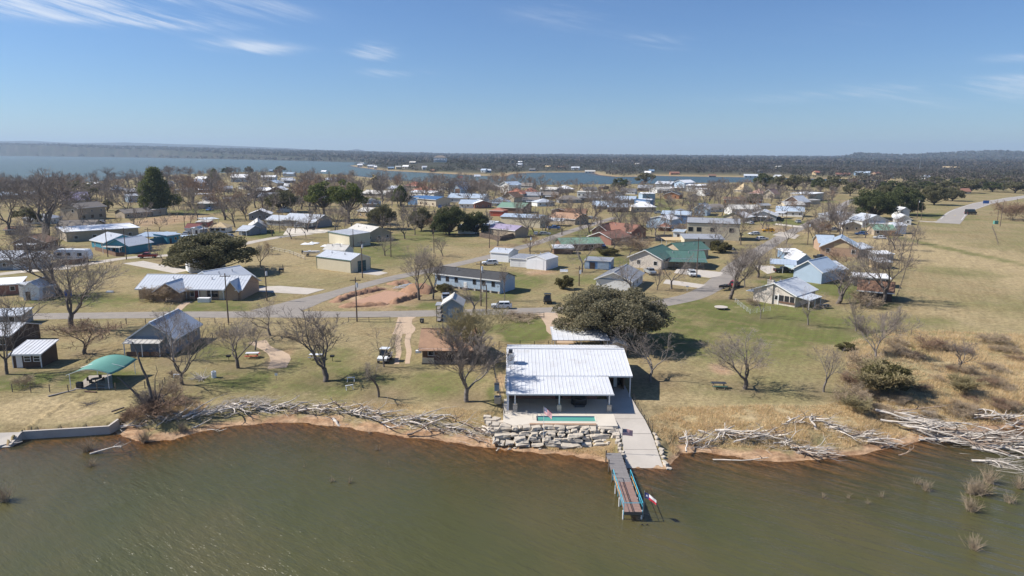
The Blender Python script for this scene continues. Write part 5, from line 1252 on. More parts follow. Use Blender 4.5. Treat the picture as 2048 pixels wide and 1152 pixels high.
# flags
M['flag_red'] = mat('flag_red', (.52, .03, .05), .8, .05, 2); M['flag_white'] = mat('flag_white', (.78, .76, .77), .8, .04, 2); M['flag_navy'] = mat('flag_navy', (.03, .04, .16), .8, .05, 2)
def flag(kind, name, label, loc, hp, W, H_, az, droop, phase):
    t = thing(name, label, 'flag', loc)
    MB().bar((0, 0, -.6), (0, 0, hp), .035, 6, .022).build('pole', M['steel' if kind != 'us2' else 'white_paint'], t); MB().bar((0, 0, hp), (0, 0, hp + .1), .05, 6, .02).build('finial', M['steel'], t)
    nx, ny = 20, 13; V = []; Q = []; mi = []
    def P(u, v):
        a = math.sin(u * 7 + phase + v * .8) * .10 * u; s = u * W
        c = az + .12 * math.sin(u * 4 + phase)
        return Vector((s * math.cos(c) * (1 - droop * .35 * u) - a * math.sin(az), s * math.sin(c) + a * math.cos(az), hp - .05 - v * H_ * (1 - .12 * u) - droop * s * (.45 + .35 * u)))
    for j in range(ny + 1):
        for i in range(nx + 1): V.append(P(i / nx, j / ny))
    for j in range(ny):
        for i in range(nx):
            Q.append((j * (nx + 1) + i, j * (nx + 1) + i + 1, (j + 1) * (nx + 1) + i + 1, (j + 1) * (nx + 1) + i))
            if kind.startswith('us'): mi.append(2 if (i < 8 and j < 7) else (0 if j % 2 == 0 else 1))
            else: mi.append(2 if i < 7 else (1 if j < 6.5 else 0))
    mb = MB(); mb.v = [tuple(v) for v in V]; mb.f = Q; mb.m = mi
    o = mb.build('cloth', [M['flag_red'], M['flag_white'], M['flag_navy']], t); so = o.modifiers.new('s', 'SOLIDIFY'); so.thickness = .006
    sb = MB()
    def star(u, v, r):
        c = P(u, v); du = (P(u + .01, v) - c).normalized(); dv = (P(u, v + .01) - c).normalized(); nn = du.cross(dv).normalized() * .012
        pts = [(du * math.sin(k * math.pi / 5) - dv * math.cos(k * math.pi / 5)) * (r if k % 2 == 0 else r * .4) for k in range(10)]
        for sg in (1, -1): sb.add([c + p + nn * sg for p in pts] + [c + nn * sg], [(k, (k + 1) % 10, 10) for k in range(10)])
    if kind.startswith('us'):
        for r_ in range(9):
            for c_ in range(6 if r_ % 2 == 0 else 5): star((c_ + (.5 if r_ % 2 == 0 else 1.0)) / 6 * .4, (r_ + .7) / 10 * 7 / 13, .028)
    else: star(.175, .5, .16)
    sb.build('star', M['flag_white'], t); return t
g1 = G(1247, 905)
flag('us', 'flagpole', 'flagpole with national stripes and stars flag flying beside the boat ramp', (13.72, 79.2, .6), 3.35, 1.35, .85, .0, .18, .4)
flag('us2', 'flagpole', 'thin flagpole with limp striped red and white flag in front of the pool', (4.15, 82.4, .5), 5.0, 1.4, .9, -.5, .55, 2.0)
flag('tx', 'flagpole', 'flagpole on the dock end with white, red and blue lone star flag', (11.65 + DW + .3, 78.6 + y2 + .7, .6), 2.3, 1.5, .62, -.5, .42, 1.1)

# ------------------------------------------------------------------ trees
def tubes(segs, n):
    """segs: rows of p0(3) p1(3) r0 r1 -> tapered n-sided tubes"""
    S = np.array(segs, float); p, q, r0, r1 = S[:, :3], S[:, 3:6], S[:, 6], S[:, 7]
    d = q - p; d /= np.linalg.norm(d, axis=1)[:, None] + 1e-9
    ref = np.where(np.abs(d[:, 2:3]) < .9, np.array([[0, 0, 1.]]), np.array([[1., 0, 0]]))
    a = np.cross(d, ref); a /= np.linalg.norm(a, axis=1)[:, None]; b_ = np.cross(d, a)
    th = np.arange(n) * 2 * math.pi / n
    ring = a[:, None, :] * np.cos(th)[None, :, None] + b_[:, None, :] * np.sin(th)[None, :, None]
    V = np.concatenate([p[:, None, :] + ring * r0[:, None, None], q[:, None, :] + ring * r1[:, None, None]], 1).reshape(-1, 3)
    base = np.arange(len(S))[:, None] * 2 * n; i = np.arange(n)[None, :]; j = (i + 1) % n
    return V, np.stack([base + i, base + j, base + n + j, base + n + i], -1).reshape(-1, 4)

def grow(seed, fork=.22, nl=4, spread=(.45, .85), counts=(5, 6, 6, 5), ratios=(.8, .55, .5, .5, .5), trop=.10, wig=.19, r0=.30, rmin=.011, lean=.05, droop=0.0):
    rng = random.Random(seed); segs = []
    def rv(): return Vector((rng.gauss(0, 1), rng.gauss(0, 1), rng.gauss(0, 1)))
    def rec(p, d, L, r, lev):
        n = 6 if lev <= 1 else 4 if lev == 2 else 2
        nodes = []; rr = r; d = d.copy()
        for i in range(n):
            d = (d + rv() * wig * (.7 if lev == 0 else 1) + Vector((0, 0, 1)) * (trop - droop * (lev >= 2))).normalized()
            q = p + d * (L / n) * rng.uniform(.85, 1.15)
            r2 = max(rmin, rr * (.97 if lev == 0 else .86 if n > 3 else .75))
            segs.append((*p, *q, rr, r2, lev)); p = q; rr = r2; nodes.append((q, d.copy(), rr, (i + 1) / n))
        if lev > len(counts) - 1: return
        k = nl if lev == 0 else counts[lev] + rng.randint(-1, 1)
        ax0 = rng.uniform(0, 6.28)
        for c in range(k):
            if lev == 0: q, dd, r_, t = nodes[-1 if c < k - 1 or nl < 4 else -2]
            else: q, dd, r_, t = nodes[min(n - 1, int((.25 + .75 * (c + rng.random()) / k) * n))]
            o = dd.orthogonal().normalized(); o.rotate(Matrix.Rotation(ax0 + 6.28 * c / k * (1 if lev == 0 else 1.62) + rng.uniform(-.4, .4), 3, dd))
            an = rng.uniform(*spread) * (1.0 if lev else .85)
            nd = (dd * math.cos(an) + o * math.sin(an)).normalized()
            rec(q, nd, L * ratios[lev] * rng.uniform(.75, 1.2) * (2.6 if lev == 0 and fork < .3 else 1.6 if lev == 0 else 1), max(rmin, r_ * (.62 if lev == 0 else .53)), lev + 1)
        if lev: rec(nodes[-1][0], nodes[-1][1], L * .45, max(rmin, rr), lev + 1)
    rec(Vector((0, 0, -.3)), Vector((rng.uniform(-lean, lean), rng.uniform(-lean, lean), 1)).normalized(), 10 * fork, r0, 0)
    S = np.array(segs); top = S[:, 5].max(); S[:, :6] *= 10 / top; S[:, 6:8] = np.maximum(S[:, 6:8], rmin)
    return S
class Kind:
    """two shared meshes (trunk with limbs, crown) and the natural width of the tree at 10 m height"""
    def __init__(s, trunk, crown, width): s.trunk, s.crown, s.width = trunk, crown, width
def bare_kind(S, bark, twig, cut=2, nt=6):
    hi = S[S[:, 8] < cut]; lo = S[S[:, 8] >= cut]
    V, Q = tubes(hi[:, :8], nt); t = np_mesh('trunk', V, Q, M[bark], True)
    V, Q = tubes(lo[:, :8], 3); c = np_mesh('crown', V, Q, M[twig])
    x = np.percentile(S[:, 3], [3, 97]); y = np.percentile(S[:, 4], [3, 97])
    return Kind(t, c, ((x[1] - x[0]) + (y[1] - y[0])) / 2 * 1.06)
K = {}
for i in range(3): K['pecan%d' % i] = bare_kind(grow(11 + i, .20, 4, (.40, .85), (0, 7, 7, 6), trop=.10, r0=.27), 'bark', ['twig', 'twig_grey', 'twig'][i])
for i in range(2): K['open%d' % i] = bare_kind(grow(31 + i, .24, 4, (.45, .95), (0, 6, 6, 4), trop=.08, wig=.22, r0=.25), 'bark_grey', 'twig_grey')
K['vase'] = bare_kind(grow(41, .22, 5, (.25, .55), (0, 8, 8, 7), trop=.13, r0=.21), 'bark_grey', 'twig_grey')
K['willow'] = bare_kind(grow(45, .14, 6, (.35, .80), (0, 9, 9, 7), trop=.10, wig=.14, r0=.24), 'bark', 'twig_olive')
K['wisp'] = bare_kind(grow(47, .16, 4, (.25, .60), (0, 8, 9, 8), trop=.14, r0=.2), 'bark_grey', 'twig_grey')
K['birch'] = bare_kind(grow(51, .34, 4, (.45, .9), (0, 6, 6, 5), trop=.06, r0=.24), 'bark_pale', 'twig_grey')
K['young'] = bare_kind(grow(55, .30, 4, (.35, .7), (0, 6, 6, 4), trop=.12, r0=.18), 'bark_grey', 'twig')
K['pollard'] = bare_kind(grow(57, .45, 4, (.5, .9), (0, 5, 6, 4), trop=.12, r0=.3, ratios=(.35, .5, .6, .5)), 'bark', 'twig_grey')
for i in range(4): K['mid%d' % i] = bare_kind(grow(61 + i, .22, 4, (.40, .90), (0, 6, 6, 3), trop=.09, r0=.27, rmin=.022), 'bark', ['twig', 'twig_grey', 'twig', 'twig_rust'][i], 2, 5)
for i in range(3): K['low%d' % i] = bare_kind(grow(71 + i, .20, 4, (.40, .90), (0, 6, 6, 2), trop=.09, r0=.30, rmin=.035), 'bark', ['twig', 'twig_grey', 'twig_rust'][i], 2, 4)
K['bushy'] = bare_kind(grow(77, .06, 6, (.5, 1.0), (0, 7, 7, 5), trop=.03, wig=.2, r0=.16, droop=.03), 'bark', 'twig_olive')

def leaf_cloud(seed, lumps, per, size, flat=.8, mats='leaf_oak'):
    """many small leaf faces scattered over uneven clumps; lumps = (x, y, z, r)"""
    rg = np.random.default_rng(seed); P = []
    for (x_, y_, z_, r_) in lumps:
        k = int(per * r_ * r_ * rg.uniform(.55, 1.2)); d = rg.normal(size=(k, 3)); d /= np.linalg.norm(d, axis=1)[:, None]
        rad = r_ * rg.uniform(.25, 1.0, k) ** .42 * (1 + .22 * np.sin(d[:, 0] * 5 + seed) * np.cos(d[:, 1] * 6 + d[:, 2] * 4))
        P.append(np.array([x_, y_, z_]) + d * rad[:, None] * np.array([1, 1, flat]))
    P = np.concatenate(P); n_ = len(P)
    a = rg.normal(size=(n_, 3)); a /= np.linalg.norm(a, axis=1)[:, None]; b_ = np.cross(a, rg.normal(size=(n_, 3))); b_ /= np.linalg.norm(b_, axis=1)[:, None]
    s1 = size * rg.uniform(.6, 1.3, n_)[:, None]; s2 = s1 * rg.uniform(.45, .8, n_)[:, None]
    V = np.stack([P - a * s1, P - b_ * s2, P + a * s1, P + b_ * s2], 1).reshape(-1, 3)
    return np_mesh('crown', V, np.arange(n_ * 4).reshape(-1, 4), M[mats])
def leaf_mat(name, c0, c1):
    m = bpy.data.materials.new(name); n, l = nodes_of(m); b = n['Principled BSDF']; b.inputs['Roughness'].default_value = .7
    b.inputs['Specular IOR Level'].default_value = .25
    ge = n.new('ShaderNodeNewGeometry'); mx = n.new('ShaderNodeMix'); mx.data_type = 'RGBA'
    l.new(ge.outputs['Random Per Island'], mx.inputs[0]); mx.inputs[6].default_value = (*c0, 1); mx.inputs[7].default_value = (*c1, 1)
    l.new(mx.outputs[2], b.inputs['Base Color'])
    tr = n.new('ShaderNodeBsdfTranslucent'); l.new(mx.outputs[2], tr.inputs[0]); ms = n.new('ShaderNodeMixShader'); ms.inputs[0].default_value = .36
    l.new(b.outputs[0], ms.inputs[1]); l.new(tr.outputs[0], ms.inputs[2]); l.new(ms.outputs[0], n['Material Output'].inputs[0]); M[name] = m
leaf_mat('leaf_oak', (.085, .086, .038), (.215, .195, .105)); leaf_mat('leaf_dark', (.055, .07, .026), (.135, .148, .058)); leaf_mat('leaf_pine', (.065, .09, .022), (.18, .195, .055))
leaf_mat('leaf_grey', (.13, .122, .064), (.31, .272, .175)); leaf_mat('leaf_olive', (.085, .080, .028), (.19, .165, .07)); leaf_mat('far_leaf', (.085, .071, .060), (.145, .121, .100)); leaf_mat('far_leaf_dark', (.055, .056, .040), (.10, .094, .064))
def ever_kind(seed, n_l, w, zlo, zhi, per, size, mats, bark='bark_dark', shape='dome', trunk_r=.3, lr=(.085, .15)):
    rg = random.Random(seed); L = []; seg = []
    for i in range(n_l):
        t = (i + .5) / n_l; az = i * 2.4 + rg.uniform(-.4, .4)
        if shape == 'dome':
            rad = w / 2 * math.sqrt(rg.uniform(.03, 1)) * .82; cap_ = math.sqrt(max(0, 1 - (rad / (w / 2)) ** 2)); z = zlo + (zhi - zlo) * (.12 + .76 * cap_ * (rg.random() ** .6)); r_ = w * rg.uniform(*lr)
        else:
            z = zlo + (zhi - zlo) * (t * .92 + .04); rad = w / 2 * (1 - t) ** .7 * rg.uniform(.3, .85); r_ = w * (.12 + .13 * (1 - t)) * rg.uniform(.8, 1.15)
        L.append((rad * math.cos(az), rad * math.sin(az), z, r_))
    zt = zlo * (.8 if shape == 'dome' else 1)
    top = Vector((rg.uniform(-.3, .3), rg.uniform(-.3, .3), max(.8, zt)))
    seg.append((0, 0, -.4, *top, trunk_r * 1.2, trunk_r * .85))
    if shape != 'dome': seg.append((*top, 0, 0, zhi * .95, trunk_r * .85, .05))
    for (a, b_, z, r_) in L:
        st_ = top if shape == 'dome' else Vector((0, 0, z * .85))
        m_ = (st_ + Vector((a, b_, z))) / 2 + Vector((rg.uniform(-.3, .3), rg.uniform(-.3, .3), -.15))
        seg.append((*st_, *m_, trunk_r * .5, trunk_r * .3)); seg.append((*m_, a, b_, z, trunk_r * .3, .04))
    V, Q = tubes(seg, 5); return Kind(np_mesh('trunk', V, Q, M[bark], True), leaf_cloud(seed, L, per, size, .8, mats), w)
K['great_oak'] = ever_kind(3, 105, 15.0, .4, 10, 430, .125, 'leaf_grey', trunk_r=.4, lr=(.055, .115))
K['live_oak0'] = ever_kind(4, 52, 11.5, 1.0, 10, 300, .17, 'leaf_oak', trunk_r=.35)
K['live_oak1'] = ever_kind(5, 44, 11.5, 1.0, 10, 300, .17, 'leaf_dark', trunk_r=.35)
K['oak_grey'] = ever_kind(6, 40, 11.0, .9, 10, 280, .17, 'leaf_oak', trunk_r=.3)
K['pine0'] = ever_kind(7, 30, 6.6, 2.6, 10, 260, .20, 'leaf_pine', 'bark', 'cone', .28)
K['pine1'] = ever_kind(8, 26, 7.4, 3.4, 10, 240, .20, 'leaf_pine', 'bark', 'dome', .26)
K['evergreen'] = ever_kind(9, 40, 7.2, 1.4, 10, 330, .15, 'leaf_pine', 'bark', 'cone', .3)
K['far_oak'] = ever_kind(10, 18, 12, 1.5, 10, 70, .42, 'leaf_oak', trunk_r=.35)
K['far_oak_dark'] = ever_kind(12, 18, 12, 1.5, 10, 70, .42, 'leaf_dark', trunk_r=.35)

ROADP = []
for o in list(C.objects):
    if o.name.split('.')[0] in ('road', 'highway', 'dirt_track', 'driveway'):
        ROADP += [(v.co.x, v.co.y) for v in o.data.vertices]
ROADP = np.array(ROADP)
_labels = set(); TREES = []; COUNT = {}
ADJ = {'bare': ['grey-brown', 'leafless', 'bare', 'winter-bare', 'twiggy'], 'oak': ['dark green', 'dense', 'rounded', 'evergreen', 'grey-green'], 'pine': ['deep green', 'evergreen', 'needle-leaved']}
def say(kind_word, noun, P, hgt, wid):
    """a label that places the tree by the building nearest to it"""
    d = sorted(MARKS, key=lambda m: (m[1] - P).length)[:14]
    sz = 'slender' if wid < .55 * hgt else 'tall' if hgt > 10.5 else 'small' if hgt < 6 else 'broad' if wid > 1.0 * hgt else 'mid-sized'
    for lvl in range(2):
        for short, q in d:
            v = P - q; cam_dir = Vector((q.x, q.y, 0)).normalized(); f = v.dot(cam_dir); s_ = v.dot(Vector((cam_dir.y, -cam_dir.x, 0)))
            side = ('right of' if s_ > 0 else 'left of'); dep = 'beyond' if f > 0 else 'in front of'
            rels = [dep, side] if abs(f) > abs(s_) else [side, dep]
            if lvl: rels = ['some way ' + side, 'diagonally ' + dep]
            for rel in rels:
                t = '%s %s %s %s %s' % (sz, ADJ[kind_word][(len(_labels) + lvl) % len(ADJ[kind_word])], noun, rel, short)
                if (rel, short, noun) not in _labels: _labels.add((rel, short, noun)); return t
    return '%s %s standing in the village among the houses' % (sz, noun)
def plant(kind, px, py, hpx, wpx=None, label=None, group='bare trees around the village', name='bare_tree', word='bare', noun='tree', rot=None, P=None, hw=None):
    k = K[kind]; P = G(px, py) if P is None else P; pm = ppm(P)
    if hw: hgt, wid = hw
    else: hgt = hpx / pm / math.cos(PITCH + (py - 576) / F); wid = (wpx / pm) if wpx else hgt / 10 * k.width
    sc = (wid / k.width, wid / k.width, hgt / 10)
    r_ = random.Random(int(P.x * 13 + P.y * 7)); rot = r_.uniform(0, 6.28) if rot is None else rot
    t = thing(name, label or say(word, noun, P, hgt, wid), 'tree', P, rot, group); t.scale = sc
    link('trunk', k.trunk, t); link('crown', k.crown, t); TREES.append((P.x, P.y)); return t
B = plant
# near bare trees, placed one by one
B('pecan0', 651, 763, 142, 112, 'large bare pecan with wide crown between two picnic tables', rot=2.2)
B('open0', 541, 671, 82, 100, 'spreading bare tree with thick trunk by the road junction', rot=1.0)
B('pecan1', 476, 736, 98, 92, 'bare tree with low twiggy crown beside the red picnic table')
B('young', 511, 700, 60, 56, 'small bare tree standing right behind the red picnic table')
B('vase', 935, 803, 165, 112, 'dense upright grey bare tree with vase-shaped crown left of the lake house')
B('willow', 950, 726, 122, 142, 'bushy bare willow with yellowish twigs leaning over the tan-roofed cabin', rot=.6)
B('open1', 767, 734, 90, 66, 'sparse bare tree directly behind the parked white utility cart')
B('pollard', 757, 794, 76, 42, 'small stubby bare tree with twig tuft on the lakeside lawn')
B('birch', 348, 722, 116, 66, 'pale-barked bare tree in front of the grey gabled house')
B('pecan2', 365, 769, 125, 108, 'tall bare tree with twisted limbs beside the pile of white logs')
B('mid3', 170, 708, 74, 120, 'wide bushy bare tree behind the green shade canopy', rot=.3)
B('pecan1', 145, 660, 168, 130, 'very large bare tree with dark limbs above the road at left')
B('pecan2', 14, 748, 162, 90, 'tall bare tree at the left edge beside the brown tin-roofed cabin')
B('open0', 44, 660, 100, 96, 'bare tree behind the brown tin-roofed cabin by the road')
B('pecan0', 120, 590, 120, 120, 'bare tree with forked trunk in front of the white barn')
B('pecan0', 86, 478, 140, 150, 'huge dark bare tree rising over the left side of the village', rot=1.4)
B('mid0', 20, 470, 120, 110, 'big bare tree at the far left edge above the grey roof')
B('mid1', 60, 545, 110, 90, 'bare tree before the white garage wall at left')
B('open1', 1302, 762, 104, 112, 'two-stemmed bare tree just right of the lake house', rot=.8)
B('pecan1', 1490, 778, 112, 120, 'round-crowned bare tree on the lawn right of the black bench')
B('young', 1648, 784, 98, 66, 'slim bare young tree near the dry grass bank')
B('open0', 1521, 637, 78, 48, 'bare tree in front of the stone house chimney')
B('open1', 1615, 650, 76, 50, 'bare tree in front of the stone house porch corner')
B('pecan0', 1675, 607, 84, 96, 'dense bare tree with thick trunk right of the stone house', rot=.2)
B('pecan2', 1766, 604, 134, 112, 'largest bare tree at the field edge by the brown-roofed shed', rot=2)
B('wisp', 1752, 722, 118, 104, 'tall wispy grey tree rising from the brush at the field corner')
B('young', 1711, 662, 76, 44, 'thin bare tree left of the wispy grey tree')
B('young', 1918, 746, 72, 76, 'small grey bare tree alone in the dry brush')
B('pecan1', 838, 600, 112, 74, 'left one of two bare trees beside the heap of red soil')
B('pecan2', 866, 598, 104, 56, 'right one of two bare trees beside the heap of red soil')
B('open1', 948, 626, 66, 72, 'crooked bare tree behind the blue stilt cabin')
B('young', 1009, 602, 74, 30, 'thin straight bare tree behind the white suv')
B('open0', 1164, 545, 86, 80, 'bare tree in front of the blue box shed')
B('open1', 1262, 590, 88, 76, 'bare tree before the green-roofed stone house'); B('mid0', 1314, 580, 50, 40, 'small bare tree beside the blue house behind the great oak')
B('open1', 1342, 578, 74, 70, 'bare tree by the long driveway of the stone house'); B('pecan0', 1460, 598, 112, 76, 'tall bare tree beside the red pickup truck')
B('open0', 1490, 575, 78, 50, 'leaning bare tree behind the red pickup truck'); B('pecan1', 1516, 555, 70, 64, 'bare tree by the street in front of the pale carport')
B('mid1', 770, 511, 44, 54, 'small round bare tree in the middle lawn'); B('mid2', 886, 513, 42, 42, 'bare tree beside the second street')
B('mid0', 810, 478, 56, 50, 'greyish bare tree before the dark oaks'); B('mid2', 830, 470, 50, 44, 'brownish bare tree left of the dark oaks')
B('mid1', 670, 462, 54, 50, 'pale bare tree right of the open-gabled porch'); B('mid0', 545, 472, 40, 44, 'bare tree in the round green lawn'); B('mid2', 583, 478, 46, 44, 'dark bare tree beside the pale driveway'); B('mid1', 612, 475, 44, 22, 'slim bare tree beside the pale driveway')
B('mid0', 520, 532, 46, 44, 'bare tree in the lawn right of the big oak'); B('mid3', 537, 508, 26, 22, 'little brown-leaved tree in the lawn behind the big oak')
B('mid1', 325, 520, 36, 30, 'low forked bare tree beside the gravel road'); B('mid0', 258, 432, 66, 64, 'tall bare tree over the long low tan house'); B('mid1', 383, 420, 50, 44, 'bare tree right of the dark evergreen')
B('mid3', 450, 440, 76, 76, 'tall brownish bare tree behind the tan gazebo'); B('mid1', 470, 455, 64, 60, 'greyish bare tree behind the blue-grey gabled house'); B('mid2', 490, 430, 48, 70, 'dark round bare tree behind the pale-roofed cottages')
B('mid1', 1068, 465, 40, 56, 'bare tree in front of the long cream metal building'); B('mid0', 1124, 470, 48, 44, 'bare tree in front of the white truck carport'); B('mid2', 1187, 441, 66, 70, 'tall bare tree at the top of the second street')
B('mid0', 995, 492, 40, 56, 'wide bare tree beside the dark board fence'); B('mid1', 1100, 508, 40, 46, 'brownish bare tree left of the green lean-to shed'); B('mid3', 1060, 503, 34, 40, 'low bare tree behind the white garages')
B('mid0', 1286, 480, 66, 60, 'bare tree behind the red brick house'); B('mid2', 1240, 455, 70, 84, 'broad grey bare tree beyond the red brick house'); B('mid1', 1430, 498, 64, 66, 'bare tree in front of the cream annexe'); B('mid0', 1482, 490, 80, 40, 'gnarled dark tree at the corner of the cream warehouse')
B('mid1', 1550, 530, 60, 44, 'bare tree before the ribbed carport'); B('mid2', 1572, 488, 44, 40, 'brownish bare tree near the gravel parking'); B('mid0', 1628, 490, 56, 50, 'bare tree in front of the metal-gabled brick house'); B('mid1', 1656, 452, 52, 52, 'bare tree beside the street near the silver pickup')
B('mid0', 1730, 476, 56, 40, 'bare tree between the tan shed and green roof'); B('mid2', 1790, 500, 66, 60, 'grey bare tree near the field edge'); B('mid1', 1735, 555, 54, 64, 'bare tree right of the pale blue house'); B('mid0', 1604, 440, 42, 50, 'bare tree by the white house with blue roof')
B('mid3', 1670, 545, 50, 60, 'bare tree behind the pale blue house'); B('mid2', 1225, 500, 40, 56, 'bare tree beside the red brick gable'); B('mid1', 1365, 412, 50, 50, 'bare tree on the lawn by the orange brick house')
for px in (1420, 1432, 1452): B('mid%d' % (px % 3), px, 401, 40, 40, None)
B('mid0', 945, 398, 56, 60, 'tall dark bare tree in front of the grey village roofs'); B('mid1', 875, 392, 46, 44); B('mid2', 760, 378, 44, 44)
B('mid1', 1295, 402, 40, 34); B('mid2', 1225, 410, 46, 56)
# evergreens
E = dict(group='evergreen trees of the village', name='evergreen_oak', word='oak', noun='oak')
B('great_oak', 1216, 684, 118, 240, 'huge grey-green live oak sprawling beside the street behind the lake house', **E)
B('live_oak0', 428, 545, 80, 176, 'big spreading live oak above the long brick ranch house', **E)
B('live_oak0', 356, 534, 40, 44, 'small side crown at the left flank of the big live oak', **E)
B('oak_grey', 764, 458, 54, 62, 'grey-green oak at the middle of the village left of the dark oaks', **E)
B('live_oak1', 900, 470, 62, 78, 'darkest round oak of the pair behind the white utility shed', **E)
B('live_oak1', 952, 468, 48, 56, 'smaller dark oak right of the darkest round oak', **E)
B('oak_grey', 842, 462, 52, 50, 'grey-green oak between the bare trees and the dark oak', **E)
B('oak_grey', 566, 424, 48, 72, 'rounded olive oak behind the silver-roofed porch house', **E)
B('evergreen', 314, 428, 90, 82, 'tall dark evergreen dominating the left of the village', group='evergreen trees of the village', name='evergreen_tree', word='pine', noun='evergreen')
PN = dict(group='pine trees of the village', name='pine_tree', word='pine', noun='pine')
B('pine1', 650, 440, 84, 84, 'left one of the twin broad pines in the village centre', **PN)
B('pine1', 697, 448, 94, 78, 'right one of the twin broad pines in the village centre', **PN)
B('pine0', 802, 412, 40, 44, 'single small pine left of the blue-roofed house', **PN)
B('pine0', 430, 372, 34, 24, 'dark small pine near the far left lakeshore', **PN)
B('live_oak1', 1745, 438, 62, 92, 'dark oak at the end of the right-hand street', **E)
B('live_oak1', 1805, 430, 60, 78, 'dark oak in shade beside the roadside poles', **E)
B('live_oak0', 1772, 418, 48, 60, 'olive oak behind the two dark roadside oaks', **E)
B('live_oak0', 1868, 410, 40, 56, 'left olive oak along the highway verge', **E); B('oak_grey', 1905, 402, 30, 44, 'right olive oak along the highway verge', **E)
for i, (px, py, hp, wp) in enumerate([(1530, 378, 34, 56), (1556, 380, 30, 50), (1588, 382, 34, 48), (1640, 384, 32, 44), (1664, 386, 36, 56), (1700, 392, 30, 40), (1780, 392, 34, 56), (1815, 390, 28, 50), (1612, 374, 22, 40), (1850, 386, 26, 48), (1890, 384, 24, 46), (1940, 386, 26, 52), (1985, 384, 22, 46), (2030, 386, 24, 50),
    (1960, 374, 18, 44), (1915, 372, 18, 40), (1870, 370, 18, 40), (2015, 372, 18, 44), (1830, 374, 18, 40), (180, 402, 34, 36), (215, 424, 26, 26), (186, 388, 26, 34), (60, 452, 40, 60), (1290, 368, 24, 44), (1240, 380, 26, 40), (1505, 410, 24, 40), (500, 350, 18, 20), (455, 349, 16, 26), (560, 349, 18, 26), (150, 400, 40, 56)]):
    B('far_oak' if i % 3 else 'far_oak_dark', px, py, hp, wp, None, **E)
# palm beside the twin pines
pt = thing('palm_tree', 'single tall palm with yellowed frond head left of the red hip roof', 'palm', G(748, 402)); pt.scale = (1.25,) * 3
MB().path([(0, 0, -.3), (.1, 0, 5), (.25, .1, 10), (.3, .1, 14)], [.28, .22, .2, .2], 6).build('trunk', M['bark'], pt)
rr = random.Random(4)
for i in range(16):
    az = i * 2.4; el = rr.uniform(-.6, 1.2); mb = MB(); d = Vector((math.cos(az) * math.cos(el), math.sin(az) * math.cos(el), math.sin(el))); s_ = d.cross(Vector((0, 0, 1))).normalized() * .55
    o_ = Vector((.3, .1, 14)); p1 = o_ + d * 1.5; p2 = p1 + d * 1.3 + Vector((0, 0, -.7)); mb.add([o_, p1 - s_, p2, p1 + s_, o_ + Vector((0, 0, .06)), p1 - s_ + Vector((0, 0, .06)), p2 + Vector((0, 0, .06)), p1 + s_ + Vector((0, 0, .06))], [(0, 1, 2, 3), (7, 6, 5, 4), (0, 4, 5, 1), (1, 5, 6, 2), (2, 6, 7, 3), (3, 7, 4, 0)])
    mb.build('frond', M['twig_olive'] if i % 3 else M['canvas_tan'], pt)

# more of the village: small houses and sheds between the trees
ROOFS = [('bright_white', 'white'), ('galv', 'silver'), ('pale_roof', 'pale'), ('shingle_taupe', 'brown-grey'), ('shingle_brown', 'brown'), ('galv_blue', 'blue-grey'), ('shingle_grey', 'grey'), ('galv_dark', 'dark grey')]
WALLS = [('white_wall', 'white'), ('pale_tan', 'tan'), ('grey_wall', 'grey'), ('tan_wall', 'tan'), ('brick_red', 'brick'), ('pale_blue', 'pale blue'), ('brown_wood', 'brown')]
rr = random.Random(61)
for px, py in [(18, 398), (66, 396), (104, 386), (28, 470), (76, 448), (232, 384), (300, 388), (334, 374), (452, 384), (484, 378), (640, 368), (668, 364), (618, 356), (694, 380), (950, 378), (984, 380), (1052, 376), (1212, 379), (1232, 395), (1256, 388), (1440, 376), (1410, 374), (1556, 396), (1690, 442), (936, 416), (966, 417), (1062, 409), (1092, 413), (1116, 428), (1180, 404), (1204, 418), (1236, 424), (150, 470), (60, 500), (420, 402), (458, 404), (540, 402), (590, 404), (640, 404), (520, 440), (1290, 424), (1440, 424), (1250, 405), (1180, 386), (1530, 418), (1660, 418),
    (130, 396), (360, 366), (400, 362), (430, 366), (540, 372), (580, 366), (700, 396), (744, 414), (880, 380), (920, 378), (1100, 398), (1140, 406), (1330, 386), (1360, 430), (1480, 420), (1590, 420), (1750, 455), (1770, 452), (940, 398), (996, 412), (1060, 398), (1210, 400), (1290, 382), (1420, 390)]:
    P = G(px, py)
    if P.z < 1.0 or any((P.x - a) ** 2 + (P.y - b_) ** 2 < (r_ + 3) ** 2 for a, b_, r_ in FOOT): continue
    if ((ROADP[:, 0] - P.x) ** 2 + (ROADP[:, 1] - P.y) ** 2).min() < 60: continue
    big = rr.random() < .6; L = rr.uniform(11, 17) if big else rr.uniform(5, 8); wpx = L * ppm(P); ro, rn = rr.choice(ROOFS); wa, wn_ = rr.choice(WALLS); noun = 'house' if big else 'shed'
    lab = say('bare', noun, P, 8, 8); lab = '%s %s with %s roof %s' % (wn_, noun, rn, lab.split(' ' + noun + ' ')[1])
    x = House('the %s-roofed %s %s' % (rn, noun, ''), lab, noun, None, 'smaller village houses' if big else 'smaller village sheds'); x.wing((px - wpx / 2, py), (px + wpx / 2, py + rr.uniform(-1.2, 1.2)), rr.uniform(8, 12) if big else 5, rr.uniform(2.7, 3.4) if big else 2.4, rr.uniform(1.6, 3.0) if big else 1.0, rr.choice('uuv'), 'hip' if big and rr.random() < .2 else 'gable', ro, wa, .5, 1, 'f3 r2' if big else 'f1'); MARKS.pop()
    if big and rr.random() < .5 and x.L > 9: x.porch(.2, .8, 2.6, 2.6, 2.2, ro if 'shingle' not in ro else 'galv', 3)
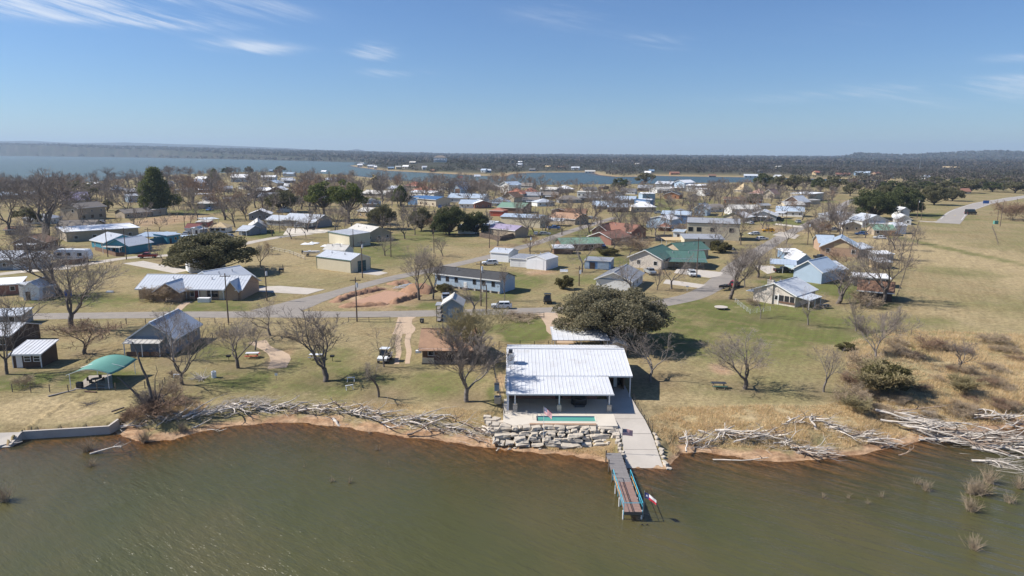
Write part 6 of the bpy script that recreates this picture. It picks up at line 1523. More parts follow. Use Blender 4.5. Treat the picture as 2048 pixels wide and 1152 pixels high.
# further bare trees between the houses and along the far shore of the peninsula
rr = random.Random(21)
def fill(n_, x0, x1, y0, y1, hr, kinds, sep=5.0, group='bare trees around the village'):
    got = tries = 0
    while got < n_ and tries < n_ * 40:
        tries += 1
        px, py = rr.uniform(x0, x1), y0 + (y1 - y0) * rr.random() ** 1.3; P = G(px, py)
        if P.z < .6 or any((P.x - a) ** 2 + (P.y - b_) ** 2 < r_ * r_ for a, b_, r_ in FOOT): continue
        if ((ROADP[:, 0] - P.x) ** 2 + (ROADP[:, 1] - P.y) ** 2).min() < 16: continue
        if any((P.x - a) ** 2 + (P.y - b_) ** 2 < sep * sep for a, b_ in TREES): continue
        hgt = rr.uniform(*hr); plant(rr.choice(kinds), 0, 0, 0, None, None, group, P=P, hw=(hgt, hgt * rr.uniform(.75, 1.1))); got += 1
LOW = ['low0', 'low1', 'low2']; MID = ['mid0', 'mid1', 'mid2', 'mid3']
fill(78, -40, 640, 353, 422, (12, 19), LOW, 8)
fill(48, 600, 1100, 366, 410, (12, 19), LOW, 8)
fill(44, 1080, 1720, 375, 426, (7.5, 12), LOW, 8)
fill(14, 1100, 1560, 432, 520, (5, 9), MID, 5)
fill(8, 1690, 1850, 420, 560, (6, 10), MID, 5)
fill(5, 0, 130, 470, 520, (7, 11), MID, 6)
fill(10, 620, 1100, 412, 470, (5, 9), MID, 6)

lt = np.zeros(len(xf), np.float32); nm_ = (yf < 330) & (yf > 70)
for a, b_ in TREES:
    if b_ < 300:
        k = np.where(nm_)[0]; k = k[(np.abs(xf[k] - a) < 7) & (np.abs(yf[k] - b_) < 7)]; lt[k] = np.maximum(lt[k], np.exp(-((xf[k] - a) ** 2 + (yf[k] - b_) ** 2) / 12) * .8)
la = ground.data.attributes.new('litter', 'FLOAT', 'POINT'); la.data.foreach_set('value', lt)

# ------------------------------------------------------------------ vehicles
def wheel_parts(root, pts, r=.36, w=.24):
    k = ('wheel', r)
    if k not in _wcache:
        t = MB().bar((0, -w / 2, 0), (0, w / 2, 0), r, 14); q = MB().bar((0, -w / 2 - .012, 0), (0, w / 2 + .012, 0), r * .58, 10)
        _wcache[k] = (t.mesh('wheel', M['rubber']), q.mesh('rim', M['steel']))
    for p in pts:
        o = link('wheel', _wcache[k][0], root, p); link('rim', _wcache[k][1], o)
def car(kind, paint, px, py, yaw, label, cat, s=1.0, P=None):
    P = G(px, py) if P is None else P
    t = thing({'suv': 'parked_car', 'pickup': 'pickup_truck', 'van': 'van', 'car': 'parked_car'}[kind], label, cat, P, R(yaw)); t.scale = (s, s, s)
    MARKS_skip = None
    W = .92
    if kind in ('suv', 'car'):
        k = 1.0 if kind == 'suv' else .84
        prof = [(-2.35, .38), (2.3, .38), (2.38, .62), (2.28, .92 * k + .06), (1.15, 1.04 * k + .04), (-2.3, 1.06 * k + .04), (-2.42, .7)]
        cabin = [(-2.25, 1.04 * k), (1.25, 1.02 * k), (.45, 1.62 * k), (-1.75, 1.66 * k)]
    elif kind == 'pickup':
        prof = [(-2.7, .45), (2.6, .45), (2.72, .75), (2.6, 1.06), (1.5, 1.15), (-2.75, 1.12), (-2.78, .6)]
        cabin = [(-.85, 1.12), (1.55, 1.12), (.85, 1.78), (-.6, 1.8)]
    else:
        prof = [(-3.0, .4), (2.9, .4), (3.0, .8), (2.8, 1.3), (2.2, 1.4), (-3.05, 1.4)]
        cabin = [(-3.03, 1.38), (2.3, 1.38), (1.5, 2.5), (-3.0, 2.55)]
    mb = MB().prism([(x_, -W, z) for x_, z in prof], (0, 2 * W, 0)); mb.build('body', M[paint], t)
    c = cabin; zi = .13; V = [(x_, sg * (W - .05 - (zi if i > 1 else 0)), z) for sg in (-1, 1) for i, (x_, z) in enumerate(c)]
    MB().add(V, [(3, 2, 1, 0), (4, 5, 6, 7), (0, 1, 5, 4), (1, 2, 6, 5), (2, 3, 7, 6), (3, 0, 4, 7)]).build('cabin', M[paint], t)
    def lerp(a, b_, u): return tuple(a[i] + (b_[i] - a[i]) * u for i in range(3))
    for sg in (0, 4):
        a, b_, cc, d = (V[sg + i] for i in range(4)); o = -.012 if sg == 0 else .012
        for u0, u1 in ((.06, .47), (.53, .93)):
            q = [lerp(lerp(a, b_, u0), lerp(d, cc, u0), .18), lerp(lerp(a, b_, u1), lerp(d, cc, u1), .18), lerp(lerp(a, b_, u1), lerp(d, cc, u1), .86), lerp(lerp(a, b_, u0), lerp(d, cc, u0), .86)]
            MB().prism([(x_, y_ + o, z) for x_, y_, z in q], (0, o * .6, 0)).build('window', M['glass'], t)
    q = [lerp(V[1], V[2], .1), lerp(V[5], V[6], .1), lerp(V[5], V[6], .9), lerp(V[1], V[2], .9)]
    MB().prism([(x_ + .012, y_ * .93, z + .006) for x_, y_, z in q], (.01, 0, .008)).build('windscreen', M['glass'], t)
    q = [lerp(V[0], V[3], .15), lerp(V[4], V[7], .15), lerp(V[4], V[7], .85), lerp(V[0], V[3], .85)]
    MB().prism([(x_ - .012, y_ * .9, z) for x_, y_, z in q], (-.01, 0, .004)).build('rear_window', M['glass'], t)
    x0, x1 = prof[0][0], prof[1][0]; hf = prof[2]
    for sg in (-1, 1):
        MB().box(hf[0] - .1, hf[0] + .015, sg * .72 - .16, sg * .72 + .16, hf[1] + .06, hf[1] + .22).build('headlight', M['glass_blue'], t)
        MB().box(x0 - .1, x0 - .06, sg * .76 - .1, sg * .76 + .1, .75, 1.0).build('tail_light', M['lamp_red'], t)
    MB().box(x1 + .0, x1 + .1, -.85, .85, .4, .56).build('bumper', M['dark_metal'], t)
    if kind == 'pickup':
        MB().box(-2.68, -.95, -.8, .8, 1.125, 1.135).build('bed', M['black_metal'], t)
        for sg in (-1, 1): MB().box(-2.76, -.9, sg * .87 - .05, sg * .87 + .05, 1.12, 1.22).build('bed_rail', M[paint], t)
    wheel_parts(t, [(x_, sg * .82, .36) for x_ in (x0 + .85, x1 - .85) for sg in (-1, 1)])
    return t
car('suv', 'car_white', 1003, 617, 181, 'white suv parked on the verge of the front street', 'car', 1.0)
x = car('pickup', 'car_red', 1468, 574, 235, 'dark red pickup truck parked by the right-hand street', 'pickup truck')
car('pickup', 'car_silver', 1668, 463, -4, 'silver pickup truck parked nose right beside the tan gabled shed', 'pickup truck', 1.15)
car('suv', 'car_white', 1648, 461, 8, 'white car parked just left of the silver pickup truck', 'car', 1.1)
car('suv', 'car_yellow', 1536, 464, 172, 'bright yellow suv parked on gravel beyond the cream warehouse', 'car', 1.15)
car('car', 'car_white', 1508, 470, 200, 'white car parked left of the bright yellow suv', 'car', 1.1); car('car', 'car_white', 1524, 480, 20, 'white car nearest the bare trees on the gravel lot', 'car', 1.1)
car('pickup', 'car_blue', 1108, 459, 4, 'old light blue pickup truck beside the white truck carport', 'pickup truck', 1.15)
car('van', 'car_black', 1941, 429, 20, 'black van standing on the right shoulder of the highway bend', 'van', 1.3)
car('pickup', 'car_black', 1566, 545, 4, 'dark pickup truck in shade under the long grey carport', 'pickup truck')
car('car', 'car_silver', 600, 456, 12, 'grey car on the pale driveway of the open-gabled house', 'car', 1.1)
car('car', 'car_white', 1184, 438, 4, 'white car beside the dark brown shingled house', 'car', 1.1)
car('suv', 'car_white', 1424, 392, 0, 'white car parked under the bare trees near the inlet', 'car', 1.3); car('pickup', 'car_black', 1388, 394, 0, 'dark pickup in front of the white boxy shed', 'pickup truck', 1.3)
car('car', 'car_silver', 1250, 484, 170, 'silver car half hidden by twigs beside the red brick house', 'car', 1.1)
rr = random.Random(17); _used = set()
for px, py in [(296, 516), (336, 606), (455, 476), (372, 470), (620, 460), (676, 498), (892, 602), (1072, 470), (1090, 470), (1160, 446), (1204, 494), (1300, 548), (1384, 552), (1452, 500), (1470, 470), (1500, 448), (1556, 440), (1596, 446), (1700, 452), (1722, 470), (1760, 478), (1640, 520), (1318, 428), (1010, 412), (960, 410), (880, 416), (420, 422), (350, 400), (200, 446), (96, 520), (980, 530)]:
    P = G(px, py)
    if any((P.x - a) ** 2 + (P.y - b_) ** 2 < (r_ * .8) ** 2 for a, b_, r_ in FOOT): continue
    kd, nm = rr.choice((('car', 'small car'), ('suv', 'suv'), ('pickup', 'pickup truck'))); pc = rr.choice(('car_white', 'car_silver', 'car_black', 'car_red', 'car_blue', 'car_silver', 'car_white')); mk = min((m for m in MARKS if m[0] not in _used), key=lambda m: (m[1] - P).length); _used.add(mk[0])
    car(kd, pc, px, py, rr.choice((0, 90, 180, 270)) + rr.uniform(-14, 14), '%s %s parked outside %s' % (pc[4:], nm, mk[0]), 'pickup truck' if kd == 'pickup' else 'car', 1.08)
def utv(paint, px, py, yaw, label, roof):
    t = thing('utility_cart', label, 'utility cart', G(px, py), R(yaw)); mb = MB()
    mb.prism([(-1.5, -.72, .45), (1.45, -.72, .45), (1.55, -.72, .8), (.75, -.72, 1.02), (.65, -.72, .62), (-.55, -.72, .62), (-.6, -.72, 1.0), (-1.55, -.72, 1.0)], (0, 1.44, 0)); mb.build('body', M[paint], t)
    MB().box(-1.45, -.7, -.62, .62, 1.0, 1.03).build('cargo_bed', M['black_metal'], t)
    for y in (-.36, .36): MB().box(-.5, .05, y - .26, y + .26, .62, .82).box(-.58, -.42, y - .26, y + .26, .8, 1.3).build('seat', M['rubber'], t)
    mb = MB()
    for y in (-.68, .68):
        mb.bar((.75, y, 1.0), (.3, y * .93, 1.9), .03, 5); mb.bar((-.6, y, 1.0), (-.62, y * .93, 1.9), .03, 5); mb.bar((.3, y * .93, 1.9), (-.62, y * .93, 1.9), .03, 5)
    for x_ in (.3, -.62): mb.bar((x_, -.64, 1.9), (x_, .64, 1.9), .03, 5)
    mb.build('roll_cage', M['black_metal'], t)
    MB().box(-.75, .42, -.7, .7, 1.93, 1.98).build('roof', M[roof], t); MB().prism([(.72, -.6, 1.06), (.72, .6, 1.06), (.36, .56, 1.82), (.36, -.56, 1.82)], (.015, 0, .005)).build('windscreen', M['glass'], t)
    for y in (-.5, .5): MB().box(1.44, 1.52, y - .12, y + .12, .72, .82).build('headlight', M['glass_blue'], t)
    MB().bar((.5, -.36, .8), (.3, -.36, 1.15), .02, 4).build('steering_column', M['black_metal'], t)
    wheel_parts(t, [(x_, y, .33) for x_ in (-1.0, 1.05) for y in (-.66, .66)], .33)
    t.scale = (1.15,) * 3; return t
utv('car_white', 770, 722, 263, 'white utility cart with roll cage parked on the lawn by the dirt track', 'car_white')
utv('car_black', 1095, 606, 272, 'black utility cart with roof parked facing the front street', 'black_metal')
# boat on trailer by the red truck, white boat by the workshop
def boat(px, py, yaw, label, hull, s=1.0):
    t = thing('boat_trailer', label, 'boat', G(px, py), R(yaw)); t.scale = (s, s, s)
    V = []; N_ = 7
    for i in range(N_):
        u = i / (N_ - 1); w = .85 * (1 - max(0, u - .45) ** 2 * 3.1); zz = .75 + .12 * u
        V += [(-2 + 4.4 * u, -w, zz + .5), (-2 + 4.4 * u, -w * .55, zz), (-2 + 4.4 * u, w * .55, zz), (-2 + 4.4 * u, w, zz + .5)]
    Q = [(0, 1, 2, 3)]
    for i in range(N_ - 1):
        for j in range(3): a = i * 4 + j; Q.append((a, a + 4, a + 5, a + 1))
    e = (N_ - 1) * 4; Q.append((e + 3, e + 2, e + 1, e)); MB().add(V, Q).build('hull', M[hull], t)
    MB().box(-1.9, 1.2, -.7, .7, 1.05, 1.1).build('deck', M['dark_metal'], t)
    MB().box(-.6, .0, -.4, .4, 1.1, 1.5).build('console', M[hull], t); MB().box(-2.35, -1.98, -.22, .22, .7, 1.55).build('outboard_motor', M['black_metal'], t)
    mb = MB().box(-1.8, 3.4, -.06, .06, .5, .6)
    mb.box(-.9, -.8, -.95, .95, .38, .48); mb.build('trailer_frame', M['galv_dark'], t)
    wheel_parts(t, [(-.85, y, .3) for y in (-.95, .95)], .3); return t
boat(1449, 580, 215, 'dark open boat on its trailer in front of the red pickup', 'dark_metal')
boat(622, 512, 10, 'white boat on a trailer behind the beige metal workshop', 'white_paint', 1.3)
def trailer(px, py, yaw, L, label, s=1.0):
    t = thing('travel_trailer', label, 'travel trailer', G(px, py), R(yaw)); t.scale = (s, s, s); W = 1.2
    MB().prism([(0, -W, .55), (L, -W, .55), (L + .15, -W, 1.4), (L - .25, -W, 2.75), (L - .6, -W, 2.95), (.5, -W, 2.95), (.1, -W, 2.7), (-.1, -W, 1.3)], (0, 2 * W, 0)).build('body', M['car_white'], t)
    MB().box(.3, L - .3, -W - .015, -W, 1.0, 1.14).build('stripe', M['slate_blue'], t)
    for a in (.18, .45, .8): window(t, (a * L, -W, 1.5), (0, 0, 0), 1.1, .75, 'trim_dark')
    door(t, (.63 * L, -W, .6), (0, 0, 0), .75, 1.85, 'door_white'); MB().box(L * .4, L * .4 + .8, -.4, .4, 2.95, 3.15).build('air_conditioner', M['trim_white'], t)
    wheel_parts(t, [(L * .42 + d, y, .36) for d in (-.45, .45) for y in (-W + .1, W - .1)]); MB().bar((L, 0, .6), (L + 1.3, 0, .55), .06, 4).build('hitch', M['black_metal'], t); return t
trailer(116, 522, -3, 8.0, 'white travel trailer with blue stripe behind a brush fence at left', 1.35)
trailer(1706, 1, 0, 6.0, 'white travel trailer beside the tan camper shed', 1.0) if False else None

# ------------------------------------------------------------------ poles and wires
def pole(px, py, top, label, arm=True, can=False, yaw=0.0):
    P = G(px, py); hgt = (py - top) / ppm(P) / math.cos(PITCH + (py - 576) / F)
    t = thing('utility_pole', label, 'utility pole', P, yaw, 'wooden utility poles')
    MB().bar((0, 0, -.5), (0, 0, hgt), .17, 8, .11).build('pole', M['pole_wood'], t)
    if arm:
        MB().box(-1.1, 1.1, -.06, .06, hgt - .7, hgt - .56).build('crossarm', M['pole_wood'], t)
        for a in (-.95, 0, .95): MB().bar((a, 0, hgt - .56), (a, 0, hgt - .36), .05, 6).build('insulator', M['steel'], t)
    if can: MB().bar((.3, -.1, hgt - 2.1), (.3, -.1, hgt - 1.15), .24, 10).build('transformer', M['galv'], t)
    return P + Vector((0, 0, hgt - .4))
pl = {}
for k, a in {'a': (457, 645, 548, 'wooden pole at the fence behind the grey gabled house'), 'b': (534, 602, 534, 'wooden pole on the verge left of the road junction', True, True), 'c': (714, 643, 556, 'wooden pole with transformer beside the red soil lot', True, True),
    'd': (725, 556, 482, 'wooden pole in front of the green roll-up door', True, True), 'e': (868, 506, 458, 'wooden pole on the lawn before the dark oaks'), 'f': (782, 514, 450, 'wooden pole beside the small round bare tree'), 'g': (979, 496, 448, 'wooden pole behind the dark board fence'), 'i': (962, 612, 524, 'wooden pole in front of the pale blue mobile home', True, True),
    'j': (973, 629, 570, 'short wooden pole at the kerb by the white suv', False), 'k': (1158, 572, 532, 'wooden pole rising over the great oak', True, True), 'l': (1393, 556, 476, 'wooden pole before the green porch roof'), 'm': (1615, 490, 443, 'wooden pole at the verge of the right-hand street', True, True), 'n': (1571, 462, 420, 'wooden pole left of the right-hand street', False),
    'o': (216, 514, 456, 'wooden pole left of the teal porch'), 'p': (253, 519, 456, 'wooden pole right of the teal porch'), 'q': (1834, 436, 398, 'left of the two close roadside poles', True, True), 'r': (1842, 440, 410, 'right of the two close roadside poles', False), 's': (1994, 446, 410, 'left of the twin leaning poles in the dry field', False), 't': (2000, 453, 405, 'right of the twin leaning poles in the dry field', False),
    'u': (2032, 420, 397, 'thin pole near the right edge of the field', False), 'v': (1644, 428, 384, 'pole by the tan flat-roofed office', False), 'h': (640, 452, 410, 'pole behind the open-gabled porch'), 'A': (560, 420, 384, 'pole left of the rounded olive oak', True), 'B': (1120, 400, 366, 'pole right of the low grey lakeside house', True), 'C': (1256, 428, 390, 'pole beyond the red brick house', True), 'D': (1320, 412, 376, 'pole on the lawn by the orange brick house', True), 'E': (1440, 420, 384, 'pole behind the white carport house', True), 'F': (1060, 520, 468, 'pole behind the double garage row', True, True), 'G': (1160, 460, 412, 'pole at the top of the second street', True), 'H': (300, 508, 456, 'pole on the gravel road verge by the teal cottages', True), 'I': (410, 496, 446, 'pole on the gravel road above the big live oak', True), 'J': (560, 466, 420, 'pole by the round green lawn', True), 'w': (1684, 450, 428, 'short pole beside the tan gabled shed', False), 'x': (370, 460, 430, 'pole in the sandy yard left of the maroon roof', False), 'y': (310, 448, 436, 'low pole in the bare sandy lot', False), 'z': (707, 494, 458, 'pole at the corner of the cream garage', False)}.items():
    pl[k] = pole(*a)
def NEAR(p): return min(MARKS, key=lambda m: (m[1] - p).length)[0].replace('the ', '', 1)[:24].rsplit(' ', 1)[0]
def wire(a, b_, sag, label):
    mb = MB(); pts = []
    for i in range(15):
        u = i / 14; p = a.lerp(b_, u); pts.append((p.x, p.y, p.z - sag * 4 * u * (1 - u)))
    mb.path(pts, [.014] * 15, 3); tag(mb.build('overhead_wire', M['black_metal']), label, 'wire', 'overhead wires')
for a, b_, s_ in (('a', 'b', .8), ('b', 'd', 1.5), ('c', 'd', 1.2), ('c', 'i', 1.8), ('i', 'k', 1.6), ('k', 'l', 1.8), ('l', 'm', 2.2), ('o', 'p', .6), ('a', 'c', 1.9), ('d', 'F', 2.4), ('F', 'G', 1.4), ('G', 'C', 1.4), ('C', 'D', 1.0), ('D', 'E', 1.2), ('p', 'H', .9), ('H', 'I', 1.2), ('I', 'J', 1.6), ('J', 'h', 1.0), ('m', 'n', .8), ('A', 'h', 1.2)):
    wire(pl[a], pl[b_], s_, 'thin wire between poles at %s and %s' % (NEAR(pl[a]), NEAR(pl[b_])))

# ------------------------------------------------------------------ fences
def fence(px, label, hgt=1.15, gap=3.0, pm='post_wood', wires=3, r=.07, wm='dark_metal', rails=None, cat='fence'):
    pts = [G(*p) for p in px]; t = thing('fence', label, cat, pts[0]); o = pts[0]; prev = []
    L = []
    for a, b_ in zip(pts, pts[1:]):
        k = max(1, round((b_ - a).length / gap))
        for i in range(k): q = a.lerp(b_, i / k); L.append(Vector((q.x, q.y, gz(q.x, q.y))) - o)
    L.append(pts[-1] - o)
    rr = random.Random(len(L) * 7)
    for q in L:
        e = hgt * rr.uniform(.92, 1.1)
        MB().bar((q.x, q.y, q.z - .4), (q.x + rr.uniform(-.04, .04), q.y, q.z + e), r, 6 if r > .05 else 4).build('post', M[pm], t)
    for k in range(wires):
        z = hgt * (k + 1) / (wires + .15); mb = MB()
        mb.path([(q.x, q.y, q.z + z) for q in L], [.013 if rails is None else rails] * len(L), 3 if rails is None else 4); mb.build('wire' if rails is None else 'rail', M[wm], t)
    return t
fence([(25, 784), (62, 785), (137, 784), (195, 781), (231, 781), (290, 776), (330, 768)], 'post and wire fence along the lawn below the green shade canopy')
fence([(205, 676), (218, 668), (232, 661), (253, 649)], 'row of dark fence posts left of the grey gabled house', 1.3)
fence([(253, 649), (330, 646), (400, 645), (430, 646)], 'wire fence along the street behind the grey gabled house', 1.2)
fence([(457, 650), (440, 662), (425, 676), (398, 692)], 'vine-grown fence slanting right of the grey gabled house', 1.0, 2.2)
fence([(358, 742), (344, 754), (330, 768), (310, 792)], 'old fence overgrown with dry vines beside the tall bare tree', 1.0, 2.2)
fence([(697, 644), (738, 644), (780, 643)], 'low dark pipe fence along the front street left of the dirt track', 1.1, 4.5, 'dark_metal', 2, .05, 'dark_metal', .03)
fence([(1000, 637), (1028, 637), (1058, 637), (1088, 636)], 'dark pipe fence by the street behind the lake house', 1.25, 4, 'black_metal', 3, .06, 'black_metal', .03)
fence([(998, 697), (1040, 696), (1097, 696), (1112, 690)], 'black metal fence across the yard behind the lake house', 1.4, 2.8, 'black_metal', 4, .05, 'black_metal', .02)
fence([(986, 732), (992, 764), (1002, 806), (1009, 838)], 'dark fence along the left side of the lake house', 1.2, 2.0, 'black_metal', 3, .05, 'black_metal', .025)
fence([(1266, 800), (1276, 820), (1288, 844), (1305, 864)], 'black metal railing down the right side of the boat ramp drive', 1.1, 1.6, 'black_metal', 4, .04, 'black_metal', .02)
fence([(1791, 604), (1806, 560), (1820, 510), (1830, 470), (1838, 446)], 'wire fence on the border between the right-hand houses and the dry field', 1.3, 5)
fence([(1800, 670), (1822, 672), (1840, 682)], 'short wire fence with gate frame at the edge of the dry field', 1.3, 3)
fence([(1984, 455), (1990, 470), (1996, 490)], 'thin wire fence beside the twin leaning poles', 1.2, 5, 'post_wood', 2)
fence([(1470, 605), (1500, 628), (1540, 622)], 'grey wire mesh fence in front of the stone-gabled house', 1.1, 2.5, 'galv', 4, .03, 'galv', .012)
fence([(540, 500), (580, 508), (610, 520)], 'pipe fence behind the beige metal workshop', 1.3, 4, 'dark_metal', 2, .06, 'galv', .03)
fence([(280, 450), (330, 446), (368, 442)], 'rail fence round the sandy lot behind the teal cottages', 1.5, 5, 'post_wood', 3, .1, 'post_wood', .04)
def board_fence(px, label, hgt=1.8, m='brown_wood'):
    pts = [G(*p) for p in px]; t = thing('board_fence', label, 'fence', pts[0]); o = pts[0]; rr = random.Random(7)
    for a, b_ in zip(pts, pts[1:]):
        d = (b_ - a); n_ = max(3, int(d.length / .55)); d2 = d / n_; yw = math.atan2(d.y, d.x)
        for i in range(n_):
            q = a + d2 * i - o; MB().box(0, d2.length - .03, -.02, .02, -.3, hgt * rr.uniform(.96, 1.03)).build('board', M[m], t, q, (0, 0, yw))
board_fence([(959, 474), (1000, 482), (1032, 474)], 'dark board fence in front of the purple-roofed shed', 2.0, 'pole_wood')
board_fence([(115, 530), (145, 530), (178, 524)], 'brown board fence in front of the white travel trailer', 1.6, 'brown_wood'); board_fence([(190, 500), (214, 507), (232, 513), (250, 513)], 'low brown board fence before the teal cottage', 1.4, 'brown_wood')
board_fence([(1310, 482), (1344, 480)], 'weathered board fence behind the green metal roof', 2.4, 'grey_plank'); board_fence([(1347, 462), (1370, 463)], 'grey board fence left of the cream warehouse', 3.0, 'grey_plank')

# ------------------------------------------------------------------ lakeside odds and ends
def picnic(px, py, yaw, label, top, bench):
    t = thing('picnic_table', label, 'picnic table', G(px, py), R(yaw))
    for i in range(3): MB().box(-.95, .95, -.39 + i * .265, -.14 + i * .265, .72, .76).build('plank', M[top], t)
    for s_ in (-1, 1):
        MB().box(-.95, .95, s_ * .72 - .14, s_ * .72 + .14, .42, .46).build('bench', M[bench], t)
        MB().bar((s_ * .7, -.6, 0), (s_ * .7, .25, .72), .045, 4).build('leg', M['post_wood'], t); MB().bar((s_ * .7, .6, 0), (s_ * .7, -.25, .72), .045, 4).build('leg', M['post_wood'], t)
        MB().box(s_ * .7 - .04, s_ * .7 + .04, -.75, .75, .34, .42).build('brace', M['post_wood'], t)
    t.scale = (1.15,) * 3; return t
picnic(505, 715, 5, 'picnic table with white top and red benches by the sandy path', 'white_paint', 'red_plastic')
picnic(632, 718, -5, 'picnic table with white top and grey benches under the large bare pecan', 'white_paint', 'steel')
picnic(1437, 776, -4, 'dark green picnic table on the lawn right of the lake house', 'dark_metal', 'trim_green')
picnic(1650, 616, 20, 'dark picnic table beside the stone-gabled house', 'dark_metal', 'dark_metal')
for px, py, lab in ((458, 722, 'black park grill on a post left of the red picnic table'), (665, 722, 'black park grill on a post right of the large bare pecan')):
    t = thing('park_grill', lab, 'grill', G(px, py)); MB().bar((0, 0, -.2), (0, 0, .75), .05, 6).build('post', M['black_metal'], t)
    MB().box(-.34, .34, -.25, .25, .75, .8).box(-.34, -.31, -.25, .25, .8, 1.05).box(.31, .34, -.25, .25, .8, 1.05).box(-.31, .31, .22, .25, .8, 1.05).build('firebox', M['black_metal'], t); MB().box(-.3, .3, -.24, .2, .95, .97).build('grate', M['dark_metal'], t)
for px, py, yw, lab in ((702, 763, 5, 'upper of two white trestles lying on the lakeside lawn'), (699, 779, 30, 'lower of two white trestles lying on the lakeside lawn'), (355, 757, 0, 'small white trestle left of the tall bare tree')):
    t = thing('trestle', lab, 'trestle', G(px, py), R(yw)); MB().box(-.6, .6, -.08, .08, .62, .72).build('top', M['white_paint'], t)
    for a in (-.5, .5):
        for b_ in (-.25, .25): MB().bar((a, b_ * .2, .62), (a * 1.08, b_, 0), .035, 4).build('leg', M['white_paint'], t)
t = thing('sign_post', 'small white sign on a thin post near the sandy path', 'sign', G(553, 760)); MB().bar((0, 0, -.2), (0, 0, 1.1), .03, 5).build('post', M['post_wood'], t); MB().box(-.22, .22, -.045, -.031, .75, 1.15).build('panel', M['white_paint'], t)
t = thing('mail_box', 'small dark box on legs beside the dirt track', 'box', G(844, 646)); MB().box(-.4, .4, -.3, .3, .15, .95).build('body', M['trim_dark'], t); MB().box(-.18, .12, -.32, -.301, .35, .75).build('panel', M['steel'], t)
# green shade canopy
P = G(142, 777); t = thing('shade_canopy', 'arched sea-green fabric shade canopy on pale posts by the lake', 'canopy', P, R(4)); LX, LY, NN = 8.2, 8.0, 14
A_, B_ = G(142, 777), G(222, 775); LX = (B_ - A_).length; LY = 6.5; V = []; Q = []
for i in range(NN + 1):
    for j in range(9):
        u, v = i / NN, j / 8; V.append((LX * u + (v * .9 if True else 0) + (u - .5) * 1.0, LY * v, 2.15 + .85 * math.sin(math.pi * u) * (1 - .15 * math.sin(math.pi * v)) - .25 * math.sin(math.pi * v) * (1 - math.sin(math.pi * u)) + .35 * v))
for i in range(NN):
    for j in range(8): a = i * 9 + j; Q.append((a, a + 9, a + 10, a + 1))
mb = MB(); mb.v = V; mb.f = Q; mb.m = [0] * len(Q); o = mb.build('fabric', M['canopy_green'], t, smooth=True); so = o.modifiers.new('s', 'SOLIDIFY'); so.thickness = .02
for a, b_ in ((.0, 0), (LX, 0), (.6, LY), (LX + .9, LY)): MB().bar((a, b_, -.4), (a, b_, 2.25 + (.3 if b_ else 0)), .06, 6).build('post', M['trim_white'], t)
for yv in (0.02, LY * .5, LY - .02): MB().path([(LX * u / 8 + yv / LY * .9 + (u / 8 - .5) * 1.0, yv, 2.09 + .82 * math.sin(math.pi * u / 8) * (1 - .15 * math.sin(math.pi * yv / LY)) + .35 * yv / LY) for u in range(9)], [.04] * 9, 4).build('hoop', M['trim_white'], t)
o = pad('canopy_slab', [(148, 779), (226, 777), (224, 750), (178, 752)], M['concrete_old'], .08)
t = thing('patio_set', 'dark garden table with chairs in the shade under the green canopy', 'table', G(192, 766)); MB().bar((0, 0, .68), (0, 0, .73), .65, 14).build('table_top', M['black_metal'], t); MB().bar((0, 0, 0), (0, 0, .68), .06, 6).build('leg', M['black_metal'], t)
for k in range(4):
    c_ = thing('garden_chair', ['dark garden chair nearest the lake at the shaded table', 'dark garden chair at the right of the shaded table', 'dark garden chair at the back of the shaded table', 'dark garden chair at the left of the shaded table'][k], 'chair', G(192, 766) + Vector((math.sin(k * 1.57) * 1.0, -math.cos(k * 1.57) * 1.0, 0)), k * 1.57 + math.pi, 'garden chairs')
    MB().box(-.25, .25, -.25, .25, .42, .47).build('seat', M['black_metal'], c_); MB().box(-.25, .25, .2, .25, .47, .95).build('backrest', M['black_metal'], c_)
    for a in (-.22, .22):
        for b_ in (-.22, .22): MB().bar((a, b_, 0), (a, b_, .42), .02, 4).build('leg', M['black_metal'], c_)
t = thing('bin', 'dark box bin on the front edge of the canopy slab', 'bin', G(160, 776)); MB().box(-.4, .4, -.3, .3, .1, .85).build('body', M['black_metal'], t); MB().box(-.43, .43, -.33, .33, .851, .92).build('lid', M['trim_dark'], t)
def timber(px, py, L, yaw, label, m='post_wood', w=.25, hh=.18, z=0.0):
    o = MB().box(-L / 2, L / 2, -w / 2, w / 2, 0, hh).build('timber', M[m], None, G(px, py) + Vector((0, 0, z)), (0, 0, R(yaw))); tag(o, label, 'timber', 'loose timbers on the lakeside lawn')
timber(172, 784, 3.4, -8, 'nearest loose timber on the lawn below the canopy', 'brown_wood'); timber(190, 779, 2.6, 4, 'middle loose timber on the lawn below the canopy'); timber(185, 774, 3.6, 2, 'farthest loose timber on the lawn below the canopy', 'brown_wood')
for i in range(4): timber(116 + i * 5, 788 - i * 1.2, 2.6, 52, 'weathered plank number %s in the slanting pile left of the timbers' % ['one', 'two', 'three', 'four'][i], 'grey_plank', .3, .08)
timber(236, 823, 1.8, 62, 'short post leaning at the end of the concrete bulkhead', 'post_wood', .2, .2, .2)
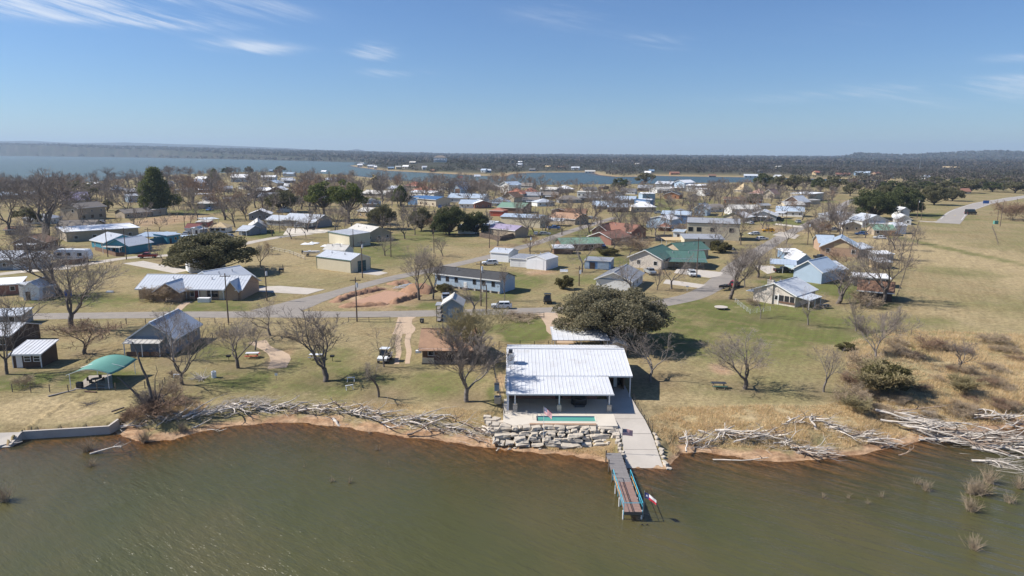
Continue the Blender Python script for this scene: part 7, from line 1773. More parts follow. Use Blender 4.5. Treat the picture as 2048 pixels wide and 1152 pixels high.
# concrete bulkhead and ramp on the left
def wz(px, py, z): p = on_plane(np.array(float(px)), np.array(float(py)), z); return Vector((p[0], p[1], z))
sw = thing('seawall', 'low concrete bulkhead along the lake at lower left', 'seawall', wz(45, 863, 0)); o0 = sw.location.copy()
pts = [wz(22, 889, .35), wz(45, 863, 1.12), wz(130, 858, 1.12), wz(218, 852.5, 1.12), wz(238, 838, 1.5)]
for i, (a, b_) in enumerate(zip(pts, pts[1:])):
    d = (b_ - a); nn = Vector((-d.y, d.x, 0)).normalized() * .32; a2, b2 = a - o0, b_ - o0
    MB().add([(*(a2).xy, -2), (*(b2).xy, -2), (*(b2 + nn).xy, -2), (*(a2 + nn).xy, -2), tuple(a2), tuple(b2), tuple(b2 + nn), tuple(a2 + nn)], [(3, 2, 1, 0), (4, 5, 6, 7), (0, 1, 5, 4), (1, 2, 6, 5), (2, 3, 7, 6), (3, 0, 4, 7)]).build('wall_section', M['concrete'], sw)
mb = MB(); mb.slab([wz(-80, 903, -.25), wz(20, 893, .12), wz(43, 864, 1.14), wz(-80, 868, 1.14)], .5); a = mb.build('concrete_ramp', M['concrete']); a['kind'] = 'structure'
# red soil lot
pad('soil_pad', [(702, 606), (772, 582), (834, 588), (774, 609)], M['soil_flat'], .12)
def mound(px, w, hh, label, m='soil', seed=1):
    pts = smooth_line([G(*p) for p in px], .6); V = []; Q = []; nc = 9; rg = random.Random(seed)
    for i, p in enumerate(pts):
        d = (pts[min(i + 1, len(pts) - 1)] - pts[max(i - 1, 0)]).normalized(); nn = Vector((-d.y, d.x)); en = min(1, 2.2 * math.sin(math.pi * (i + .001) / (len(pts) - 1)))
        for j in range(nc):
            v = j / (nc - 1) * 2 - 1; q = p + nn * v * w / 2 * (1 + .25 * rg.uniform(-1, 1)); V.append((q.x, q.y, gz(q.x, q.y) - .05 + max(0, (1 - v * v)) * hh * en * rg.uniform(.55, 1.2)))
    for i in range(len(pts) - 1):
        for j in range(nc - 1): a = i * nc + j; Q.append((a, a + 1, a + nc + 1, a + nc))
    tag(link('soil_heap', np_mesh('soil_heap', V, Q, M[m])), label, 'soil heap', 'heaps round the dug building plot')
mound([(664, 606), (700, 592), (740, 583), (772, 576)], 3.0, 1.0, 'long ridge of dug red soil on the left of the plot', seed=2); mound([(676, 613), (700, 613), (740, 611), (776, 608)], 2.8, .8, 'long ridge of dug red soil along the street side of the plot', seed=3)
mound([(778, 608), (800, 602), (820, 596), (838, 590)], 2.8, 1.2, 'ridge of dug red soil on the right of the plot', seed=4); mound([(815, 580), (838, 584), (860, 580)], 7, 2.0, 'tallest heap of red soil beside the mobile home', seed=5); mound([(780, 570), (800, 566), (822, 565)], 4, .8, 'low heap of red soil behind the white pipes', seed=6)
for k in range(6): tag(MB().bar((0, 0, .35 + k % 2 * .2), (3.2, .3, .35 + k % 2 * .2), .11, 7).build('pipe', M['white_paint'], None, G(786 + k * 4, 580 - k * 1.1) + Vector((0, 0, .1)), (0, 0, R(15 + k * 6))), 'white plastic pipe in the bundle on the dug plot', 'pipe', 'white pipes on the dug plot')
# tarps and scrap by the workshop
for k, (px, py, w, d) in enumerate([(600, 490, 5, 3), (615, 488, 4, 3), (640, 494, 8, 6), (660, 492, 7, 5)]):
    rr = random.Random(k); mb = MB(); n_ = 6; V = [(i / n_ * w, j / n_ * d, .15 + rr.uniform(.1, .8) * math.sin(math.pi * i / n_) * math.sin(math.pi * j / n_)) for i in range(n_ + 1) for j in range(n_ + 1)]
    mb.add(V, [(i * 7 + j, (i + 1) * 7 + j, (i + 1) * 7 + j + 1, i * 7 + j + 1) for i in range(n_) for j in range(n_)]); tag(mb.build('tarp', M['bright_white'], None, G(px, py)), ['leftmost small white tarp near the boat trailer', 'second small white tarp near the boat trailer', 'large white tarp before the cream garage', 'rearmost white tarp against the cream garage'][k], 'tarp', 'white tarps by the cream garage')
t = thing('smoker', 'dark barrel smoker standing alone on the lawn', 'smoker', G(563, 545)); MB().bar((-.7, 0, 1.0), (.7, 0, 1.0), .4, 10).build('barrel', M['black_metal'], t); MB().bar((.5, 0, 1.3), (.5, 0, 2.4), .09, 6).build('chimney', M['black_metal'], t)
for a in (-.5, .5): MB().box(a - .05, a + .05, -.3, .3, 0, .7).build('leg', M['brown_wood'], t)
t = thing('round_slab', 'oval grey stone-topped bench on the lawn before the stone house', 'table', G(1442, 618)); MB().bar((0, 0, .45), (0, 0, .55), 1.5, 18).build('top', M['concrete'], t)
for k in range(5): MB().bar((math.cos(k * 1.26) * 1.2, math.sin(k * 1.26) * 1.2, -.1), (math.cos(k * 1.26) * 1.2, math.sin(k * 1.26) * 1.2, .45), .06, 5).build('leg', M['steel'], t)
t = thing('swing_seat', 'white garden rocker on the lawn right of the white gabled shed', 'seat', G(1128, 546)); MB().box(-1.2, 1.2, -.3, .3, .4, .5).build('seat', M['white_paint'], t); MB().prism([(-1.2, .3, .5), (1.2, .3, .5), (1.2, .45, 1.1), (-1.2, .45, 1.1)], (0, .05, 0)).build('backrest', M['white_paint'], t); MB().bar((-1.4, 0, 0), (1.4, 0, 0), .07, 5).build('runner', M['white_paint'], t)
o = tag(MB().box(-.8, .8, -.4, .4, 0, .35).box(-.7, .7, -.3, .3, .35, .4).build('stone_trough', M['white_paint'], None, G(220, 585)), 'small white trough on the dry lawn left of the brick ranch house', 'trough')
t = thing('spa_box', 'white boxed spa tub on the porch of the brick ranch house', 'spa', G(409, 604)); MB().box(-1.35, 1.35, -.6, .6, 0, .95).build('shell', M['white_paint'], t); MB().box(-1.4, 1.4, -.65, .65, .951, 1.03).build('cover', M['bright_white'], t)
t = thing('propane_tank', 'white propane tank among bleached logs near the shore', 'tank', G(428, 755)); MB().bar((0, 0, 0), (0, 0, 1.0), .38, 12).build('tank', M['white_paint'], t); MB().bar((0, 0, 1.0), (0, 0, 1.15), .14, 8).build('valve', M['steel'], t)
t = thing('gas_tank', 'blue plastic drum beside the white barn', 'drum', G(137, 592)); MB().bar((0, 0, 0), (0, 0, 1.5), .8, 12).build('drum', M['blue_plastic'], t); MB().bar((0, 0, 1.5), (0, 0, 1.58), .3, 8).build('lid', M['trim_dark'], t)
t = thing('water_tank', 'white water tank at the back of the right-hand field fence', 'tank', G(1815, 418)); MB().bar((0, 0, 0), (0, 0, 2.2), 1.2, 14).build('tank', M['white_paint'], t); MB().bar((0, 0, 2.2), (0, 0, 2.6), 1.2, 14, .3).build('lid', M['white_paint'], t)
t = thing('road_sign', 'blue road sign panel facing traffic on the highway bend', 'sign', G(1971, 412)); MB().box(-2.2, 2.2, -.06, .0, 1.8, 4.0).build('panel', M['bright_blue'], t)
for a in (-1.6, 1.6): MB().bar((a, .08, -.2), (a, .08, 3.9), .09, 5).build('post', M['steel'], t)
t = thing('utility_box', 'pale green utility cabinet in the dry field', 'cabinet', G(1991, 448)); MB().box(-1, 1, -.6, .6, 0, 1.7).build('cabinet', M['canopy_green'], t); MB().box(-.9, .9, -.63, -.601, .2, 1.5).build('door', M['canopy_green'], t)
t = thing('mail_box', 'white mailbox on a post beside the right-hand street', 'mailbox', G(1374, 582)); MB().bar((0, 0, -.2), (0, 0, 1.1), .05, 5).build('post', M['white_paint'], t); MB().box(-.35, .35, -.12, .12, 1.1, 1.4).build('box', M['white_paint'], t)
t = thing('air_conditioner', 'grey air conditioner unit against the left wall of the lake house', 'air conditioner', (-2.0, Y0 - 1.5, 2.0)); MB().box(-.45, .45, -.45, .45, 0, 1.0).build('casing', M['steel'], t); MB().bar((0, 0, 1.0), (0, 0, 1.04), .38, 12).build('fan_guard', M['black_metal'], t)
t = thing('wheeled_bin', 'dark wheeled bin beside the lake house chimney side', 'bin', (-2.2, Y0 + 3.2, 2.15)); MB().box(-.35, .35, -.4, .4, .1, 1.1).build('body', M['slate_blue'], t); MB().box(-.38, .38, -.43, .43, 1.101, 1.17).build('lid', M['black_metal'], t)
for k, (a, b_) in enumerate(((16.3, 8.0), (16.2, 6.5))):
    t = thing('storage_crate', ['red storage crate at the back of the lake house carport', 'dark storage crate nearer the front of the lake house carport'][k], 'crate', (a, Y0 + b_, 2.21)); MB().box(-.5, .5, -.45, .45, 0, .8).build('body', M[['red_plastic', 'dark_metal'][k]], t); MB().box(-.53, .53, -.48, .48, .801, .86).build('lid', M['trim_dark'], t)

# ------------------------------------------------------------------ driftwood
def log_mesh(seed, L, r, m, forks=2, n=7):
    rg = random.Random(seed); segs = []
    def run(p, d, L, r, lev):
        k = 6; pts = [p]
        for i in range(k):
            d = (d + Vector((rg.gauss(0, .16), rg.gauss(0, .27), rg.gauss(0, .15)))).normalized(); q = p + d * L / k
            segs.append((*p, *q, r, r * .86)); p = q; r *= .86; pts.append((p, d.copy(), r))
        if lev == 0:
            for f in range(forks):
                q, dd, rr_ = pts[rg.randint(2, k)]; s_ = rg.choice((-1, 1)); run(q, (dd + Vector((0, s_ * rg.uniform(.5, 1.1), rg.uniform(-.1, .35)))).normalized(), L * rg.uniform(.2, .45), rr_ * .75, 1)
    run(Vector((-L / 2, 0, r * .8)), Vector((1, 0, 0)), L, r, 0); V, Q = tubes(segs, n); return np_mesh('driftwood_log', V, Q, M[m], True)
LOGS = [log_mesh(100 + i, 3.0, .085 + .02 * (i % 4), 'driftwood' if i % 5 else 'driftwood_dark', 2 + i % 4) for i in range(12)]
STICKS = [log_mesh(130 + i, 2.2, .045, 'driftwood', i % 3, 5) for i in range(6)]
rr = random.Random(77)
ANCH = []
def along(px, n_, spread, Ls, places, ang=25, lift=.0, group='bleached driftwood along the shore'):
    pts = [G(*p) for p in px]; seg = [(a, b_, (b_ - a).length) for a, b_ in zip(pts, pts[1:])]; tot = sum(s_[2] for s_ in seg)
    for i in range(n_):
        u = (i + rr.random()) / n_ * tot; place = places[min(len(places) - 1, int(u / tot * len(places)))]
        for a, b_, l_ in seg:
            if u <= l_: break
            u -= l_
        p = a.lerp(b_, min(1, u / l_)); d = b_ - a; yw = math.atan2(d.y, d.x) + R(rr.gauss(0, ang)); q = Vector((p.x + rr.gauss(0, spread * .4), p.y + rr.gauss(0, spread), 0))
        L = rr.uniform(*Ls); s_ = L / 3; k = rr.randrange(12); th = min(1.25, .62 + .13 * L) * rr.uniform(.7, 1.25); zz = max(gz(q.x, q.y), -.12) + rr.uniform(0, lift)
        o = link('driftwood_log', LOGS[k], None, (q.x, q.y, zz), (R(rr.uniform(-25, 25)), R(rr.gauss(0, 3.5)), yw), (s_, max(th, s_ * .7), th))
        tag(o, '%s %s %s log %s' % ('short' if L < 2.3 else 'long' if L > 4 else 'mid-length', 'thick' if th > 1.05 else 'thin', 'dark' if k % 5 == 0 else ('straight', 'forked', 'branched', 'gnarled')[k % 4], place), 'driftwood', group)
Z1 = [(380, 838), (430, 826), (480, 820), (560, 820), (640, 823), (720, 833), (790, 842), (860, 851), (930, 863), (990, 872)]
along(Z1, 92, .6, (1.8, 5.0), ['under the leaning dead willow', 'on the beach below the tall bare tree', 'on the beach below the large bare pecan', 'on the beach below the stubby tree', 'on the beach below the vase-shaped tree', 'beside the limestone wall'], 20, .3)
along([(245, 852), (290, 848), (335, 850), (380, 840)], 18, .7, (1.5, 3.5), ['at the end of the concrete bulkhead', 'in front of the brown thicket'], 30, .3)
along([(1365, 893), (1400, 884), (1440, 876), (1500, 875), (1560, 884), (1600, 900), (1650, 905)], 46, .7, (1.8, 4.2), ['near the foot of the boat ramp', 'in the drift line on the right beach', 'in the drift line below the right bank', 'at the point of the right bank'], 28, .35)
along([(1640, 850), (1690, 866), (1740, 880), (1770, 884)], 24, .6, (2, 4.5), ['in the middle heap of the right shore', 'between the middle heap and great pile'], 20, .35)
along([(1565, 850), (1600, 846), (1620, 852)], 8, .4, (1.5, 3), ['in the small heap set in dry grass'], 25, .2)
along([(1815, 856), (1880, 872), (1950, 890), (2050, 905)], 72, 1.7, (3.2, 7.0), ['at the left end of the great pile', 'left of middle in the great pile', 'right of middle in the great pile', 'at the right end of the great pile'], 13, 1.0)
along([(1950, 836), (2000, 840), (2060, 846)], 22, .8, (2, 5), ['behind the great pile', 'far right behind the great pile'], 25, .5)
def one(px, py, L, yaw, label, k, r=1.0, tilt=0.0, dz=0.0):
    P = G(px, py); s_ = L / 3; tag(link('driftwood_log', LOGS[k], None, (P.x, P.y, max(P.z, -.1) + dz), (0, R(tilt), R(yaw)), (s_, r * .95, r * .9)), label, 'driftwood')
one(677, 848, 3.2, -50, 'thick pale log lying half in the water on the orange beach', 3, 2.0); one(1490, 928, 7.5, -14, 'long curved log lying in the shallows right of the boat ramp', 1, 1.0); one(1640, 905, 6.5, -24, 'long bare log reaching from the right bank into the water', 2, .9)
one(1636, 852, 2.6, 60, 'grey stump end standing in the dry grass bank', 7, 1.8, -20); one(1805, 913, 1.6, 20, 'short dark stick in the water at right', 5, 1.2); one(222, 903, 4.5, 42, 'long crooked log sliding from the bank into the water at left', 6, 1.2); one(395, 862, 2.4, -25, 'cut log lying on the left beach edge', 8, 1.9)
one(440, 860, 3.4, 5, 'pale branched log in the shallows left', 9, 1.0); one(790, 862, 4.5, -40, 'forked white trunk on the orange beach', 4, 1.4, 0, .2); one(840, 866, 3.6, 30, 'dark forked root on the orange beach', 5, 1.8); one(18, 898, 3.5, 35, 'curved white driftwood at the foot of the left concrete ramp', 2, 1.0); one(272, 975, 4.5, 78, 'thin sunken stick showing in the water at left', 0, .3, 0, -.06)
one(228, 917, 6.5, 38, 'dark thin branch lying in the water below the left bank', 0, .6); one(960, 880, 3.6, -28, 'dark root beside the limestone wall', 10, 1.0); one(1400, 892, 2.2, 70, 'curled driftwood hook on the right beach', 9, 1.6, -25); one(1985, 945, 4.5, -35, 'pale fallen branch lying in the water at the right edge', 7, 1.3)
# litter of thin sticks between the logs
segs = []
for line, n_, sp in ((Z1, 1100, .9), ([(1360, 893), (1400, 886), (1440, 878), (1500, 878), (1560, 888), (1610, 902), (1660, 905)], 500, .9), ([(1640, 848), (1700, 868), (1780, 884)], 260, .9), ([(1810, 852), (1880, 868), (1960, 886), (2060, 900)], 1100, 2.0), ([(240, 854), (300, 848), (370, 842)], 220, .9), ([(440, 806), (500, 802), (540, 806)], 200, .5)):
    pts = [G(*p) for p in line]
    for i in range(n_):
        a = rr.randrange(len(pts) - 1); p = pts[a].lerp(pts[a + 1], rr.random()); d = pts[a + 1] - pts[a]; yw = math.atan2(d.y, d.x) + rr.gauss(0, .5); L = rr.uniform(.4, 1.9)
        x_, y_ = p.x + rr.gauss(0, sp * .4), p.y + rr.gauss(0, sp); z = max(gz(x_, y_), -.05) + rr.uniform(.02, .35 if sp < 1.5 else .9); e = Vector((math.cos(yw), math.sin(yw), rr.gauss(0, .15))) * L; segs.append((x_, y_, z, x_ + e.x, y_ + e.y, z + e.z, rr.uniform(.012, .03), .01))
V, Q = tubes(segs, 3); lit = link('driftwood_litter', np_mesh('driftwood_litter', V, Q, M['driftwood'])); lit['kind'] = 'stuff'
# fan of dead branches in the water at far right, brush heaps
def brush(px, py, n_, L, label, m='driftwood', az=(0, 6.28), el=(.0, .5), r=.018, name='brush_pile', cat='brush pile', group=None, wob=.25):
    P = G(px, py); P.z = max(P.z, -.1); rg = random.Random(int(px * 3 + py)); segs = []
    for i in range(n_):
        a = rg.uniform(*az); e = rg.uniform(*el); d = Vector((math.cos(a) * math.cos(e), math.sin(a) * math.cos(e), math.sin(e))); p = Vector((rg.gauss(0, .12), rg.gauss(0, .12), 0)) * L; l_ = L * rg.uniform(.5, 1.1); rad = r * rg.uniform(.7, 1.5)
        for k in range(4):
            d = (d + Vector((rg.gauss(0, wob), rg.gauss(0, wob), rg.gauss(0, wob * .6))) * .5).normalized(); q = p + d * l_ / 4; segs.append((*p, *q, rad, rad * .75)); 
            if k == 1 and rg.random() < .8: q2 = q + (d + Vector((rg.gauss(0, .6), rg.gauss(0, .6), rg.gauss(.1, .4)))).normalized() * l_ * .4; segs.append((*q, *q2, rad * .6, rad * .3))
            p = q; rad *= .75
    V, Q = tubes(segs, 4); o = link(name, np_mesh(name, V, Q, M[m]), None, P); return tag(o, label, cat, group)
brush(1968, 934, 46, 4.6, 'fan of dead pale branches lying in the water at the right edge', az=(-1.0, -.1), el=(-.02, .22), r=.03)
brush(180, 808, 60, 1.9, 'grey brush pile on the dry lawn at left', 'bark_grey', el=(0, .35)); brush(405, 757, 50, 2.2, 'pile of white-painted logs beside the propane tank', 'bark_pale', el=(0, .5), r=.05)
WS = dict(m='twig_tan', el=(.75, 1.5), name='water_shrub', cat='shrub', group='drowned shrubs in the shallows')
for i, (px, py, n_, L, lab) in enumerate([(176, 910, 90, 1.9, 'large bare shrub standing in water left of the beach'), (183, 944, 50, 1.2, 'low drowned shrub below the large one at left'), (14, 1035, 90, 2.2, 'bare drowned shrub at the left picture edge'), (290, 884, 110, 1.8, 'tangled bare shrub at the water edge of the left beach'), (365, 862, 60, 1.5, 'thin bare shrub on the left beach by the cut log'),
    (1938, 1010, 70, 1.9, 'drowned grey shrub, left of the right-hand cluster'), (1957, 1012, 110, 2.2, 'densest drowned shrub in the right-hand cluster'), (1973, 985, 80, 2.2, 'tallest drowned shrub of the right-hand cluster'), (1937, 1050, 90, 1.9, 'drowned shrub in front of the right-hand cluster'), (1850, 998, 40, 1.5, 'thin drowned shrub left of the right-hand cluster'), (1832, 982, 34, 1.2, 'thinnest drowned shrub beside another thin one'),
    (2015, 1035, 36, 1.5, 'sparse drowned shrub near the right picture edge'), (2035, 1000, 60, 1.7, 'drowned shrub at the right picture edge'), (1645, 1010, 22, .9, 'small drowned twigs, first of the row of four'), (1695, 1012, 20, .8, 'small drowned twigs, second of the row of four'), (1733, 1026, 20, .8, 'small drowned twigs, third of the row of four'), (1760, 1010, 20, .9, 'small drowned twigs, last of the row of four'), (1942, 1140, 60, 1.6, 'drowned twigs at the bottom right corner'),
    (665, 988, 24, .9, 'left pair member of sprigs in open water'), (700, 990, 24, .9, 'right pair member of sprigs in open water'), (755, 907, 26, .8, 'brown tuft standing in the shallows'), (778, 945, 8, .7, 'few bare twigs in open water'), (608, 955, 8, .7, 'faint reeds in open water left of centre'), (738, 868, 12, 1.0, 'thin reeds off the orange beach'), (975, 893, 16, .6, 'small tuft at the water edge by the limestone wall')]):
    brush(px, py, n_, L, lab, r=.013 + .007 * (L > 1.4), **WS)
# the leaning multi-stemmed dead willow on the left bank
t = thing('dead_willow', 'leaning multi-stemmed dead willow on the bank above the bulkhead end', 'tree', G(310, 832))
rg = random.Random(3)
for i, (dx, dy, hh, r) in enumerate([(-4.6, .3, 5.6, .27), (-2.2, .5, 10.5, .27), (-.6, .2, 6, .13), (1.2, .6, 5.0, .14), (2.8, -.3, 4.4, .13), (.4, 1.0, 7.0, .12), (-3.2, 1.0, 4.0, .1), (3.6, .6, 3.0, .1)]):
    pts = []; rs = []
    for k in range(9): u = k / 8; pts.append((dx * u ** (1.0 if i != 1 else 1.5) + rg.gauss(0, .12), dy * u + rg.gauss(0, .1), -.3 + (hh + .3) * u ** .9)); rs.append(r * (1 - .75 * u))
    MB().path(pts, rs, 6).build('stem', M['bark'], t)
S = grow(203, .05, 7, (.5, 1.0), (0, 8, 7, 5), trop=.05, wig=.2, r0=.1, rmin=.011); S[:, :6] *= .42; V, Q = tubes(S[S[:, 8] > 0][:, :8], 3); link('crown', np_mesh('crown', V, Q, M['twig']), t)
# ------------------------------------------------------------------ shrubs on the banks
K['scrub'] = bare_kind(grow(210, .03, 8, (.4, 1.1), (0, 8, 7, 5), trop=.04, wig=.18, r0=.12, rmin=.03), 'bark_grey', 'twig_tan'); K['scrub_rust'] = bare_kind(grow(211, .03, 8, (.4, 1.1), (0, 8, 7, 5), trop=.04, wig=.18, r0=.12, rmin=.03), 'bark_grey', 'twig_rust')
K['broom'] = bare_kind(grow(212, .03, 10, (.2, .6), (0, 9, 8, 5), trop=.10, wig=.12, r0=.1, rmin=.03), 'bark', 'twig_olive'); K['olive'] = ever_kind(13, 30, 13, .4, 10, 120, .30, 'leaf_olive', trunk_r=.2)
SH = dict(name='shrub', word='bare', noun='shrub')
def shrub(kind, px, py, hp, wp, label, group=None): o = plant(kind, px, py, hp, wp, label, group, **SH); o['category'] = 'shrub'; return o
shrub('olive', 1772, 781, 62, 104, 'big olive-green evergreen shrub on the right bank'); shrub('broom', 1772, 785, 58, 110, 'yellowish broom bush wrapped round the olive shrub'); shrub('broom', 1926, 786, 34, 56, 'olive broom bush alone in the dry brush at right'); shrub('broom', 1712, 826, 30, 46, 'olive broom bush near the driftwood on the right bank'); shrub('scrub', 1722, 745, 48, 74, 'grey twiggy thicket below the wispy grey tree')
shrub('scrub', 1715, 806, 40, 66, 'grey scrub left of the big olive-green shrub'); shrub('scrub_rust', 1860, 700, 26, 60, 'rusty scrub beyond the wispy grey tree'); shrub('scrub', 1990, 690, 24, 60, 'grey scrub at the far edge of the dry brush'); shrub('scrub', 1930, 752, 26, 44, 'grey scrub under the small lone bare tree'); shrub('scrub_rust', 1700, 770, 26, 50, 'low rusty scrub at the lawn edge')
shrub('scrub_rust', 322, 828, 40, 104, 'brown tangled thicket around the leaning dead willow'); shrub('scrub_rust', 270, 842, 30, 60, 'low brown thicket above the bulkhead end'); shrub('scrub', 350, 800, 50, 60, 'grey scrub at the foot of the tall bare tree'); shrub('scrub', 50, 775, 26, 40, 'grey bush leaning on the left lawn fence'); shrub('scrub', 325, 604, 36, 76, 'bare shrub in front of the small brick gable')
shrub('scrub', 300, 600, 30, 40, 'bare shrub left of the small brick gable'); shrub('olive', 1128, 578, 30, 40, 'green bush behind the left flank of the great oak'); shrub('olive', 890, 583, 18, 40, 'green bush at the end of the mobile home'); shrub('scrub', 1720, 610, 34, 60, 'bare thicket in front of the brown-roofed shed'); shrub('scrub', 1500, 610, 16, 24, 'little brown bush left of the stone house')
shrub('olive', 1690, 700, 16, 40, 'pale green bush left of the wispy grey tree'); shrub('scrub', 175, 660, 20, 60, 'low grey scrub below the big left bare tree'); shrub('olive', 1440, 505, 26, 50, 'dark bush beside the cream annexe'); shrub('scrub', 1260, 500, 24, 60, 'dark scrub between the blue box shed and brick house'); shrub('olive', 1214, 510, 16, 50, 'green hedge bush behind the blue box shed')
shrub('scrub', 455, 670, 14, 40, 'dry vines clinging to the slanting fence'); shrub('scrub', 345, 752, 12, 30, 'dry vines on the old overgrown fence'); shrub('scrub', 1040, 634, 12, 70, 'dry weeds along the dark pipe fence'); shrub('scrub_rust', 2020, 440, 40, 60, 'rusty bush at the right end of the field'); shrub('scrub_rust', 1640, 470, 30, 50, 'brown shrub by the right-hand street')
for nm, q in (('the great driftwood pile', (1930, 880)), ('the lone broom bush', (1926, 786)), ('the wispy grey tree', (1752, 722)), ('the lone small bare tree', (1918, 746)), ('the big olive shrub', (1772, 781)), ('the short gate fence', (1812, 671)), ('the rusty scrub', (1860, 700)), ('the grey field-edge scrub', (1990, 690)), ('the farthest right driftwood', (2030, 842))): MARKS.append((nm, G(*q)))
for i in range(46):
    px, py = rr.uniform(1690, 2120), rr.uniform(690, 835)
    if px < 1760 and py < 740: continue
    shrub(rr.choice(['scrub', 'scrub_rust', 'scrub']), px, py, rr.uniform(10, 20), rr.uniform(24, 50), None, 'low shrubs in the right-hand brush')
# ------------------------------------------------------------------ tall dry grass
gmt = bpy.data.materials.new('dry_grass'); n, l = nodes_of(gmt); b = n['Principled BSDF']; b.inputs['Roughness'].default_value = .9; b.inputs['Specular IOR Level'].default_value = .1
ge = n.new('ShaderNodeNewGeometry'); cr = n.new('ShaderNodeValToRGB'); l.new(ge.outputs['Random Per Island'], cr.inputs[0])
cr.color_ramp.elements[0].color = (.60, .46, .26, 1); cr.color_ramp.elements[1].color = (.86, .70, .45, 1); e = cr.color_ramp.elements.new(.5); e.color = (.78, .61, .37, 1); e = cr.color_ramp.elements.new(.08); e.color = (.30, .29, .12, 1); e = cr.color_ramp.elements.new(.12); e.color = (.66, .50, .29, 1)
l.new(cr.outputs[0], b.inputs['Base Color'])
tr = n.new('ShaderNodeBsdfTranslucent'); l.new(cr.outputs[0], tr.inputs[0]); ms = n.new('ShaderNodeMixShader'); ms.inputs[0].default_value = .5
l.new(b.outputs[0], ms.inputs[1]); l.new(tr.outputs[0], ms.inputs[2]); l.new(ms.outputs[0], n['Material Output'].inputs[0])
def grass_patch(name, px, n_, hgt, cond=None):
    rg = np.random.default_rng(len(px) * 31 + n_); P = np.array([G(*p)[:2] for p in px]); lo, hi = P.min(0), P.max(0); A = rg.uniform(lo, hi, (n_ * 3, 2)); A = A[(poly_sd(A[:, 0], A[:, 1], P) < 0)][:n_]
    cl = vnoise(A[:, 0] * .45, A[:, 1] * .45, 13) + vnoise(A[:, 0] * 1.3, A[:, 1] * 1.3, 14) * .6; s_ = A[:, 1] - shore_y(A[:, 0]); keep = (s_ > .9) & (cl > -.55 + rg.uniform(-.3, .3, len(A))); A = A[keep]; cl = cl[keep]; z = h(A[:, 0], A[:, 1]); k = 6
    H_ = hgt * (.45 + .55 * np.clip(cl + .6, 0, 1.5)); B3 = np.repeat(np.column_stack([A, z]), k, 0); Hh = np.repeat(H_, k) * rg.uniform(.5, 1.15, len(B3)); az = rg.uniform(0, 6.28, len(B3)); off = rg.normal(0, .12, (len(B3), 2)); B3[:, :2] += off
    w = rg.uniform(.014, .034, len(B3)); lean = rg.uniform(.2, .9, len(B3)) * Hh; a2 = az + 1.57; T = B3 + np.column_stack([np.cos(az) * lean, np.sin(az) * lean, Hh]); W = np.column_stack([np.cos(a2) * w, np.sin(a2) * w, np.zeros(len(B3))])
    V = np.stack([B3 - W - [0, 0, .05], B3 + W - [0, 0, .05], T], 1).reshape(-1, 3); o = link(name, np_mesh(name, V, np.arange(len(V)).reshape(-1, 3), gmt)); o['kind'] = 'stuff'
grass_patch('tall_dry_grass', [(1285, 850), (1330, 815), (1500, 812), (1640, 812), (1700, 800), (1760, 800), (2100, 800), (2140, 850), (1960, 860), (1800, 880), (1640, 905), (1450, 895), (1350, 915), (1335, 890)], 16000, .5)
grass_patch('dry_brush_grass', [(1690, 690), (1780, 660), (2060, 670), (2160, 700), (2140, 830), (1700, 815)], 20000, .7)
grass_patch('bank_grass', [(640, 812), (760, 806), (880, 812), (1000, 826), (1000, 862), (900, 848), (800, 832), (700, 822)], 2600, .2)
grass_patch('bank_grass', [(235, 838), (290, 810), (380, 800), (420, 812), (360, 840), (240, 850)], 4000, .35)
grass_patch('strand_grass', [(985, 884), (1100, 886), (1235, 892), (1215, 918), (1100, 902), (1000, 894)], 1800, .16)

# ------------------------------------------------------------------ the far shores
def far_house(px, py, w, hh, roof, wall, label, yaw=0, d=10, rise=2.6):
    P = G(px, py); pm = ppm(P); L = w / pm; wh = hh / pm
    t = thing('far_house', label, 'house', P, R(yaw), 'houses on the far shores')
    wall_mesh(L, d, wh, rise, 'u', 'gable').build('wall', M[wall], t, (-L / 2, 0, 0)); roof_mesh(L, d, wh, rise, 'u', 'gable', .6, 0, .3).build('roof', M[roof], t, (-L / 2, 0, 0))
    for k in range(max(1, int(L / 6))): MB().box(-L / 2 + (k + .3) * L / max(1, int(L / 6)), -L / 2 + (k + .3) * L / max(1, int(L / 6)) + 2.2, -.1, 0, wh * .3, wh * .72).build('window', M['glass'], t)
    return t
P = Vector((KN[0], KN[1], gz(KN[0], KN[1]) - 1)); pm = ppm(P); L = 25 / pm
t = thing('hilltop_house', 'large pale house with hipped roof crowning the wooded hill across the inlet', 'house', P); MARKS.append(('the hilltop house', P)); wh = 10 / pm
wall_mesh(L, 20, wh, 2, 'u', 'hip').build('wall', M['bright_white'], t, (-L / 2, 0, 0)); roof_mesh(L, 20, wh, 4.5, 'u', 'hip', 1.2, 0, .5).build('roof', M['shingle_taupe'], t, (-L / 2, 0, 0))
for k in range(8): MB().box(-L / 2 + (k + .3) * L / 8, -L / 2 + (k + .6) * L / 8, -.12, 0, wh * .55, wh * .85).build('window', M['glass'], t, None)
MB().box(-L / 2, L / 2, -4, -.2, wh * .45, wh * .5).build('balcony', M['white_wall'], t)
for k in range(7): MB().box(-L / 2 + k * L / 6.2, -L / 2 + k * L / 6.2 + .7, -3.9, -3.2, -3, wh * .45).build('column', M['white_wall'], t)
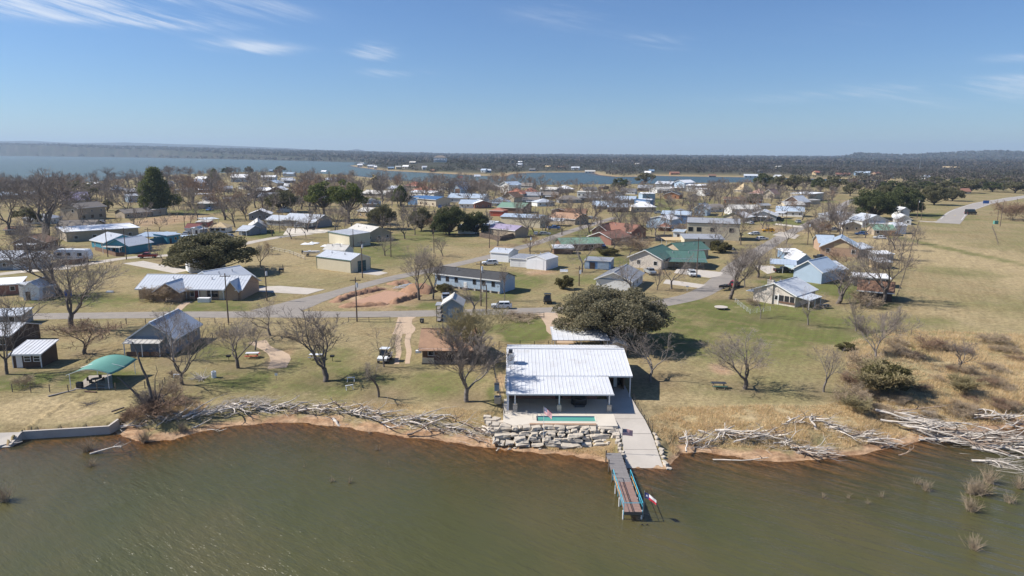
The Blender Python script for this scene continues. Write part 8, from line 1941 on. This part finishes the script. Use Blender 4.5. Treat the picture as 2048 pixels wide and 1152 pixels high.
FH = [(720, 334, 10, 4, 'bright_white', 'white_wall', 'leftmost white house on the wooded point'), (742, 336, 14, 4, 'galv', 'white_wall', 'pale metal-roofed house on the wooded point'), (751, 338, 6, 4, 'bright_white', 'white_wall', 'tiny white boathouse on the wooded point'), (797, 343, 10, 4, 'pale_roof', 'canvas_tan', 'orange-tan house at the point shore'), (812, 336, 18, 4, 'bright_white', 'pale_tan', 'wide white-roofed house above the point shore'), (782, 339, 12, 3, 'slate_blue', 'slate_blue', 'dark blue boathouse at the point shore'),
    (772, 326, 14, 3, 'shingle_red', 'tan_wall', 'house with red roof among trees on the point'), (825, 342, 12, 3, 'pale_roof', 'tan_wall', 'low tan house under the hill'), (852, 345, 14, 4, 'galv', 'white_wall', 'white boathouse below the hilltop house'), (865, 348, 8, 3, 'shingle_brown', 'brick_tan', 'small brown house at the waterline below the hill'), (920, 340, 10, 4, 'maroon', 'white_wall', 'small house right of the hill foot'), (955, 344, 11, 5, 'galv', 'white_wall', 'white pointed cottage on the inlet shore'), (966, 344, 10, 4, 'galv_blue', 'white_wall', 'blue-grey cottage on the inlet shore'), (977, 345, 10, 4, 'galv', 'slate_blue', 'pair cottage with pale roof on the inlet shore'),
    (1038, 333, 12, 4, 'galv', 'white_wall', 'pale cottage set back over the inlet'), (1040, 327, 8, 3, 'bright_white', 'white_wall', 'white cottage high behind the inlet'), (1150, 346, 16, 4, 'galv', 'white_wall', 'white boathouse with grey roof across the inlet'), (1122, 344, 18, 3, 'shingle_brown', 'brick_tan', 'long brown house across the inlet'), (1180, 346, 20, 3, 'pale_roof', 'white_wall', 'long white dock house across the inlet'), (1095, 343, 10, 3, 'canvas_tan', 'yellow_wall', 'yellowish house on the inlet bank'),
    (1064, 347, 12, 3, 'shingle_grey', 'slate_blue', 'grey boat shed on the inlet water'), (1295, 346, 12, 4, 'bright_white', 'white_wall', 'white house behind the small island'), (1303, 352, 10, 3, 'slate_blue', 'slate_blue', 'dark boathouse on the far inlet shore'), (1350, 347, 18, 3, 'shingle_red', 'brick_orange', 'long reddish house on the far inlet shore'), (1425, 349, 14, 3, 'shingle_brown', 'tan_wall', 'tan house on the far inlet shore'), (1502, 350, 26, 4, 'galv', 'white_wall', 'long white house on the far inlet shore'), (1520, 353, 10, 3, 'shingle_grey', 'slate_blue', 'dark boat shed near the dark oaks'),
    (1559, 351, 12, 4, 'bright_white', 'white_wall', 'white house beyond the dark oaks'), (1636, 350, 10, 5, 'shingle_orange', 'canvas_tan', 'tan house with orange roof past the inlet'), (1686, 352, 26, 3, 'shingle_red', 'tan_wall', 'long low house past the inlet'), (1719, 351, 12, 5, 'galv_blue', 'slate_blue', 'left of twin blue-roofed houses past the inlet'), (1733, 351, 13, 5, 'galv_blue', 'white_wall', 'right of twin blue-roofed houses past the inlet'), (1757, 350, 14, 3, 'shingle_red', 'brick_tan', 'red-roofed house past the inlet'), (1781, 355, 13, 5, 'shingle_dark', 'slate_blue', 'dark gabled house at the inlet end'),
    (1856, 358, 16, 4, 'galv', 'white_wall', 'pale house in the woods at right'), (1902, 338, 28, 3, 'canvas_tan', 'canvas_tan', 'long tan barn in the distant woods'), (1932, 388, 16, 5, 'shingle_red', 'pale_tan', 'tan house with red roof near the highway'), (1560, 338, 14, 4, 'pale_roof', 'pale_tan', 'pale house set back beyond the oaks'), (1500, 325, 20, 3, 'pale_roof', 'pale_tan', 'pale blocks on the distant rise'), (1530, 327, 12, 3, 'bright_white', 'white_wall', 'white block on the distant rise'), (552, 317, 9, 2.5, 'bright_white', 'white_wall', 'white house on the left far shore'), (569, 318, 8, 2.5, 'bright_white', 'white_wall', 'second white house on the left far shore'),
    (645, 320, 10, 2.5, 'bright_white', 'white_wall', 'white shed on the left far shore bank'), (540, 318, 6, 2.5, 'slate_blue', 'slate_blue', 'grey shed on the left far shore'), (722, 320, 8, 2.5, 'bright_white', 'white_wall', 'white cottage at the neck of the point'), (1176, 325, 6, 3, 'bright_white', 'white_wall', 'white house in distant trees above the island'), (1228, 327, 7, 3, 'bright_white', 'white_wall', 'second white house in distant trees above the island'), (1340, 326, 6, 3, 'bright_white', 'white_wall', 'distant white house left of the pale blocks'), (1240, 318, 6, 2, 'bright_white', 'white_wall', 'tiny white house near the horizon woods'), (1125, 320, 7, 2, 'bright_white', 'white_wall', 'tiny white house near the horizon above the inlet'), (1275, 331, 8, 3, 'pale_roof', 'canvas_tan', 'tan house in distant trees')]
for a in FH: far_house(a[0], a[1], *a[2:], yaw=random.Random(a[0]).uniform(-25, 25))
for px, base, top, lab in ((1839, 338, 305, 'tall lattice radio mast above the right-hand woods'), (944, 312, 294, 'thin mast on the horizon over the inlet')):
    P = G(px, base); hgt = (base - top) / ppm(P); t = thing('radio_mast', lab, 'mast', P); mb = MB(); w = .5
    for k in range(3): a = k * 2.094; MB().bar((math.cos(a) * w, math.sin(a) * w, 0), (math.cos(a) * w, math.sin(a) * w, hgt), .12, 4).build('leg', M['steel'], t)
    n_ = int(hgt / 4)
    for k in range(n_):
        for q in range(3): a, b_ = q * 2.094, (q + 1) * 2.094; mb.bar((math.cos(a) * w, math.sin(a) * w, k * 4), (math.cos(b_) * w, math.sin(b_) * w, k * 4 + 4), .07, 3, cap=False)
    o = mb.build('lattice', M['steel'], t); o['kind'] = 'stuff'

def clump_mesh(name, P, H_, W_, per, size, m, seed):
    rg = np.random.default_rng(seed); n_ = len(P); d = rg.normal(size=(n_, per, 3)); d /= np.linalg.norm(d, axis=2)[..., None]; d *= rg.uniform(.3, 1, (n_, per, 1)) ** .4
    q = P[:, None, :] + d * np.stack([W_, W_, H_ * .42], -1)[:, None, :] * np.array([.5, .5, 1]) + np.array([0, 0, 1.]) * (H_ * .56)[:, None, None]; q = q.reshape(-1, 3); S_ = np.repeat(W_, per) * size
    a = rg.normal(size=q.shape); a /= np.linalg.norm(a, axis=1)[:, None]; b_ = np.cross(a, rg.normal(size=q.shape)); b_ /= np.linalg.norm(b_, axis=1)[:, None]; s1 = (S_ * rg.uniform(.6, 1.3, len(q)))[:, None]; s2 = s1 * .7
    V = np.stack([q - a * s1, q - b_ * s2, q + a * s1, q + b_ * s2], 1).reshape(-1, 3); o = link(name, np_mesh(name, V, np.arange(len(V)).reshape(-1, 4), M[m])); o['kind'] = 'stuff'
rg = np.random.default_rng(99)
def scatter(n_, d0, d1, t0=-1.15, t1=1.15, min_sd=5):
    d = np.exp(rg.uniform(math.log(d0), math.log(d1), n_ * 2)); tt = rg.uniform(t0, t1, n_ * 2); x_, y_ = tt * d, d; sd = poly_sd(x_, y_, LAKE); k = (sd > min_sd) & (vnoise(x_ / 90, y_ / 90, 31) + .6 * vnoise(x_ / 420, y_ / 420, 33) > rg.uniform(-.9, .2, len(x_)) - .35 * (y_ > 2500))
    k &= ~((y_ < 1150) & (sd < 0)); k &= ~((np.abs(x_ - KN[0]) < 30) & (y_ > KN[1] - 170) & (y_ < KN[1] + 25)); x_, y_ = x_[k][:n_], y_[k][:n_]; return np.column_stack([x_, y_, h(x_, y_)])
def beyond(P):                                      # keep the village peninsula to its own trees
    px, py = to_px(P); return P[(py < 356 - (px < 1000) * 6 - (px < 700) * 12) | ((px > 1700) & (py < 392 - (px - 1700) * .02))]
P = beyond(scatter(10500, 700, 2600)); n_ = len(P); hgt = rg.uniform(5, 11, n_)
dk_ = vnoise(P[:, 0] / 60, P[:, 1] / 60, 41) + rg.normal(0, .35, n_) > .12
for sel, m, sd_ in ((~dk_, 'far_leaf', 1), (dk_, 'far_leaf_dark', 2)): clump_mesh('woodland', P[sel], hgt[sel], hgt[sel] * rg.uniform(.9, 1.4, sel.sum()), 22, .13, m, sd_)
P = scatter(19500, 2400, 9500, min_sd=8); n_ = len(P); hgt = rg.uniform(7, 12, n_) * (1 + P[:, 1] / 14000); dk_ = vnoise(P[:, 0] / 160, P[:, 1] / 160, 42) + rg.normal(0, .35, n_) > .1
for sel, m, sd_ in ((~dk_, 'far_leaf', 3), (dk_, 'far_leaf_dark', 4)): clump_mesh('distant_woodland', P[sel], hgt[sel], hgt[sel] * rg.uniform(1.2, 2.2, sel.sum()), 8, .26, m, sd_)

# leafless understorey between the far houses of the village and along its back shore
def thicket(n_, x0, x1, y0, y1, hr, m, seed, name):
    rg2 = random.Random(seed); L = []
    while len(L) < n_:
        px, py = rg2.uniform(x0, x1), rg2.uniform(y0, y1); P = G(px, py)
        if P.z < .9 or any((P.x - a) ** 2 + (P.y - b_) ** 2 < (r_ * .9) ** 2 for a, b_, r_ in FOOT) or ((ROADP[:, 0] - P.x) ** 2 + (ROADP[:, 1] - P.y) ** 2).min() < 25: n_ -= .05; continue
        L.append((P.x, P.y, P.z))
    A = np.array(L); hh = np.array([rg2.uniform(*hr) for _ in L]); clump_mesh(name, A, hh, hh * np.array([rg2.uniform(.8, 1.4) for _ in L]), 60, .055, m, seed)
thicket(150, -60, 640, 351, 400, (4, 9), 'twig', 51, 'thicket'); thicket(110, 620, 1120, 366, 396, (4, 9), 'twig_grey', 52, 'thicket'); thicket(130, 1100, 1720, 371, 400, (3.5, 8), 'twig', 53, 'thicket'); thicket(50, -60, 640, 400, 440, (2, 5), 'twig_rust', 54, 'thicket'); thicket(60, 1100, 1560, 400, 500, (1.5, 4), 'twig_grey', 55, 'thicket')

# the bare trees beyond the three hundred nearest: one mass of distant crowns
S = grow(301, .2, 4, (.4, .9), (0, 5, 4), trop=.09, r0=.3, rmin=.055); V0, Q0 = tubes(S[:, :8], 3); rg3 = random.Random(8); VV = []; QQ = []; off = 0
for zone, cnt in (((-60, 640, 351, 396), 90), ((640, 1100, 364, 398), 60), ((1100, 1720, 369, 400), 60), ((-60, 640, 396, 470), 85), ((600, 1100, 396, 470), 64), ((1090, 1700, 396, 480), 95)):
    c = 0
    while c < cnt:
        px, py = rg3.uniform(zone[0], zone[1]), rg3.uniform(zone[2], zone[3]); P = G(px, py); c += .02
        if P.z < .8 or any((P.x - a) ** 2 + (P.y - b_) ** 2 < r_ * r_ for a, b_, r_ in FOOT) or ((ROADP[:, 0] - P.x) ** 2 + (ROADP[:, 1] - P.y) ** 2).min() < 20: continue
        c += .98; a = rg3.uniform(0, 6.28); hh = rg3.uniform(1.0, 1.8) * ((1 if px < 700 else .8 if px < 1060 else .62) if py < 400 else .52 + .5 * rg3.random() ** 2 + max(0, 420 - py) / 60); w = hh * rg3.uniform(.8, 1.1); X = V0 * [w, w, hh]; VV.append(np.column_stack([X[:, 0] * math.cos(a) - X[:, 1] * math.sin(a) + P.x, X[:, 0] * math.sin(a) + X[:, 1] * math.cos(a) + P.y, X[:, 2] + P.z])); QQ.append(Q0 + off); off += len(V0)
o = link('distant_bare_trees', np_mesh('distant_bare_trees', np.concatenate(VV), np.concatenate(QQ), M['twig'])); o['kind'] = 'stuff'
tot = sum(len(m.polygons) * 2 for m in bpy.data.meshes); print('TRIS about', tot, 'bare', sum(1 for o in C.objects if o.name.startswith('bare_tree')))
